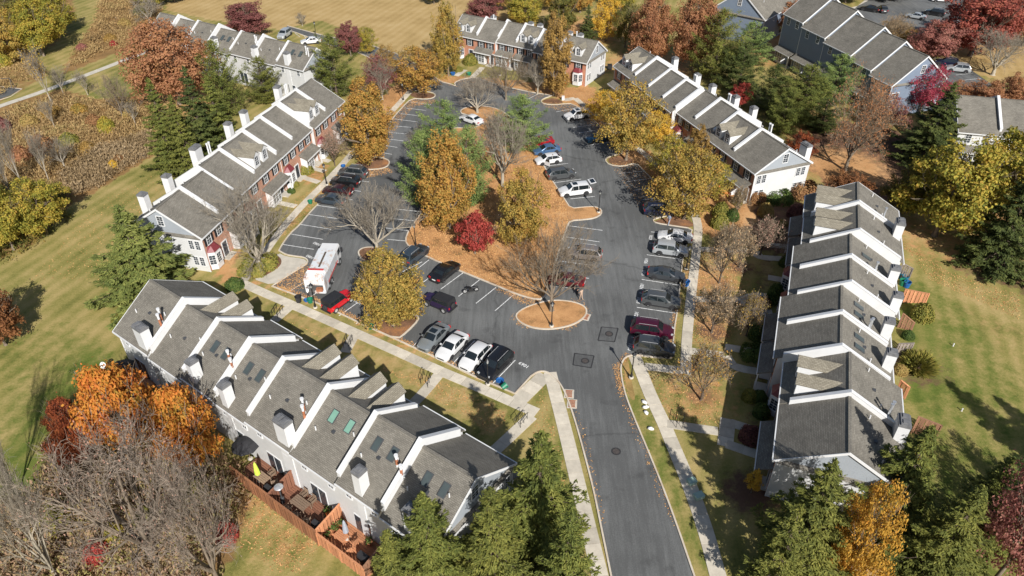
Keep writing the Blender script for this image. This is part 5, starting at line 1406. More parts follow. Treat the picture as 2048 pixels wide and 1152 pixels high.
for a in [(1197, 426, 'black lantern lamp on the small round-ended island'), (1262, 757, 'black lantern lamp on the grass corner beside the entry road'), (1103, 654, 'black lantern lamp on the teardrop island under the bare tree'), (631, 617, 'black lantern lamp beside the red off-roader and refuse lorry'),
          (976, 770, 'black lantern lamp in front of the black van'), (654, 371, 'black lantern lamp on the left pavement beside the four parked cars'), (832, 494, 'black lantern lamp at the island corner above the dark car'), (807, 203, 'black lantern lamp on the strip by the far left pavement'), (1000, 152, 'black lantern lamp in front of the far brick row'), (633, 76, 'black lantern lamp in the car park behind the top left row', ), (1934, 137, 'black lantern lamp on the tan field beside the far cars'), (1372, 540, 'black lantern lamp by the pavement behind the dark grey sedan')]: lamp(a[0], a[1], a[2])

# ------------------------------------------------------------------ bins, boxes, bags, hand rails, small things
simple('bin_green', (.012, .16, .085), .5, .15); simple('bin_black', (.02, .02, .022), .5, .15); simple('bin_blue', (.015, .10, .30), .5, .15); simple('bin_teal', (.01, .14, .22), .5, .2); simple('utility_green', (.30, .42, .36), .6, .1); simple('bag_white', (.72, .70, .68), .6, .15, 3); simple('orange_paint', (.75, .17, .04), .6, .15); simple('lime', (.55, .75, .08), .6, .1); simple('cushion_grey', (.30, .32, .36), .8, .1); simple('canvas_black', (.02, .02, .023), .8, .2); simple('purple_cloth', (.35, .12, .33), .8, .2)
def tub(px, py, col, label, r=.36, h=.62, lying=False, z=.03, cat='bin'):
    t = thing('waste_bin', label, cat, (*G(px, py), z), random.uniform(0, 3), 'bins and tubs put out for collection')
    mb = MB(); mb.lathe([(r * .78, 0), (r, h), (r * 1.08, h), (r * 1.08, h - .05), (r * .95, h - .05), (r * .72, .05)][:4] + [(r * .93, h - .01), (r * .72, .06)], 12); o = mb.build('tub', col, t, smooth=False)
    m2 = MB(); m2.tube([(r, -.12, h - .1), (r + .08, 0, h - .12), (r, .12, h - .1)], [.02] * 3, 5); m2.tube([(-r, -.12, h - .1), (-r - .08, 0, h - .12), (-r, .12, h - .1)], [.02] * 3, 5); m2.build('handle', col, t)
    if lying:
        for c in (o,): t.rotation_euler = (rad(70), 0, random.uniform(0, 3)); t.location.z = r * .9
tub(598, 604, 'bin_black', 'tall black tub on the grass strip left of the lamp post', .40, .85)
tub(621, 605, 'bin_green', 'green tub between the black tub and the lamp post', .38, .55)
tub(613, 603, 'bin_blue', 'small blue grey crate beside the green tub near the lorry', .30, .3)
tub(742, 657, 'bin_green', 'green tub on the kerb left of the gold tree island', .36, .55)
tub(1000, 762, 'bin_blue', 'blue round lid lying on the stall line beside the black van', .42, .12)
tub(1004, 780, 'bin_green', 'green tub tipped over at the kerb corner of the empty end stall', .36, .6, True)
tub(621, 407, 'bin_green', 'green tub on the grass verge beside the left pavement', .36, .5)
tub(687, 336, 'bin_blue', 'blue box beside the left pavement near the mulch stub', .36, .5)
tub(1372, 571, 'bin_blue', 'blue box on the verge in front of the dark grey sedan', .42, .7)
tub(906, 150, 'bin_blue', 'blue box in front of the far brick row beside the gold tree', .5, .5)
tub(938, 150, 'bin_green', 'green box in front of the far brick row beside the walk', .5, .5)
for i, (px, py, c, lb) in enumerate([(1800, 555, 'bin_teal', 'teal barrel against the rear wall, upper one of the cluster'), (1808, 562, 'bin_teal', 'teal barrel leaning out at the right of the cluster'), (1803, 570, 'bin_green', 'green barrel in the middle of the rear wall cluster'), (1812, 574, 'bin_blue', 'blue barrel at the bottom right of the cluster')]): tub(px, py, c, lb, .42, .8)
def cuboid_thing(name, label, cat, px, py, dims, mat, group=None, rz=0.0, lid=None, z=.02):
    t = thing(name, label, cat, (*G(px, py), z), rz, group); a, bb, c = dims
    mb = MB(); mb.prism([(-a / 2, -bb / 2), (a / 2, -bb / 2), (a / 2, bb / 2), (-a / 2, bb / 2)], 0, c); mb.build('cabinet', mat, t)
    mb = MB(); mb.prism([(-a / 2 - .03, -bb / 2 - .03), (a / 2 + .03, -bb / 2 - .03), (a / 2 + .03, bb / 2 + .03), (-a / 2 - .03, bb / 2 + .03)], c, c + .06); mb.build('lid', lid or mat, t)
    return t
cuboid_thing('utility_box', 'pale green utility box, upper of two beside the road pavement', 'utility box', 1383, 966, (.75, .6, .35), 'utility_green', 'utility boxes by the pavement', .4)
cuboid_thing('utility_box', 'pale green utility box, lower of two beside the road pavement', 'utility box', 1397, 995, (.85, .6, .35), 'utility_green', 'utility boxes by the pavement', .4)
cuboid_thing('utility_box', 'dark grate box in the meadow left of the tall spruces', 'utility box', 287, 313, (1.1, .8, .3), 'dark_metal')
cuboid_thing('utility_box', 'dark air conditioner box on the lawn beside the far white end wall', 'air conditioner', 1219, 138, (.9, .9, .9), 'bin_black')
cuboid_thing('white_box', 'white box on the far right mulch island', 'box', 1126, 200, (.5, .5, .7), 'white_trim')
def bag(px, py, lb, r=.3):
    t = thing('refuse_bag', lb, 'bag', (*G(px, py), .02), random.uniform(0, 3), 'white bags on the grass strip')
    mb = MB(); mb.lathe([(r * 1.1, 0), (r * 1.35, r * .3), (r * 1.2, r * .7), (r * .7, r * 1.0), (r * .15, r * 1.12), (r * .22, r * 1.3)], 9)
    mb.v = [(x * random.uniform(.75, 1.25) * 1.2, y * random.uniform(.7, 1.2) * .85, z * random.uniform(.8, 1.15)) for x, y, z in mb.v]; mb.build('sack', 'bag_white', t, smooth=True)
bag(1289, 805, 'white bag, uppermost of the pile on the grass strip by the road', .21); bag(1291, 815, 'white bag in the middle of the pile on the grass strip', .21); bag(1292, 826, 'wide white bag at the bottom of the pile on the grass strip', .21); bag(1301, 858, 'white bag alone on the grass strip below the pile', .21)
def handrail(px, py, to, lb):
    x, y = G(px, py); a = dirang((px, py), to); t = thing('hand_rail', lb, 'hand rail', (x, y, 0), a, 'black hand rails beside the steps')
    mb = MB()
    for xx in (0, .7, 1.4): mb.tube([(xx, 0, 0), (xx, 0, .95)], [.025, .025], 6)
    mb.build('post', 'black_paint', t)
    mb = MB(); mb.tube([(-.2, 0, .75), (0, 0, .95), (1.4, 0, .95), (1.6, 0, .75)], [.028] * 4, 6); mb.tube([(0, 0, .5), (1.4, 0, .5)], [.02, .02], 6); mb.build('rail', 'black_paint', t)
for a in [(545, 634, (556, 616), 'left black hand rail on the walk beside the two dormers'), (556, 637, (567, 621), 'right black hand rail on the walk beside the two dormers'), (688, 697, (695, 681), 'left black hand rail on the walk facing the gold tree'), (699, 700, (706, 684), 'right black hand rail on the walk facing the gold tree'),
          (842, 768, (849, 750), 'left black hand rail on the walk below the white sedans'), (856, 776, (862, 757), 'right black hand rail on the walk below the white sedans'), (1030, 850, (1040, 838), 'left black hand rail near the spruce tops'), (1041, 856, (1050, 844), 'right black hand rail near the spruce tops'), (1352, 856, (1354, 844), 'left black hand rail on the right lawn walk'), (1364, 858, (1366, 846), 'right black hand rail on the right lawn walk')]: handrail(*a)
for px, py, lb in [(1817, 555, 'white post near the teal barrels'), (1906, 692, 'white stub in the middle of the right lawn'), (1923, 822, 'white stub in the tree shadow on the right lawn'), (232, 37, 'pale marker post in the brown brush')]:
    t = thing('marker_post', lb, 'post', (*G(px, py), 0), 0, 'white posts in the grass'); mb = MB(); mb.lathe([(.06, 0), (.06, .3), (.08, .31), (.06, .38), (.02, .4)], 8)
    mb.build('post', 'white_trim', t); mb = MB(); mb.lathe([(.1, 0), (.1, .03)], 8); mb.build('base', 'concrete', t)

# garden ornaments in front of the white end wall
for i, (px, py, lb) in enumerate([(1438, 376, 'orange pumpkin decoration, leftmost near the porch'), (1445, 386, 'orange pumpkin decoration in the middle near the porch'), (1452, 388, 'orange pumpkin decoration, rightmost near the porch'), (1130, 172, 'orange pumpkin by the far bay window')]):
    t = thing('pumpkin', lb, 'pumpkin', (*G(px, py), 0), 0, 'pumpkin decorations'); mb = MB()
    mb.lathe([(.15, 0), (.36, .12), (.42, .3), (.34, .5), (.12, .58)], 12); mb.v = [(x * (1 + .06 * math.cos(6 * math.atan2(y, x))), y * (1 + .06 * math.cos(6 * math.atan2(y, x))), z) for x, y, z in mb.v]; mb.build('fruit', 'orange_paint', t, smooth=True)
    mb = MB(); mb.tube([(0, 0, .56), (.04, 0, .70)], [.05, .03], 6); mb.build('stalk', 'bark_dark', t)

# fences behind the right row: every board its own part
_bd = {}
def fence(p0, p1, h0, h1, mat, lb, pitch=.23, group='slatted garden fences'):
    (x0, y0), (x1, y1) = G(*p0), G(*p1); L = math.hypot(x1 - x0, y1 - y0); a = math.atan2(y1 - y0, x1 - x0)
    t = thing('slatted_fence', lb, 'fence', (x0, y0, 0), a, group)
    n = max(2, int(L / pitch))
    key = (mat, 'b')
    if key not in _bd: mb = MB(); mb.box(-.095, .095, -.02, .02, 0, 1.0); _bd[key] = mb.mesh('board', [mat])
    for i in range(n):
        o = inst('board', _bd[key], t, ((i + .5) * L / n, -.035 if i % 2 else .035, .06)); f = i / max(1, n - 1); f = f * f * (3 - 2 * f); o.scale = (1, 1, h0 + (h1 - h0) * f - .06)
    mb = MB()
    for f in (.2, .55, .85): mb.add([(0, -.02, h0 * f), (0, .02, h0 * f), (L, .02, h1 * f), (L, -.02, h1 * f), (0, -.02, h0 * f + .09), (0, .02, h0 * f + .09), (L, .02, h1 * f + .09), (L, -.02, h1 * f + .09)], [(3, 2, 1, 0), (4, 5, 6, 7), (0, 1, 5, 4), (1, 2, 6, 5), (2, 3, 7, 6), (3, 0, 4, 7)])
    mb.build('rail', mat, t)
    for xx, h in ((0, h0), (L, h1)): mb = MB(); mb.box(xx - .06, xx + .06, -.06, .06, 0, h + .08); mb.build('post', mat, t)
    mb = MB(); mb.add([(0, -.09, h0), (0, .09, h0), (L, .09, h1), (L, -.09, h1), (0, -.09, h0 + .05), (0, .09, h0 + .05), (L, .09, h1 + .05), (L, -.09, h1 + .05)], [(3, 2, 1, 0), (4, 5, 6, 7), (0, 1, 5, 4), (1, 2, 6, 5), (2, 3, 7, 6), (3, 0, 4, 7)])
    mb.build('cap_rail', mat, t)
    return t
fence((1794, 556), (1816, 563), 2.3, 2.0, 'fence_grey', 'pale slatted fence beside the teal barrels')
fence((1800, 606), (1850, 607), 2.1, 1.5, 'fence_orange', 'long orange slatted fence beside the round bush')
fence((1795, 655), (1822, 663), 2.1, 1.3, 'fence_brown', 'short brown slatted fence below the round bush')
fence((1786, 716), (1818, 708), 2.1, 1.6, 'fence_grey', 'weathered grey slatted fence behind the spiky bush')
fence((1790, 788), (1809, 798), 2.0, 1.7, 'fence_orange', 'small orange slatted fence near the end of the right row')
fence((1822, 866), (1870, 878), 2.3, 1.9, 'fence_brown', 'wide brown slatted fence beside the last chimney')
fence((1628, 395), (1652, 378), 1.0, 1.0, 'fence_orange', 'low orange fence behind the white end wall')

# timber decks behind the foreground row
def A(s, n, z=0): x, y = rowA.w(s, n); return (x, y, z)
def deck(s0, s1, n0, n1, z, lb, mat='deck_wood'):
    t = thing('timber_deck', lb, 'deck', A(s0, n0), rowA.a, 'timber decks behind the foreground row'); L, D = s1 - s0, n1 - n0
    k = int(D / .2); mb = MB(); mb.box(0, L, -.085, .085, 0, .03); me = mb.mesh('deck_board', [mat])
    for i in range(k): inst('deck_board', me, t, (0, (i + .5) * D / k, z))
    mb = MB(); mb.box(0.02, L - .02, 0.02, D, 0, z - .005); mb.build('deck_frame', mat, t); return t
def deckfence(a, b2, z, h0, h1, mat, lb):
    (x0, y0, _), (x1, y1, _) = A(*a), A(*b2); L = math.hypot(x1 - x0, y1 - y0); t = thing('deck_fence', lb, 'fence', (x0, y0, 0), math.atan2(y1 - y0, x1 - x0), 'timber fences round the decks')
    n = int(L / .2); key = (mat, 'd')
    if key not in _bd: mb = MB(); mb.box(-.085, .085, -.018, .018, 0, 1.0); _bd[key] = mb.mesh('board', [mat])
    for i in range(n):
        f = i / max(1, n - 1); o = inst('board', _bd[key], t, ((i + .5) * L / n, .02 if i % 2 else -.02, z)); o.scale = (1, 1, h0 + (h1 - h0) * f)
    mb = MB(); mb.add([(0, -.08, z + h0), (0, .08, z + h0), (L, .08, z + h1), (L, -.08, z + h1), (0, -.08, z + h0 + .05), (0, .08, z + h0 + .05), (L, .08, z + h1 + .05), (L, -.08, z + h1 + .05)], [(3, 2, 1, 0), (4, 5, 6, 7), (0, 1, 5, 4), (1, 2, 6, 5), (2, 3, 7, 6), (3, 0, 4, 7)])
    mb.build('cap_rail', mat, t)
    mb = MB()
    for i in range(max(2, int(L / 2)) + 1): xx = min(L, i * L / max(2, int(L / 2))); mb.box(xx - .06, xx + .06, -.07, .07, 0, z + min(h0, h1))
    mb.build('post', mat, t)
deck(-46.4, -41.1, 19.7, 22.5, .5, 'left timber deck with the closed lime parasol'); deck(-41.0, -34.9, 19.7, 22.5, .5, 'middle timber deck with wooden dining furniture'); deck(-34.8, -29.2, 19.7, 22.5, .5, 'right timber deck with green planters', 'fence_orange'); deck(-67.6, -63.4, 19.4, 22.4, .5, 'corner timber deck with the black parasol beside the lawn', 'fence_orange')
deckfence((-46.4, 19.65), (-41.05, 19.65), 0.1, 1.9, 1.9, 'deck_fence_wood', 'outer timber fence of the left deck'); deckfence((-41.05, 19.6), (-34.85, 19.6), 0.1, 1.9, 1.9, 'deck_fence_wood', 'outer timber fence of the middle deck'); deckfence((-34.8, 19.65), (-29.2, 19.65), 0.1, 1.6, 1.6, 'fence_orange', 'outer timber fence of the right deck')
deckfence((-41.05, 22.5), (-41.05, 19.7), .5, 2.0, 1.5, 'deck_wood', 'dividing fence between the left and middle decks'); deckfence((-34.85, 22.5), (-34.85, 19.7), .5, 2.0, 1.5, 'fence_orange', 'dividing fence between the middle and right decks'); deckfence((-29.2, 22.5), (-29.2, 19.7), .5, 2.0, 1.4, 'fence_brown', 'dividing fence at the road end of the right deck')
deckfence((-67.6, 22.4), (-67.6, 19.4), .1, 1.4, 1.4, 'fence_orange', 'timber railing on the lawn side of the corner deck'); deckfence((-67.6, 19.35), (-63.4, 19.35), .1, 1.4, 1.4, 'fence_orange', 'timber railing on the outer side of the corner deck')
def parasol(s, n, z, open_, mat, lb):
    t = thing('parasol', lb, 'parasol', A(s, n, z), 0, 'parasols on the decks'); mb = MB(); mb.tube([(0, 0, 0), (0, 0, 2.5)], [.03, .03], 6); mb.build('pole', 'furniture_wood', t)
    mb = MB()
    if open_: mb.lathe([(1.35, 1.95), (1.36, 2.0), (.9, 2.25), (.4, 2.45), (.03, 2.55)], 8)
    else: mb.lathe([(.10, .8), (.26, 1.0), (.22, 1.6), (.12, 2.3), (.03, 2.55)], 8)
    mb.build('canopy', mat, t); mb = MB(); mb.lathe([(.25, 0), (.25, .08), (.05, .12)], 10); mb.build('base', 'concrete', t)
parasol(-44.0, 20.8, .53, False, 'lime', 'closed lime green parasol on the left deck'); parasol(-46.8, 21.9, .53, True, 'canvas_black', 'open black parasol at the left end of the left deck'); parasol(-66.0, 20.9, .53, True, 'canvas_black', 'open black parasol on the corner deck'); parasol(-33.0, 21.3, .53, False, 'cushion_grey', 'closed grey parasol on the right deck')
def table(s, n, z, lb, w=1.5, d=.9, mat='furniture_wood'):
    t = thing('garden_table', lb, 'table', A(s, n, z), rowA.a, 'garden tables on the decks'); mb = MB()
    for i in range(5): mb.box(-w / 2, w / 2, -d / 2 + i * d / 5, -d / 2 + (i + .85) * d / 5, .7, .74)
    mb.build('tabletop', mat, t)
    for sx in (-1, 1):
        for sy in (-1, 1): mb = MB(); x, y = sx * (w / 2 - .08), sy * (d / 2 - .08); mb.box(x - .035, x + .035, y - .035, y + .035, 0, .7); mb.build('leg', mat, t)
def chair(s, n, z, rz, lb, mat='furniture_wood'):
    t = thing('garden_chair', lb, 'chair', A(s, n, z), rowA.a + rz, 'garden chairs on the decks')
    mb = MB(); mb.box(-.27, .27, -.27, .27, .40, .45); mb.build('seat', mat, t); mb = MB()
    for i in range(4): mb.box(-.25 + i * .13, -.16 + i * .13, -.29, -.25, .45, .95)
    mb.box(-.27, .27, -.30, -.24, .9, .97); mb.build('backrest', mat, t)
    for sx in (-1, 1):
        for sy in (-1, 1): mb = MB(); mb.box(sx * .24 - .025, sx * .24 + .025, sy * .24 - .025, sy * .24 + .025, 0, .62 if sy > 0 else .45); mb.build('leg', mat, t)
        mb = MB(); mb.box(sx * .26 - .03, sx * .26 + .03, -.27, .29, .62, .66); mb.build('armrest', mat, t)
table(-43.6, 20.9, .53, 'wooden table under the lime parasol'); table(-38.6, 21.1, .53, 'wooden dining table in the middle of the middle deck', 1.8, 1.0); table(-33.2, 20.9, .53, 'orange wooden table beside the grey parasol', 1.2, .8, 'fence_orange')
for s, n, r, lb in [(-42.4, 21.3, .9, 'wooden chair right of the lime parasol'), (-43.4, 21.8, 3.1, 'wooden chair behind the lime parasol near the wall'), (-39.2, 20.2, 0, 'wooden chair at the outer left of the dining table'), (-38.1, 20.2, 0, 'wooden chair at the outer right of the dining table'), (-39.2, 22.0, 3.14, 'wooden chair at the wall side left of the dining table'), (-38.1, 22.0, 3.14, 'wooden chair at the wall side right of the dining table'), (-36.9, 20.3, .4, 'wooden bench chair by the outer fence of the middle deck'), (-32.0, 21.2, 1.4, 'wooden chair right of the orange table'), (-31.8, 20.4, 1.2, 'wooden chair by the outer fence of the right deck')]: chair(s, n, .53, r, lb, 'fence_orange' if s > -33 else 'furniture_wood')
def grill(s, n, lb):
    t = thing('barbecue', lb, 'barbecue', A(s, n, .53), rowA.a, 'covered barbecues on the decks'); mb = MB(); mb.prof_x([(-.3, .3), (.3, .3), (.3, .8), (.18, 1.05), (-.18, 1.05), (-.3, .8)], -.5, .5); mb.build('cover', 'canvas_black', t); mb = MB(); mb.box(-.42, .42, -.24, .24, 0, .3); mb.build('cart', 'dark_metal', t)
grill(-41.9, 20.4, 'black covered barbecue at the right end of the left deck'); grill(-35.6, 20.4, 'black covered barbecue in the corner of the middle deck'); grill(-30.2, 20.6, 'black covered barbecue at the road end of the right deck')
for s, n, lb in [(-40.4, 20.5, 'patio heater with round steel hood by the dividing fence')]:
    t = thing('patio_heater', lb, 'heater', A(s, n, .53)); mb = MB(); mb.lathe([(.2, 0), (.2, .6), (.06, .65), (.05, 1.9), (.12, 1.95), (.12, 2.1)], 10); mb.build('burner', 'dark_metal', t); mb = MB(); mb.lathe([(.42, 2.12), (.38, 2.18), (.05, 2.28)], 14); mb.build('hood', 'flue_metal', t)
for i, (s, n, lb) in enumerate([(-34.2, 21.9, 'planter of green leaves at the wall end of the dividing fence'), (-34.3, 21.1, 'planter of green leaves in the middle of the dividing fence'), (-34.3, 20.3, 'planter of green leaves at the outer end of the dividing fence'), (-31.0, 22.0, 'planter by the rear wall of the right deck'), (-36.2, 22.0, 'orange planter by the sliding door of the middle deck')]):
    t = thing('planter', lb, 'planter', A(s, n, .53), 0, 'planters on the decks'); mb = MB(); mb.lathe([(.18, 0), (.26, .4), (.28, .42)], 10); mb.build('pot', 'orange_paint' if i == 4 else 'flue_rust', t)
    c = RNG.normal(size=(60, 3)) * .16 + (0, 0, .62); V, F_q = cards(c, RNG.normal(size=(60, 3)) + (0, 0, .8), .11); inst('leaves', np_mesh('leaves', V, F_q, ['boxwood']), t)
t = thing('satellite_dish', 'white satellite dish on a pole at the corner deck', 'satellite dish', A(-69.0, 20.3, 0), rowA.a); mb = MB(); mb.tube([(0, 0, 0), (0, 0, 1.5)], [.04, .04], 6); mb.build('pole', 'flue_metal', t)
mb = MB(); mb.lathe([(.02, 0), (.25, .04), (.42, .13), (.43, .12)], 14); d_o = mb.build('dish', 'white_trim', t, (0, 0, 1.6)); d_o.rotation_euler = (rad(65), 0, rad(20))
# deck chairs behind the white end wall
for i, (px, py, lb) in enumerate([(1636, 380, 'pale garden chair behind the white end wall, left one'), (1643, 386, 'pale garden chair behind the white end wall, right one')]):
    t = thing('garden_chair', lb, 'chair', (*G(px, py), 0), .5, 'garden chairs behind the end wall'); mb = MB(); mb.box(-.3, .3, -.3, .3, .38, .46); mb.build('seat', 'cushion_grey', t); mb = MB(); mb.box(-.3, .3, -.34, -.28, .4, 1.0); mb.build('backrest', 'white_trim', t)
    for sx in (-1, 1):
        for sy in (-1, 1): mb = MB(); mb.box(sx * .26 - .03, sx * .26 + .03, sy * .26 - .03, sy * .26 + .03, 0, .38); mb.build('leg', 'white_trim', t)
# swing frame at the left edge playground
t = thing('swing_frame', 'dark swing frame on the playground at the left edge', 'swing', (*G(12, 180), 0), .2); mb = MB()
for s in (-1.5, 1.5):
    for q in (-.9, .9): mb.tube([(s, q, 0), (s, 0, 2.3)], [.05, .05], 6)
mb.tube([(-1.5, 0, 2.3), (1.5, 0, 2.3)], [.05, .05], 6); mb.build('frame', 'dark_metal', t); mb = MB()
for s in (-.6, .6): mb.box(s - .25, s + .25, -.1, .1, .5, .54); mb.tube([(s - .2, 0, .5), (s - .2, 0, 2.3)], [.012, .012], 4); mb.tube([(s + .2, 0, .5), (s + .2, 0, 2.3)], [.012, .012], 4)
mb.build('swing_seat', 'black_paint', t)

# ------------------------------------------------------------------ people
simple('skin', (.40, .24, .17), .6, .05); simple('skin_dark', (.12, .07, .05), .6, .05); simple('cloth_white', (.75, .75, .74), .85, .05); simple('cloth_dark', (.025, .027, .034), .85, .1); simple('cloth_tan', (.42, .30, .22), .85, .1); simple('cloth_blue', (.25, .30, .38), .85, .1); simple('cloth_green', (.10, .22, .16), .85, .1); simple('hair_dark', (.03, .02, .015), .8, .1)
def person(c, face, label, shirt, trousers, skin='skin', stride=.22, bend=0.0, arms=((.25, .1), (.25, -.1)), z=.02):
    """one skinned figure; c pixel at the feet, face pixel direction"""
    x, y = G(*c); ang = dirang(c, (c[0] + face[0], c[1] + face[1]))
    t = thing('person', label, 'person', (x, y, z), ang, 'people')
    V = []; E_ = []; Rd = []
    def v(p, r, par=None):
        V.append(p); Rd.append(r)
        if par is not None: E_.append((par, len(V) - 1))
        return len(V) - 1
    bx = bend
    pel = v((0, 0, .95), .155); wst = v((bx * .3, 0, 1.12), .13, pel); chs = v((bx * .7, 0, 1.32), .165, wst); nk0 = v((bx, 0, 1.47), .085, chs); nk = v((bx * 1.08, 0, 1.54), .058, nk0); hd = v((bx * 1.15 + .01, 0, 1.63), .098, nk); tp = v((bx * 1.2, 0, 1.73), .082, hd)
    v((bx * 1.15 + .10, 0, 1.60), .032, hd)
    for s, st in ((1, stride), (-1, -stride)):
        hip = v((0, s * .10, .90), .105, pel); kn = v((st * .55 + .04, s * .11, .50), .068, hip); an = v((st, s * .11, .09), .045, kn); v((st + .16, s * .12, .045), .040, an)
    for s, (f, o) in ((1, arms[0]), (-1, arms[1])):
        sh = v((bx * .9, s * .20, 1.42), .068, chs); el = v((bx * .9 + f * .35 - .03, s * .26, 1.16), .048, sh); wr = v((bx * .9 + f, s * .25, .98 + max(0, f) * .35), .036, el); ha = v((bx * .9 + f + .06, s * .24, .92 + max(0, f) * .4), .040, wr)
        for q in range(4): v((bx * .9 + f + .11, s * .24 + (q - 1.5) * .022, .85 + max(0, f) * .42 + abs(q - 1.2) * .008), .011, ha)
        v((bx * .9 + f + .10, s * .20, .90 + max(0, f) * .4), .012, ha)
    me = bpy.data.meshes.new('tmp'); me.from_pydata(V, E_, [])
    o = bpy.data.objects.new('tmp', me); COL.objects.link(o)
    sk_ = o.modifiers.new('s', 'SKIN'); o.modifiers.new('u', 'SUBSURF').levels = 1
    for i, d in enumerate(me.skin_vertices[0].data): d.radius = (Rd[i], Rd[i]); d.use_root = (i == 0)
    dg = bpy.context.evaluated_depsgraph_get(); m2 = bpy.data.meshes.new_from_object(o.evaluated_get(dg)); m2.name = 'person_body'
    bpy.data.objects.remove(o)
    m2.materials.clear()
    for mm in (shirt, trousers, skin, 'hair_dark', 'plastic_black'): m2.materials.append(MATS[mm])
    for p in m2.polygons:
        c3 = p.center; z3 = c3.z
        if z3 < .085: i = 4
        elif z3 < .98 and abs(c3.y) < .19: i = 1
        elif z3 > 1.50: i = 3 if (z3 > 1.67 or c3.x < bx * 1.15 - .03) else 2
        elif z3 < 1.05 + max(0, arms[0][0]) * .35 and abs(c3.y) >= .19: i = 2
        else: i = 0
        p.material_index = i; p.use_smooth = True
    inst('person_body', m2, t)
    return t
person((617, 597), (20, -14), 'worker in a white shirt and dark trousers walking beside the refuse lorry', 'cloth_white', 'cloth_dark', 'skin_dark', .28, .08, ((.3, 0), (-.1, 0)))
person((1106, 328), (-6, -3), 'person in grey standing at the open door of the white hatchback', 'cloth_blue', 'cloth_dark', 'skin', .05, .1)
person((1337, 450), (-10, 6), 'person in a light jacket walking beside the mulch island', 'cloth_blue', 'cloth_blue', 'skin', .3)
person((1162, 600), (-14, -10), 'person in tan clothes standing behind the dark red car', 'cloth_tan', 'cloth_tan', 'skin', .12)
person((1154, 590), (-10, 8), 'person in dark clothes beside the dark red car', 'cloth_dark', 'cloth_dark', 'skin', .1)
person((1366, 579), (4, -10), 'person in dark clothes bending beside the blue box', 'cloth_dark', 'cloth_tan', 'skin', .1, .28, ((.35, 0), (.35, 0)))

# ------------------------------------------------------------------ trees
def tubes_np(segs, n=4):
    """tapered tubes from an array of segments (p0, p1, r0, r1)"""
    S = np.array(segs, dtype=float).reshape(-1, 8)
    p0, p1, r0, r1 = S[:, :3], S[:, 3:6], S[:, 6], S[:, 7]
    d = p1 - p0; d /= np.maximum(np.linalg.norm(d, axis=1), 1e-6)[:, None]
    a = np.where(np.abs(d[:, 2:3]) < .9, np.array([[0, 0, 1.]]), np.array([[1., 0, 0]]))
    a = np.cross(d, a); a /= np.linalg.norm(a, axis=1)[:, None]; b = np.cross(d, a)
    t = 2 * np.pi * np.arange(n) / n
    ring = a[:, None, :] * np.cos(t)[None, :, None] + b[:, None, :] * np.sin(t)[None, :, None]
    V = np.concatenate([p0[:, None] + ring * r0[:, None, None], p1[:, None] + ring * r1[:, None, None]], 1)
    k = np.arange(len(S))[:, None] * 2 * n; j = np.arange(n)[None]; j2 = (j + 1) % n
    F_ = np.stack([k + j, k + j2, k + n + j2, k + n + j], -1).reshape(-1, 4)
    return V.reshape(-1, 3), F_

def grow(rng, base, height, spread, levels, kids, trunk_h=.25, r0=.22, up=.35, droop=0.0, curve=.18):
    """recursive branching: returns segments per level and the tips"""
    segs = [[] for _ in range(levels + 1)]; tips = []
    def branch(p, d, L, r, lv):
        n = 3 if lv < levels else 2
        q = p.copy()
        for i in range(n):
            d = d + rng.normal(size=3) * curve * (.5 + lv * .15); d[2] += (up - droop * lv) * .12
            d /= np.linalg.norm(d); q2 = q + d * L / n
            ra, rb = r * (1 - .38 * i / n), r * (1 - .38 * (i + 1) / n)
            segs[lv].append((*q, *q2, ra, rb)); q = q2
            if lv < levels and (i > 0 or lv > 0):
                for _ in range(kids[lv] if i == n - 1 else max(1, kids[lv] // 2)):
                    a = rng.normal(size=3); a -= d * (a @ d); a /= np.linalg.norm(a)
                    f = rng.uniform(.45, .95) * spread
                    nd = d + a * f; nd[2] += up * .5 - droop * .25 * lv; nd /= np.linalg.norm(nd)
                    branch(q, nd, L * rng.uniform(.52, .78), max(rb * rng.uniform(.45, .65), .012), lv + 1)
        tips.append(q)
    d = np.array([rng.normal() * .05, rng.normal() * .05, 1.0]); d /= np.linalg.norm(d)
    p = np.array(base, dtype=float); top = p + d * height * trunk_h
    segs[0].append((*p, *(p + d * height * trunk_h * .12), r0 * 1.55, r0 * 1.1)); segs[0].append((*(p + d * height * trunk_h * .12), *top, r0 * 1.1, r0 * .85))
    m = kids[0] + 3
    for i in range(m):
        a = 2 * np.pi * (i + rng.uniform(-.3, .3)) / m; f = rng.uniform(.5, 1.15) * spread
        nd = np.array([math.cos(a) * f, math.sin(a) * f, rng.uniform(.55, 1.0) + up * .4]); nd /= np.linalg.norm(nd)
        branch(top - d * rng.uniform(0, height * trunk_h * .2), nd, height * rng.uniform(.34, .46), r0 * rng.uniform(.42, .6), 1)
    segs[0].append((*top, *(top + d * height * .2), r0 * .8, r0 * .4))
    branch(top + d * height * .2, d.copy(), height * .3, r0 * .4, 1)
    return segs, np.array(tips)

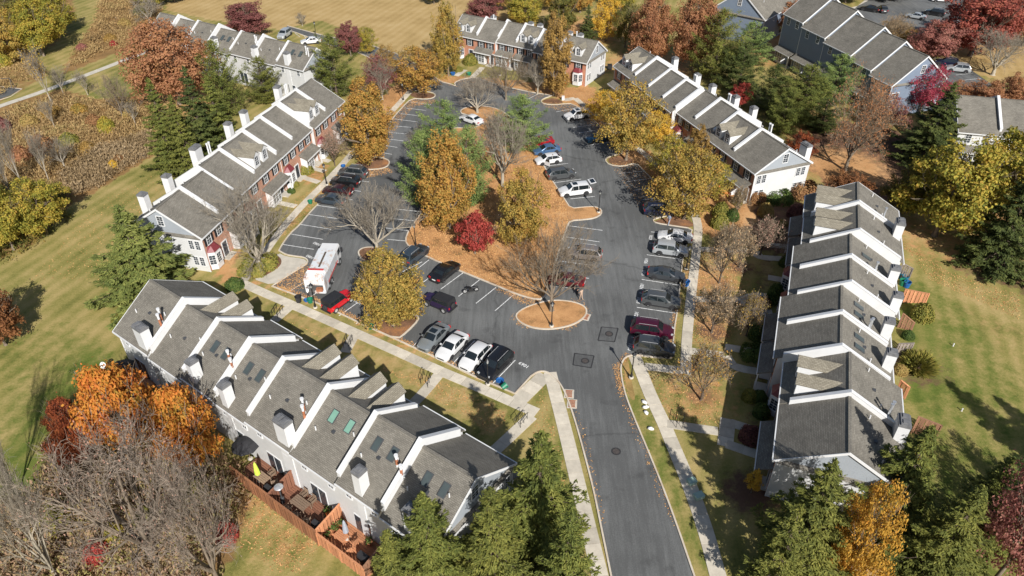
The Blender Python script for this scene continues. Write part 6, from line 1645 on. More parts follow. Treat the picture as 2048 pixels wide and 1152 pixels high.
def crown_points(rng, n, shape, r, zb, zt, lobes):
    """leaves on many small boughs of uneven size, with gaps between them and an uneven outline"""
    H = zt - zb
    def prof(u):
        if shape == 'round': return np.sqrt(np.clip(1 - (2 * u - .86) ** 2 / 1.32, 0.05, 1))
        if shape == 'pear': return np.where(u > .36, np.sqrt(np.clip(1 - ((u - .36) / .66) ** 2, .01, 1)) * np.clip(1.25 - .45 * u, 0, 1), np.sqrt(np.clip(1 - ((.36 - u) / .50) ** 2, .05, 1)))
        return np.clip(np.sqrt(np.clip(1 - u, 0, 1)) * (np.clip(u / .25, .3, 1)), .05, 1)
    u = rng.uniform(0, 1, lobes * 6); u = u[rng.uniform(0, 1, len(u)) < prof(u) ** 1.1 + .06][:lobes]
    k = len(u); a = rng.uniform(0, 2 * np.pi, k)
    ph = rng.uniform(0, 6, 4)
    lump = 1 + .20 * np.sin(a * 2 + ph[0] + u * 3) + .14 * np.sin(a * 5 + ph[1] - u * 8) + rng.normal(size=k) * .10
    R = prof(u) * r * (rng.uniform(0, 1, k) ** .40) * lump * .90
    C = np.stack([R * np.cos(a), R * np.sin(a), zb + H * (.04 + .90 * u) + rng.normal(size=k) * .2], 1)
    lr = r * rng.uniform(.07, .20, k) * (1.15 - .3 * u)
    w = lr ** 2 * rng.uniform(.45, 1.25, k); cnt = np.maximum((n * w / w.sum()).astype(int), 6)
    I = np.repeat(np.arange(k), cnt)
    v = rng.normal(size=(len(I), 3)); v /= np.linalg.norm(v, axis=1)[:, None]
    rr = lr[I] * (.35 + .75 * rng.uniform(0, 1, len(I)) ** .6) * (1 + .28 * np.sin(v[:, 0] * 5 + I) * np.cos(v[:, 1] * 4 + I * 2.3))
    st = (1, 1, 1.35) if shape == 'pear' else (1.12, 1.12, .78)
    Pp = C[I] + v * rr[:, None] * st
    out = Pp - np.array([0, 0, zb + H * .36]); out /= np.maximum(np.linalg.norm(out, axis=1), 1e-6)[:, None]
    # stray leaves loosen the edge
    m = len(I) // 14; s = rng.integers(0, len(I), m); Pp[s] += rng.normal(size=(m, 3)) * r * .07
    return Pp, out * .5 + v * .8 + rng.normal(size=Pp.shape) * .6 + (0, 0, .3)

PROTO = {}
def leaf_proto(key, seed, shape, h, d, n, clumps, leaf, trunk=.24, zb=.2, kids=(3, 3, 2), r0=.2, up=.35):
    """(trunk mesh, crown mesh) h metres tall and d wide"""
    global RNG
    rng = np.random.default_rng(seed); RNG = rng
    segs, _ = grow(rng, (0, 0, 0), h * .95, .62, 3, kids, trunk, r0, up)
    S = [x for l in segs for x in l]
    S = [x for x in S if max(math.hypot(x[3], x[4]) / (d / 2), 0) < .92 and x[5] < h * .93]
    V, F_ = tubes_np(S, 5); tr = np_mesh('trunk', V, F_, ['bark'], smooth=True)
    Pp, Nn = crown_points(rng, n, shape, d / 2 * .93, h * zb, h, clumps)
    V, F_ = cards(Pp, Nn, leaf * rng.uniform(.6, 1.25, len(Pp)), .72)
    PROTO[key] = (tr, np_mesh('crown', V, F_, ['gold']), h, d)
leaf_proto('round0', 11, 'round', 9.0, 8.5, 20000, 210, .135)
leaf_proto('round1', 12, 'round', 9.0, 8.5, 20000, 240, .135, up=.25)
leaf_proto('pear0', 13, 'pear', 12.0, 6.6, 19000, 250, .125, zb=.10)
leaf_proto('pear1', 14, 'pear', 12.0, 6.6, 19000, 270, .125, zb=.10)
leaf_proto('oak0', 15, 'round', 13.0, 12.5, 30000, 380, .17, zb=.16, r0=.32)
leaf_proto('round2', 19, 'round', 9.0, 8.5, 18000, 170, .138, zb=.16)
leaf_proto('airy0', 51, 'round', 9.0, 8.5, 11500, 210, .125, zb=.16, kids=(3, 3, 3))
leaf_proto('airy1', 52, 'round', 9.0, 8.5, 11500, 240, .125, zb=.14, kids=(3, 3, 3))
leaf_proto('maple0', 16, 'dome', 8.0, 9.0, 21000, 220, .145, zb=.2)
leaf_proto('thin0', 17, 'round', 9.0, 8.0, 8500, 260, .12, kids=(3, 3, 3), up=.35)
leaf_proto('small0', 18, 'dome', 4.2, 5.0, 9000, 130, .10, trunk=.18, zb=.22, r0=.11)

def conifer_proto(key, seed, h, r, kind):
    global RNG
    rng = np.random.default_rng(seed); RNG = rng; side = rng.uniform(0, 6.28)
    C = []; N_ = []; U = []; Sz = []; segs = [(0, 0, 0, 0, 0, h * .5, .24, .14), (0, 0, h * .5, 0, 0, h * .97, .14, .03)]
    lv = int(h * (2.15 if kind == 'spruce' else 1.6)); z0 = h * .04
    for i in range(lv):
        u = (i + rng.uniform(-.3, .3)) / lv; u = min(max(u, 0), .985)
        z = z0 + u * (h - z0); nb = int((8.5 if kind == 'spruce' else 6) * (1 - u * .45)) + rng.integers(0, 3)
        Rl = r * ((1 - u) ** .92 * 1.06 if kind == 'spruce' else (1 - u ** 2.1) ** .9 * (.72 + .28 * min(1, u * 5)))
        for k in range(nb):
            a = 2 * np.pi * (k + rng.uniform(-.35, .35)) / nb + i * 2.4; L = max(Rl * rng.uniform(.58, 1.16) * (1 + .13 * math.cos(a - side) + .10 * math.sin(3 * a + z)), .3)
            if rng.uniform() < .10: continue
            dx, dy = math.cos(a), math.sin(a)
            up_ = -.28 - .22 * (1 - u) if kind == 'spruce' else .08 + .5 * u
            hook = .32 if kind == 'spruce' else .35
            m = max(5, int(L * (11 if kind == 'spruce' else 8.5)))
            f = rng.uniform(.16, 1, m) ** .8
            zz = z + L * (up_ * f + hook * f ** 3)
            wid = L * (.25 if kind == 'spruce' else .30) * (1 - f * .72) + .06
            lat = rng.uniform(-1, 1, m) * wid
            px_ = dx * L * f - dy * lat; py_ = dy * L * f + dx * lat
            droop = np.abs(lat) * (.22 if kind == 'spruce' else -.1)
            nn = 8 if kind == 'spruce' else 11
            for q in range(nn):
                o = rng.normal(size=(m, 3)) * ((.085, .085, .06) if kind == 'spruce' else (.18, .18, .15))
                C.append(np.stack([px_, py_, zz - droop], 1) + o)
                dirv = np.stack([dx * (1.0) - dy * lat / wid * .8, dy * 1.0 + dx * lat / wid * .8, np.full(m, up_ + hook * 1.4)], 1) if True else None
                if kind == 'pine': dirv = dirv + rng.normal(size=(m, 3)) * .7 + (0, 0, .5)
                U.append(dirv + rng.normal(size=(m, 3)) * (.5 if kind == 'spruce' else .4))
                N_.append(np.stack([rng.normal(size=m) * .55 + dx * .25, rng.normal(size=m) * .55 + dy * .25, np.ones(m)], 1))
                Sz.append(np.full(m, .165 if kind == 'spruce' else .15) * rng.uniform(.65, 1.2, m))
            segs.append((0, 0, z, dx * L * .55, dy * L * .55, z + L * .55 * up_, .05 * (1 - u) + .015, .02)); segs.append((dx * L * .55, dy * L * .55, z + L * .55 * up_, dx * L * .9, dy * L * .9, z + L * (.9 * up_ + hook * .73), .02, .008))
    # leader
    m = 40; C.append(np.stack([rng.normal(size=m) * .06, rng.normal(size=m) * .06, rng.uniform(h * .93, h, m)], 1)); U.append(np.tile((0, 0, 1.), (m, 1)) + rng.normal(size=(m, 3)) * .4); N_.append(rng.normal(size=(m, 3))); Sz.append(np.full(m, .2))
    C = np.concatenate(C); U = np.concatenate(U); N_ = np.concatenate(N_); Sz = np.concatenate(Sz)
    V, F_ = cards(C, N_, Sz, .33 if kind == 'spruce' else .32, U)
    T_v, T_f = tubes_np(segs, 4)
    PROTO[key] = (np_mesh('trunk', T_v, T_f, ['bark_dark']), np_mesh('crown', V, F_, ['spruce_green']), h, r * 2)
conifer_proto('spruce0', 21, 12.5, 3.7, 'spruce'); conifer_proto('spruce1', 22, 12.5, 3.9, 'spruce'); conifer_proto('spruce2', 25, 12.5, 3.6, 'spruce'); conifer_proto('pine0', 23, 11.5, 4.1, 'pine'); conifer_proto('pine1', 24, 11.5, 3.8, 'pine')

def bare_proto(key, seed, h, spread, kids, leaves=0, r0=.24, trunk=.22, up=.3, droop=0.0, bark='bark_pale', leaf=.12, tw_mat='twig_grey', tw_n=2):
    global RNG
    rng = np.random.default_rng(seed); RNG = rng
    segs, tips = grow(rng, (0, 0, 0), h * .92, spread, 4, kids, trunk, r0, up, droop)
    big = [x for l in segs[:3] for x in l]; small = [x for l in segs[3:] for x in l]
    V, F_ = tubes_np(big, 5); tr = np_mesh('trunk', V, F_, [bark], smooth=True)
    # fine twigs off the small branches
    S = np.array(small); k = 4
    k = tw_n; base = np.repeat(S, k, 0); f = rng.uniform(.1, 1, len(base))[:, None]; p = base[:, :3] * (1 - f) + base[:, 3:6] * f
    d = (base[:, 3:6] - base[:, :3]); d /= np.maximum(np.linalg.norm(d, axis=1), 1e-6)[:, None]
    d = d + rng.normal(size=d.shape) * .55 + (0, 0, .12); d /= np.linalg.norm(d, axis=1)[:, None]
    q = p + d * rng.uniform(.25, .8, len(p))[:, None] * h / 9
    tw = np.concatenate([p, q, np.full((len(p), 1), .012), np.full((len(p), 1), .005)], 1)
    V1, F1 = tubes_np(S, 3); V2, F2 = tubes_np(tw, 3)
    V = np.concatenate([V1, V2]); F_ = np.concatenate([F1, F2 + len(V1)])
    br = np_mesh('branches', V, F_, [tw_mat])
    lf = None
    if leaves:
        e = q[rng.integers(0, len(q), leaves)] + rng.normal(size=(leaves, 3)) * .12
        V, F_ = cards(e, rng.normal(size=(leaves, 3)) + (0, 0, .5), leaf * rng.uniform(.6, 1.3, leaves), .7); lf = np_mesh('leaves', V, F_, ['twigs_tinted'])
    allv = np.concatenate([V1, V2]); dd = 2 * np.percentile(np.hypot(allv[:, 0], allv[:, 1]), 97); hh = np.percentile(allv[:, 2], 99.5)
    PROTO[key] = (tr, br, float(hh), float(dd), lf)
bare_proto('gnarl0', 36, 8.5, 1.15, (3, 3, 3, 2), 900, .33, .14, .12, bark='bark', tw_mat='twig_mauve', leaf=.06, tw_n=2)
bare_proto('rusty0', 37, 9.5, .95, (3, 3, 3, 2), 6500, .26, .18, .3, bark='bark', tw_mat='twig_brown', leaf=.085)
bare_proto('bare0', 31, 9.5, .80, (3, 3, 3, 2), r0=.29, tw_mat='twig_grey'); bare_proto('bare1', 32, 9.0, .95, (3, 3, 3, 2), r0=.31, trunk=.16, up=.2)
bare_proto('bare2', 33, 10.0, .85, (3, 3, 3, 2), 3000, up=.42, leaf=.10, bark='bark', tw_mat='twig_brown'); bare_proto('slim0', 34, 9.0, .42, (2, 2, 2, 2), 500, .12, .3, .6, leaf=.13)
bare_proto('orch0', 35, 5.2, 1.0, (3, 3, 3, 2), 1300, .14, .2, .25, bark='bark_dark', leaf=.10, tw_mat='twig_brown')

_n = {}
def tree(kind, bx, by, top, wpx, mat, label, group='trees of the estate', name=None, hmax=18.0, hmin=3.0):
    i = _n.get(kind, 0); _n[kind] = i + 1
    ks = [k for k in PROTO if k[:-1] == kind]; p = PROTO[ks[i % len(ks)]]
    H = min(max(height_of(bx, by, top), hmin), hmax); X, Y = G(bx, by)
    ppm = CAM_F / (Y * math.cos(CAM_P) + (CAM_H - H * .5) * math.sin(CAM_P)); Dm = wpx / ppm
    nm = name or {'spruce': 'spruce_tree', 'pine': 'pine_tree', 'bare': 'bare_tree', 'gnarl': 'bare_tree', 'rusty': 'bare_tree', 'slim': 'bare_tree', 'orch': 'ornamental_tree', 'thin': 'thin_tree', 'airy': 'broadleaf_tree', 'pear': 'pear_tree', 'oak': 'oak_tree', 'maple': 'maple_tree', 'small': 'maple_tree', 'round': 'broadleaf_tree'}[kind]
    t = thing(nm, label, 'tree', (X, Y, 0), random.uniform(0, 6.28), group)
    t.scale = (Dm / p[3], Dm / p[3], H / p[2])
    inst('trunk', p[0], t)
    if kind in ('bare', 'slim', 'orch', 'gnarl', 'rusty'):
        inst('branches', p[1], t)
        if mat and p[4] is not None: inst('leaves', p[4], t, mats=[mat])
    else: inst('crown', p[1], t, mats=[mat])
    return t

TREES = [
 # conifers
 ('spruce', 300, 585, 410, 235, 'pine_light', 'broad pale green pine on the lawn at the near end of the left brick row'),
 ('spruce', 350, 335, 155, 125, 'spruce_green', 'leftmost tall spruce of the dark group behind the left brick row'),
 ('spruce', 420, 328, 132, 130, 'spruce_dark', 'middle tall spruce of the dark group behind the left brick row'),
 ('spruce', 388, 358, 190, 120, 'spruce_olive', 'shorter spruce in front of the dark group by the brown meadow'),
 ('spruce', 452, 305, 150, 115, 'spruce_green', 'right hand spruce of the dark group behind the left brick row'),
 ('pine', 458, 232, 80, 100, 'spruce_green', 'pine right of the rust oak below the top left white row'),
 ('pine', 532, 205, 112, 82, 'spruce_olive', 'pine in front of the top left white row chimneys'),
 ('pine', 674, 190, 68, 112, 'spruce_green', 'big pine right of the top left white row'),
 ('pine', 893, 335, 200, 125, 'pine_blue', 'bright green pine at the top of the car park island'),
 ('pine', 852, 420, 262, 112, 'pine_blue', 'bright green pine at the left edge of the car park island'),
 ('pine', 938, 408, 250, 110, 'pine_blue', 'green pine behind the gold pear tree on the island'),
 ('pine', 1044, 300, 190, 118, 'pine_blue', 'light green pine at the right edge of the island behind a bare tree'),
 ('spruce', 1075, 1092, 862, 255, 'spruce_green', 'tallest foreground spruce beside the road pavement'),
 ('spruce', 985, 1168, 975, 215, 'spruce_olive', 'foreground spruce between two taller spruces at the bottom edge'),
 ('spruce', 868, 1182, 985, 250, 'spruce_green', 'foreground spruce at the roof end of the foreground row'),
 ('spruce', 1125, 1240, 1015, 190, 'spruce_green', 'foreground spruce at the bottom edge nearest the road pavement'),
 ('spruce', 800, 1225, 1060, 160, 'spruce_olive', 'low foreground spruce at the bottom edge beside the decks'),
 ('spruce', 1765, 1050, 850, 225, 'spruce_green', 'large full spruce covering the end house of the right row'),
 ('spruce', 1585, 1135, 920, 250, 'spruce_olive', 'olive spruce at the bottom beside the yellow tree'),
 ('spruce', 1925, 1075, 915, 165, 'spruce_green', 'narrow spruce right of the large full spruce'),
 ('spruce', 1850, 1165, 972, 250, 'spruce_olive', 'spruce at the bottom edge right of the yellow tree'),
 ('spruce', 1530, 1200, 1010, 165, 'spruce_olive', 'lowest spruce at the bottom edge nearest the right pavement'),
 ('pine', 2035, 990, 908, 80, 'pine_blue', 'small pine at the right edge above the red tree'),
 ('spruce', 1985, 530, 322, 190, 'spruce_dark', 'broad dark spruce at the right edge of the photo'),
 ('spruce', 2065, 505, 300, 150, 'spruce_dark', 'dark spruce cut by the right edge beside the yellow green trees'),
 ('pine', 1560, 265, 175, 95, 'spruce_green', 'shaded pine low behind the right rear row chimneys'),
 ('pine', 1640, 262, 195, 90, 'spruce_dark', 'dark low pine left of the rusty thin tree'),
 ('spruce', 2244, 1066, 845, 250, 'spruce_dark', 'tall spruce outside the right edge casting the longest lawn shadow'),
 ('spruce', 2211, 1163, 1013, 210, 'spruce_dark', 'shorter spruce outside the bottom right corner'),
 ('spruce', 2338, 1084, 881, 230, 'spruce_dark', 'tall spruce farthest outside the right edge'),
 ('spruce', 1852, 320, 165, 165, 'spruce_dark', 'dark hemlock left of the pale house roof'),
 ('pine', 1425, 165, 18, 125, 'spruce_olive', 'olive pine behind the right rear row between two rust trees'),
 ('pine', 1492, 128, 42, 100, 'pine_blue', 'pale pine in front of the lone blue house'),
 ('pine', 1535, 228, 130, 115, 'spruce_dark', 'dark pine behind the chimneys of the right rear row'),
 ('pine', 1600, 240, 130, 135, 'spruce_green', 'pine between the right rear row and the blue houses'),
 ('pine', 1662, 205, 108, 110, 'pine_blue', 'pale pine in front of the blue house balconies'),
 ('spruce', 1748, 200, 112, 105, 'spruce_dark', 'dark hemlock left of the blue gable'),
 ('spruce', 1173, 95, 8, 55, 'spruce_dark', 'dark green narrow conifer among the gold trees at the top'),
 ('pine', 1475, 185, 85, 105, 'spruce_dark', 'shaded pine just behind the right rear row'),
 # leafy trees
 ('oak', 360, 208, 36, 172, 'rust', 'big round rust coloured oak in front of the top left white row'),
 ('pear', 742, 322, 148, 112, 'gold_orange', 'tall gold orange pear tree by the upper left stalls'),
 ('pear', 897, 152, -8, 64, 'gold', 'tall narrow gold pear tree at the left of the far brick row'),
 ('pear', 1108, 192, 14, 80, 'brown_gold', 'tall narrow brownish pear tree in front of the far brick row'),
 ('pear', 898, 458, 250, 120, 'gold_orange', 'tall orange gold pear tree in the middle of the island'),
 ('pear', 1040, 488, 332, 102, 'gold', 'olive gold pear tree right of the red maple on the island'),
 ('pear', 787, 652, 488, 138, 'gold', 'dense gold pear tree on the square mulch island by the red off-roader'),
 ('small', 950, 508, 428, 106, 'maple_red', 'small scarlet maple on the leaf covered island'),
 ('airy', 1252, 320, 160, 122, 'gold', 'gold tree on the round mulch island by the right stalls'),
 ('airy', 1210, 245, 180, 80, 'yellow', 'small bright yellow tree at the far end of the right rear row'),
 ('airy', 1312, 290, 222, 82, 'yellow', 'bright yellow tree against the brick of the right rear row'),
 ('airy', 1368, 437, 290, 148, 'gold', 'large gold tree on the mulch island by the navy crossover'),
 ('airy', 1335, 360, 270, 88, 'yellow_green', 'yellow green tree in front of the red bay roof'),
 ('pear', 1388, 340, 245, 52, 'brown_gold', 'small brown tree against the right rear row'),
 ('airy', 1420, 395, 320, 80, 'yellow_green', 'yellow green tree left of the white end wall'),
 ('round', 500, 70, 4, 100, 'crimson', 'crimson tree on the tan field at the top left'),
 ('airy', 838, 186, 92, 118, 'gold_orange', 'orange spreading tree on the teardrop island at the far left corner'),
 ('airy', 735, 108, 52, 48, 'yellow_green', 'small yellow green tree beside the purple tree on the field edge'),
 ('round', 702, 112, 44, 60, 'crimson', 'small purple red tree on the field edge'),
 ('round', 1940, 112, -25, 165, 'red', 'large red tree on the tan field at the top right'),
 ('round', 1868, 118, 42, 105, 'pink_red', 'pinkish red tree left of the large red tree'),
 ('round', 1985, 90, -30, 110, 'red', 'red tree with dark crown at the right of the large red tree'),
 ('round', 2045, 90, 0, 90, 'rust', 'rusty red tree cut by the top right edge'),
 ('round', 1868, 472, 282, 205, 'yellow_green', 'big yellow green maple right of the right row, left one'),
 ('round', 1985, 425, 255, 165, 'yellow_green', 'big yellow green maple in front of the pale house, right one'),
 ('round', 1800, 430, 330, 90, 'olive', 'olive tree left of the big yellow green maples'),
 ('oak', 1298, 128, -12, 92, 'rust', 'tall rust oak at the top, left one of the pair'),
 ('oak', 1383, 140, -15, 102, 'rust', 'tall rust oak at the top, right one of the pair'),
 ('maple', 268, 900, 728, 200, 'orange', 'orange maple behind the foreground row, left one'),
 ('maple', 400, 945, 768, 175, 'orange', 'orange maple behind the foreground row, right one'),
 ('maple', 150, 880, 800, 105, 'dark_red', 'dark red tree at the left of the orange maples'),
 ('maple', 170, 930, 838, 120, 'dark_red', 'rusty red tree below the left orange maple'),
 ('airy', 1684, 1175, 965, 128, 'yellow_orange', 'bright orange yellow tree between the spruces at the bottom right'),
 ('thin', 1985, 1165, 935, 190, 'pink_red', 'thin pinkish red tree in the bottom right corner'),
 ('thin', 2055, 1090, 940, 130, 'pink_red', 'thin red tree cut by the right edge at the bottom'),
 ('round', 12, 690, 572, 120, 'brown', 'brown leaved tree cut by the left edge'),
 ('round', 88, 112, -5, 105, 'yellow_green', 'yellow green tree in the top left wood, front one'),
 ('round', 28, 122, 15, 95, 'gold', 'gold tree at the left edge of the top left wood'),
 ('round', 120, 75, -25, 85, 'yellow_green', 'bright yellow green tree at the right end of the top left wood'),
 ('round', 60, 60, -40, 120, 'olive', 'olive tree at the back of the top left wood'),
 ('round', -20, 70, -40, 110, 'olive', 'olive tree cut by the top left corner'),
 ('round', 95, 470, 358, 118, 'yellow_green', 'yellow green thicket tree at the left lawn edge, right one'),
 ('round', 28, 500, 375, 115, 'yellow_green', 'yellow green thicket tree at the left lawn edge, left one'),
 ('round', -20, 450, 340, 110, 'olive', 'olive thicket tree cut by the left edge'),
 ('round', 968, 52, -18, 75, 'crimson', 'purple red tree behind the far brick row'),
 ('round', 1048, 58, -22, 82, 'yellow_green', 'yellow green tree behind the far brick row'),
 ('round', 1125, 68, -20, 72, 'olive', 'olive tree behind the far brick row right part'),
 ('airy', 1212, 82, -6, 75, 'yellow', 'yellow tree right of the dark conifer at the top'),
 ('airy', 1250, 95, 0, 65, 'olive', 'dark olive tree between the yellow tree and the rust oaks'),
 ('round', 1005, 20, -50, 70, 'brown_gold', 'brown gold tree at the top edge above the far row'),
 ('round', 1085, 20, -55, 80, 'gold', 'gold tree at the top edge above the far row'),
 ('round', 1160, 25, -50, 70, 'gold_orange', 'orange gold tree at the top edge beside the dark conifer'),
 ('round', 1240, 20, -50, 70, 'yellow_green', 'yellow green tree at the top edge left of the rust oaks'),
 ('round', 350, 5, -55, 70, 'olive', 'olive tree at the top edge left of the tan field'),
 ('round', 305, 12, -45, 80, 'yellow_green', 'yellow green tree at the top edge above the brown brush'),
 ('round', 868, 8, -40, 45, 'olive', 'dark tree at the top edge of the tan field'),
 ('round', 1578, 70, 2, 80, 'rust', 'rust tree right of the lone blue house'),
 ('round', 1635, 28, -28, 75, 'rust', 'orange rust tree at the top edge above the blue houses'),
 ('round', 1560, 15, -40, 70, 'gold_orange', 'orange gold tree behind the lone blue house'),
 ('round', 1690, 5, -50, 75, 'gold', 'gold tree at the top edge of the far car park'),
 ('round', 1770, -2, -55, 110, 'gold', 'gold tree hanging over the far car park'),
 ('thin', 1845, 112, 55, 85, 'pink_red', 'thin pink tree between the blue houses and the far car park'),
 ('thin', 1785, 85, 42, 80, 'brown_gold', 'thin brown tree behind the blue roofs'),
 ('thin', 1838, 228, 128, 105, 'magenta', 'thin magenta tree in front of the blue gable'),
 ('thin', 1765, 255, 190, 90, 'crimson', 'thin dark red tree below the blue gable'),
 ('round', 1955, 225, 160, 85, 'rust', 'orange bush like tree above the pale house roof'),
 ('round', 2020, 222, 150, 85, 'rust', 'orange tree at the right edge above the pale house'),
 ('thin', 1905, 215, 160, 70, 'rust', 'thin orange tree beside the far stalls'),
 ('round', 1592, 330, 262, 60, 'dark_red', 'dark red shrub tree behind the white end wall'),
 ('round', 1690, 420, 345, 90, 'brown', 'brown low tree in the shade behind the right row'),
 ('round', 1480, 215, 165, 45, 'maple_red', 'small red maple behind the right rear row chimneys'),
 ('small', 1502, 985, 945, 46, 'yellow', 'small bright yellow shrub tree at the end house front'),
 ('thin', 760, 195, 108, 70, 'crimson', 'thin dark purple tree right of the big pine'),
 ('thin', 775, 165, 88, 60, 'brown_gold', 'thin brown tree at the corner of the far left drive'),
 # bare trees
 ('bare', 756, 513, 362, 175, None, 'pale bare tree on the small teardrop island by the refuse lorry'),
 ('bare', 521, 540, 378, 175, None, 'bare tree on the bush bed in front of the left brick row'),
 ('bare', 1103, 622, 462, 215, None, 'large bare tree on the teardrop island with the lamp post'),
 ('bare', 1005, 374, 212, 150, 'twigs_tinted', 'tall bare brown tree in the middle of the island'),
 ('bare', 955, 226, 150, 90, None, 'bare tree on the orange nose of the island'),
 ('bare', 1012, 200, 112, 105, None, 'pale bare tree in front of the far brick row'),
 ('bare', 1075, 188, 118, 75, None, 'bare tree left of the brownish pear tree'),
 ('gnarl', 310, 1125, 862, 340, 'twigs_pink', 'huge pale bare tree in the bottom left thicket'),
 ('gnarl', 440, 1170, 925, 180, 'twigs_pink', 'bare tree with pinkish twigs at the fence of the decks'),
 ('bare', 120, 1165, 925, 150, None, 'pale bare tree above the bottom left corner'),
 ('slim', 28, 1030, 790, 95, None, 'slim dark bare tree on the left lawn'),
 ('slim', 75, 1050, 850, 70, None, 'slim bare tree beside the thicket on the left lawn'),
 ('orch', 1438, 566, 448, 105, 'twigs_tinted', 'bare tree on the right lawn with a dark mulch ring'),
 ('orch', 1423, 665, 575, 110, 'twigs_tinted', 'bare tree in the middle of the right lawn'),
 ('orch', 1402, 800, 690, 120, 'gold_orange', 'bare tree with a few gold leaves at the road end of the right lawn'),
 ('orch', 1478, 535, 462, 85, 'twigs_tinted', 'small bare tree right of the mulch ring tree'),
 ('orch', 1520, 510, 440, 95, 'twigs_pink', 'pinkish bare tree in front of the right row'),
 ('orch', 1492, 672, 585, 70, 'gold', 'small tree with fading leaves in the house shadow'),
 ('orch', 670, 332, 262, 55, 'twigs_pink', 'bare sapling in front of the left brick row'),
 ('orch', 1472, 432, 372, 50, 'twigs_tinted', 'bare sapling near the pumpkins'),
 ('rusty', 1690, 342, 165, 190, 'twigs_rust', 'wide bare tree with rusty leaves behind the right row'),
 ('slim', 104, 206, 95, 60, 'yellow', 'slim bare tree with yellow leaves on the footpath'),
 ('slim', 128, 190, 130, 45, None, 'small bare tree right of the yellow leaved slim tree'),
 ('slim', 176, 190, 142, 42, None, 'bare sapling beside the footpath'),
 ('bare', 246, 236, 150, 75, None, 'bare tree on the grass below the footpath'),
 ('slim', 110, 255, 200, 40, None, 'bare sapling in the brown meadow, left'),
 ('slim', 272, 250, 200, 40, None, 'bare sapling in the brown meadow, right'),
 ('slim', 52, 385, 238, 60, None, 'pale snag with bare branches in the left meadow'),
 ('slim', 25, 392, 300, 55, None, 'dark bare tree at the left edge of the meadow'),
 ('slim', 98, 362, 262, 55, None, 'dark bare tree in the middle of the left meadow'),
 ('bare', 130, 335, 275, 70, 'twigs_tinted', 'low bare thicket tree in the left meadow'),
 ('bare', 300, 45, -5, 75, None, 'bare tree at the top above the brown brush'),
 ('bare', 30, 60, -30, 110, None, 'bare grey tree in the top left wood'),
 ('bare', 605, 52, 24, 30, 'twigs_tinted', 'small round bare tree on the tan field'),
 ('bare', 1985, 150, 60, 120, None, 'bare tree on the tan field at the right edge'),
 ('bare', 1775, 95, 30, 70, 'twigs_tinted', 'bare tree in the far car park'),
 ('bare', 840, 320, 245, 60, None, 'grey bare tree left of the island pines'),
 ('bare', 765, 200, 120, 60, None, 'grey bare tree beside the far left pavement'),
]
for a in TREES: tree(*a)
tx_, ty_ = 0, 0

# ------------------------------------------------------------------ shrubs and hedges
def shrub_proto(key, seed, box=False, n=2600, leaf=.07, spiky=False):
    global RNG
    rng = np.random.default_rng(seed); RNG = rng
    p = rng.normal(size=(n, 3)); p /= np.linalg.norm(p, axis=1)[:, None]; p[:, 2] = np.abs(p[:, 2])
    if box: p = np.sign(p) * np.abs(p) ** .55
    q = rng.uniform(.78, 1.0, n)[:, None] * (1 + .07 * np.sin(p[:, :1] * 6 + 1) * np.cos(p[:, 1:2] * 5))
    C = p * q * (1, 1, 1.1); C[:, 2] += .02
    if spiky: V, F_ = cards(C * rng.uniform(.5, 1, n)[:, None], np.cross(p, rng.normal(size=(n, 3))), leaf * 2.6, .16, p + (0, 0, .4))
    else: V, F_ = cards(C, p + rng.normal(size=(n, 3)) * .5, leaf * rng.uniform(.7, 1.4, n), .7)
    st = [(0, 0, 0, rng.normal() * .3, rng.normal() * .3, .8, .05, .02) for _ in range(7)]
    v, f = tubes_np(st, 4)
    PROTO[key] = (np_mesh('stems', v, f, ['bark_dark']), np_mesh('foliage', V, F_, ['boxwood']))
shrub_proto('dome0', 41); shrub_proto('dome1', 42, leaf=.085, n=2000); shrub_proto('box0', 43, True); shrub_proto('spiky0', 44, spiky=True, n=2400)
def shrub(kind, px, py, w, h, mat, label, d=None, rz=0.0):
    t = thing('shrub', label, 'shrub', (*G(px, py), 0), rz, 'shrubs and hedges'); t.scale = (w / 2, (d or w) / 2, h)
    p = PROTO[kind]; inst('stems', p[0], t); inst('foliage', p[1], t, mats=[mat])
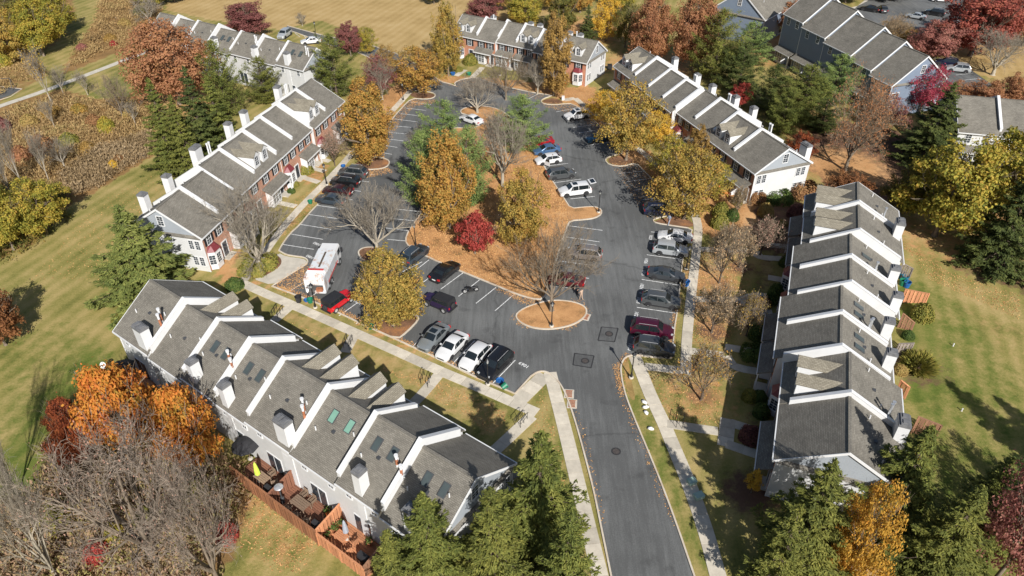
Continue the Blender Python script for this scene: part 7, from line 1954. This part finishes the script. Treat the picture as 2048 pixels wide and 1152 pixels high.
SHRUBS = [('dome0', 1441, 430, 2.6, 1.9, 'bush_olive', 'green round shrub above the yellow green one near the pumpkins'), ('dome1', 1438, 452, 2.7, 2.0, 'bush_olive', 'yellow green round shrub below the green one near the pumpkins'), ('dome0', 1464, 438, 2.0, 1.6, 'boxwood', 'dark green shrub beside the pale ornament'),
 ('dome1', 1474, 408, 1.6, 1.8, 'yellow_green', 'bright leafy shrub at the corner of the white end wall'), ('box0', 1511, 405, 2.6, 1.8, 'bush_brown', 'clipped brown shrub at the left of the white end wall'), ('dome0', 1530, 430, 2.4, 1.8, 'bush_tan', 'clipped tan ball shrub standing alone in the mulch'),
 ('box0', 1556, 403, 4.0, 1.5, 'boxwood', 'dark green shrub against the middle of the white end wall'), ('box0', 1606, 393, 4.2, 2.0, 'bush_brown', 'long brown clipped hedge at the right of the white end wall'), ('dome0', 1592, 432, 2.8, 1.7, 'bush_plum', 'plum coloured shrub in the shade by the right row'),
 ('dome1', 1560, 468, 1.6, .9, 'boxwood', 'low green shrub in the shade below the plum shrub'), ('dome1', 1565, 450, 1.5, .8, 'bush_tan', 'low grey green shrub in the shade beside the plum shrub'), ('dome0', 1572, 530, 2.0, 1.3, 'boxwood', 'green shrub beside the second pair of porch walks'), ('dome0', 1548, 602, 2.2, 2.4, 'boxwood', 'tall dark green shrub beside the white bay'),
 ('dome1', 1526, 610, 2.0, 1.0, 'bush_brown', 'low brown shrub beside the tall dark green shrub'), ('dome0', 1518, 675, 2.6, 1.7, 'boxwood', 'dark green shrub in the middle of the shaded front gardens'), ('box0', 1500, 715, 2.4, 1.5, 'boxwood', 'dark clipped shrub between two front walks, left one'), ('box0', 1518, 718, 2.2, 1.7, 'boxwood', 'dark clipped shrub between two front walks, right one'),
 ('dome1', 1498, 798, 1.7, 1.2, 'bush_olive', 'bright yellow green ball shrub in the shaded garden'), ('dome0', 1518, 800, 1.6, 1.2, 'boxwood', 'dark shrub right of the yellow green ball shrub'), ('dome0', 1500, 878, 2.4, 1.5, 'bush_plum', 'dark plum shrub between the last two front walks'), ('box0', 1527, 878, 1.5, 1.6, 'boxwood', 'green clipped shrub by the last porch'), ('dome0', 1522, 830, 1.8, 1.4, 'boxwood', 'dark green shrub above the last front walk'),
 ('dome0', 1842, 636, 2.7, 1.9, 'bush_olive', 'large round green bush behind the right row'), ('spiky0', 1835, 735, 4.2, 1.9, 'bush_olive', 'spiky spreading bush behind the right row'), ('dome1', 1800, 745, 1.6, .9, 'bush_tan', 'small tan bush beside the spiky bush'), ('dome0', 1826, 915, 1.0, .7, 'yellow', 'small gold bush beside the last chimney'), ('dome1', 1815, 675, 1.5, .9, 'boxwood', 'small dark bush by the brown fence'),
 ('dome0', 612, 345, 2.6, 1.5, 'bush_olive', 'rounded green bush before the red bay roof of the left row'), ('dome1', 590, 372, 1.4, .8, 'bush_olive', 'small yellow green bush on the left row lawn'), ('dome1', 583, 385, 1.3, .7, 'boxwood', 'small dark bush on the left row lawn'), ('box0', 522, 533, 4.6, 1.5, 'bush_olive', 'wide green bush bed under the bare tree of the left row', 3.2), ('box0', 505, 548, 3.8, 1.2, 'bush_olive', 'low green end of the bush bed near the pavement', 2.4),
 ('dome0', 941, 128, 3.2, 2.0, 'bush_olive', 'large round bush in front of the far brick row'), ('dome1', 918, 142, 1.8, .9, 'bush_olive', 'small bush beside the round bush of the far row'), ('dome0', 1209, 193, 1.5, 1.2, 'boxwood', 'small green bush at the far end of the right rear row'), ('dome1', 215, 262, 3.0, 2.4, 'yellow_green', 'yellow green bush in the brown meadow'), ('dome1', 229, 338, 1.8, 1.4, 'yellow', 'small bright yellow bush in the tan reeds'), ('dome0', 470, 575, 2.4, 1.3, 'boxwood', 'dark green shrub behind the first foreground house'),
 ('dome0', 245, 640, 2.6, .6, 'bush_olive', 'low green patch beside the first foreground house'), ('dome1', 8, 130, 4.0, 2.4, 'yellow_green', 'yellow green bush at the left edge above the playground'), ('dome1', 1590, 500, 1.4, .9, 'bush_brown', 'brown shrub beside the first porch walk of the right row'), ('dome0', 240, 325, 2.2, 1.2, 'bush_brown', 'brown bush beside the dark grate box'),
 ('dome1', 455, 1075, 2.0, 1.6, 'maple_red', 'bright red bush at the edge of the bottom left thicket'), ('dome1', 200, 1120, 2.4, 2.0, 'maple_red', 'red bush beside the bottom left corner of the thicket'), ('dome1', 240, 1085, 2.0, 2.2, 'yellow_green', 'yellow bush in the bottom left thicket'), ('dome1', 120, 1050, 3.4, 2.0, 'yellow_green', 'yellow green bush in the bottom left thicket'), ('dome1', 300, 1050, 3.0, 1.8, 'bush_olive', 'olive bush under the huge bare tree'), ('dome1', 390, 1000, 3.4, 2.0, 'bush_olive', 'olive bush under the right orange maple')]
MB_ = [(60, 250, 3.2, 1.8, 'bush_tan', 'tan bush near the top of the brown meadow'), (105, 232, 3.6, 2.0, 'brown_gold', 'orange brown bush left of the slim trees in the meadow'), (160, 226, 3.2, 1.6, 'gold_orange', 'orange bush below the footpath in the meadow'), (190, 250, 3.0, 1.8, 'bush_brown', 'brown bush in the middle of the meadow'), (262, 235, 2.8, 1.6, 'bush_tan', 'tan bush at the right end of the meadow'), (85, 300, 4.0, 2.4, 'bush_brown', 'large brown bush at the lower left of the meadow'), (140, 290, 3.4, 2.0, 'bush_olive', 'olive bush in the lower middle of the meadow'), (45, 320, 3.6, 2.2, 'rust', 'rust coloured bush beside the pale snag'),
 (175, 302, 2.6, 1.5, 'brown_gold', 'golden brown bush above the tan reeds'), (250, 52, 3.2, 1.6, 'bush_tan', 'tan bush in the upper strip of brush'), (222, 82, 3.0, 1.5, 'brown_gold', 'golden brown bush in the lower strip of brush'), (228, 92, 1.8, 1.1, 'maple_red', 'small red bush in the strip of brush'), (282, 30, 3.6, 2.0, 'olive', 'olive bush at the right of the upper brush strip'), (165, 100, 2.6, 1.3, 'pink_red', 'pinkish bush at the left of the brush strip'), (5, 262, 3.4, 2.4, 'crimson', 'reddish bush at the left edge of the meadow')]
for px_, py_, w_, h_, m_, lb_ in MB_: shrub('dome1', px_, py_, w_, h_, m_, lb_)
for a in SHRUBS: shrub(*a)

# ------------------------------------------------------------------ what nobody could count: brush, reeds, fallen leaves, thicket
def scatter(name, polys, n, size, mat, tall=0.8, flat=False, clump=0, edge=0):
    """upright (or flat) cards spread over ground polygons given in pixels"""
    rng = np.random.default_rng(hash(name) % 1000 if False else len(name) * 7 + n)
    P_ = []
    for poly, share in polys:
        w = np.array(GP(poly)); lo, hi = w.min(0), w.max(0); m = int(n * share); got = 0; acc = []
        while got < m:
            q = rng.uniform(lo, hi, size=(m * 2, 2)); k = inpoly(q[:, 0], q[:, 1], [tuple(x) for x in w]); acc.append(q[k]); got += k.sum()
            if k.sum() == 0: break
        P_.append(np.concatenate(acc)[:m])
    P2 = np.concatenate(P_)
    if clump:
        c = P2[rng.integers(0, len(P2), len(P2) // clump)]; P2 = np.repeat(c, clump, 0) + rng.normal(size=(len(c) * clump, 2)) * .55
        hh = np.repeat(rng.uniform(.35, 1.25, len(c)), clump) * tall
    else: hh = rng.uniform(.5, 1.1, len(P2)) * tall
    m = len(P2)
    if edge: P2 = P2 + rng.normal(size=P2.shape) * edge
    if flat:
        C = np.stack([P2[:, 0], P2[:, 1], np.full(m, flat if flat is not True else .04)], 1); N_ = rng.normal(size=(m, 3)) * .35 + (0, 0, 1); V, F_ = cards(C, N_, size * rng.uniform(.6, 1.3, m), .8)
    else:
        C = np.stack([P2[:, 0], P2[:, 1], hh * rng.uniform(.15, .95, m)], 1); N_ = rng.normal(size=(m, 3)) + (0, 0, .25); up = rng.normal(size=(m, 3)) * .45 + (0, 0, 1)
        V, F_ = cards(C, N_, size * rng.uniform(.6, 1.3, m), .35, up)
    o = inst(name, np_mesh(name, V, F_, [mat]), None)
    return tag(o, kind='stuff')
MEADOW = [(-100, 260), (0, 228), (60, 208), (120, 190), (200, 208), (280, 200), (325, 235), (305, 270), (180, 300), (130, 390), (60, 430), (-100, 500)]
REEDS = [(130, 395), (125, 350), (200, 300), (300, 268), (315, 300), (240, 345), (190, 378)]
BRUSH_T = [(210, -30), (330, -30), (315, 60), (270, 92), (205, 105), (140, 138), (155, 95), (190, 50)]
scatter('meadow_brush', [(MEADOW, .7), ([(-100, 100), (55, 105), (95, 150), (0, 195), (-100, 240)], .12), (BRUSH_T, .35)], 52000, .26, 'brush_stems', 1.0, clump=26)
tag(bpy.data.objects['meadow_brush'], 'brown and tan brush covering the meadow behind the left row', 'brush')
scatter('reed_bed', [(REEDS, 1.0)], 14000, .24, 'tan_reeds', 1.3, clump=12); tag(bpy.data.objects['reed_bed'], 'pale tan reeds in a band beside the left lawn', 'reeds')
scatter('thicket_undergrowth', [([(-100, 1030), (60, 1010), (110, 900), (200, 870), (340, 880), (480, 935), (490, 1010), (420, 1090), (430, 1200), (-100, 1250)], 1.0)], 34000, .22, 'thicket', 1.9, clump=22); tag(bpy.data.objects['thicket_undergrowth'], 'mixed red yellow and brown undergrowth in the bottom left thicket', 'undergrowth')
scatter('wood_undergrowth', [([(-200, -80), (120, -80), (135, 20), (105, 95), (60, 115), (-200, 130)], .6), ([(-100, 400), (60, 380), (140, 400), (135, 440), (60, 500), (-60, 560)], .4)], 16000, .26, 'olive', 1.6, clump=20); tag(bpy.data.objects['wood_undergrowth'], 'olive undergrowth in the woods at the left', 'undergrowth')
LEAFY = [([(544, 573), (612, 527), (636, 552), (580, 590)], .045), ([(544, 573), (640, 606), (742, 655), (826, 694), (826, 688), (742, 648), (640, 600), (560, 572)], .06), ([(826, 694), (985, 767), (985, 763), (830, 688)], .02), ([(740, 310), (784, 239), (823, 197), (840, 200), (800, 245), (765, 310)], .06), ([(702, 340), (778, 336), (786, 345), (710, 360)], .04), ([(822, 202), (872, 200), (880, 205), (830, 212)], .02),
 ([(867, 155), (955, 150), (975, 165), (1090, 188), (1080, 200), (1000, 182), (900, 172)], .05), ([(1081, 204), (1145, 208), (1205, 257), (1232, 290), (1222, 292), (1160, 232), (1090, 214)], .05), ([(1355, 600), (1346, 690), (1340, 718), (1335, 716), (1345, 640)], .02), ([(1300, 330), (1352, 425), (1335, 430), (1285, 345)], .04), ([(1249, 789), (1270, 841), (1326, 976), (1353, 1049), (1343, 1049), (1312, 976), (1240, 789)], .007), ([(1136, 800), (1169, 910), (1187, 980), (1201, 1049), (1214, 1049), (1183, 910), (1150, 800)], .005),
 ([(1262, 711), (1241, 732), (1249, 789), (1240, 789), (1228, 735), (1250, 708)], .02), ([(1030, 627), (1160, 597), (1182, 625), (1140, 662), (1040, 655), (1022, 634)], .05), ([(992, 577), (1085, 602), (1060, 612), (1030, 600)], .02), ([(590, 400), (690, 335), (700, 345), (610, 430), (560, 492)], .04), ([(705, 300), (740, 310), (780, 240), (815, 190), (800, 185), (745, 250)], .08), ([(1395, 390), (1490, 400), (1480, 470), (1400, 470)], .10), ([(1080, 180), (1190, 175), (1230, 260), (1150, 205)], .10), ([(1215, 320), (1300, 330), (1340, 430), (1300, 440)], .05), ([(1390, 500), (1480, 500), (1460, 690), (1385, 690)], .08), ([(480, 940), (560, 1010), (650, 1090), (560, 1150), (480, 1060)], .012)]
scatter('fallen_leaves', LEAFY, 34000, .068, 'fallen', flat=.045, edge=.18); tag(bpy.data.objects['fallen_leaves'], 'orange fallen leaves drifted along kerbs and lawns', 'leaves')
LAWN = [([(540, 625), (760, 735), (880, 760), (1020, 830), (985, 870), (900, 815), (760, 735), (620, 660)], .12), ([(1390, 500), (1480, 500), (1450, 690), (1385, 700)], .18), ([(1290, 740), (1440, 730), (1440, 850), (1340, 845)], .15), ([(1085, 770), (1120, 900), (1160, 1060), (1110, 1060), (1060, 840)], .08), ([(1800, 480), (1860, 560), (2040, 640), (2040, 590), (1890, 540)], .2), ([(480, 950), (640, 1090), (600, 1150), (480, 1100)], .1), ([(200, 400), (310, 350), (330, 420), (200, 560), (60, 560)], .17)]
scatter('lawn_leaves', LAWN, 6000, .075, 'fallen', flat=.03); tag(bpy.data.objects['lawn_leaves'], 'thin scatter of brown leaves over the lawns', 'leaves')
scatter('island_leaves', [([(853, 516), (995, 572), (1085, 598), (1105, 540), (1132, 455), (1138, 440), (1128, 400), (1060, 290), (985, 220), (930, 262), (880, 300), (850, 404), (818, 470)], 1.0)], 36000, .09, 'fallen', flat=.13); tag(bpy.data.objects['island_leaves'], 'orange fallen leaves covering the car park island', 'leaves')
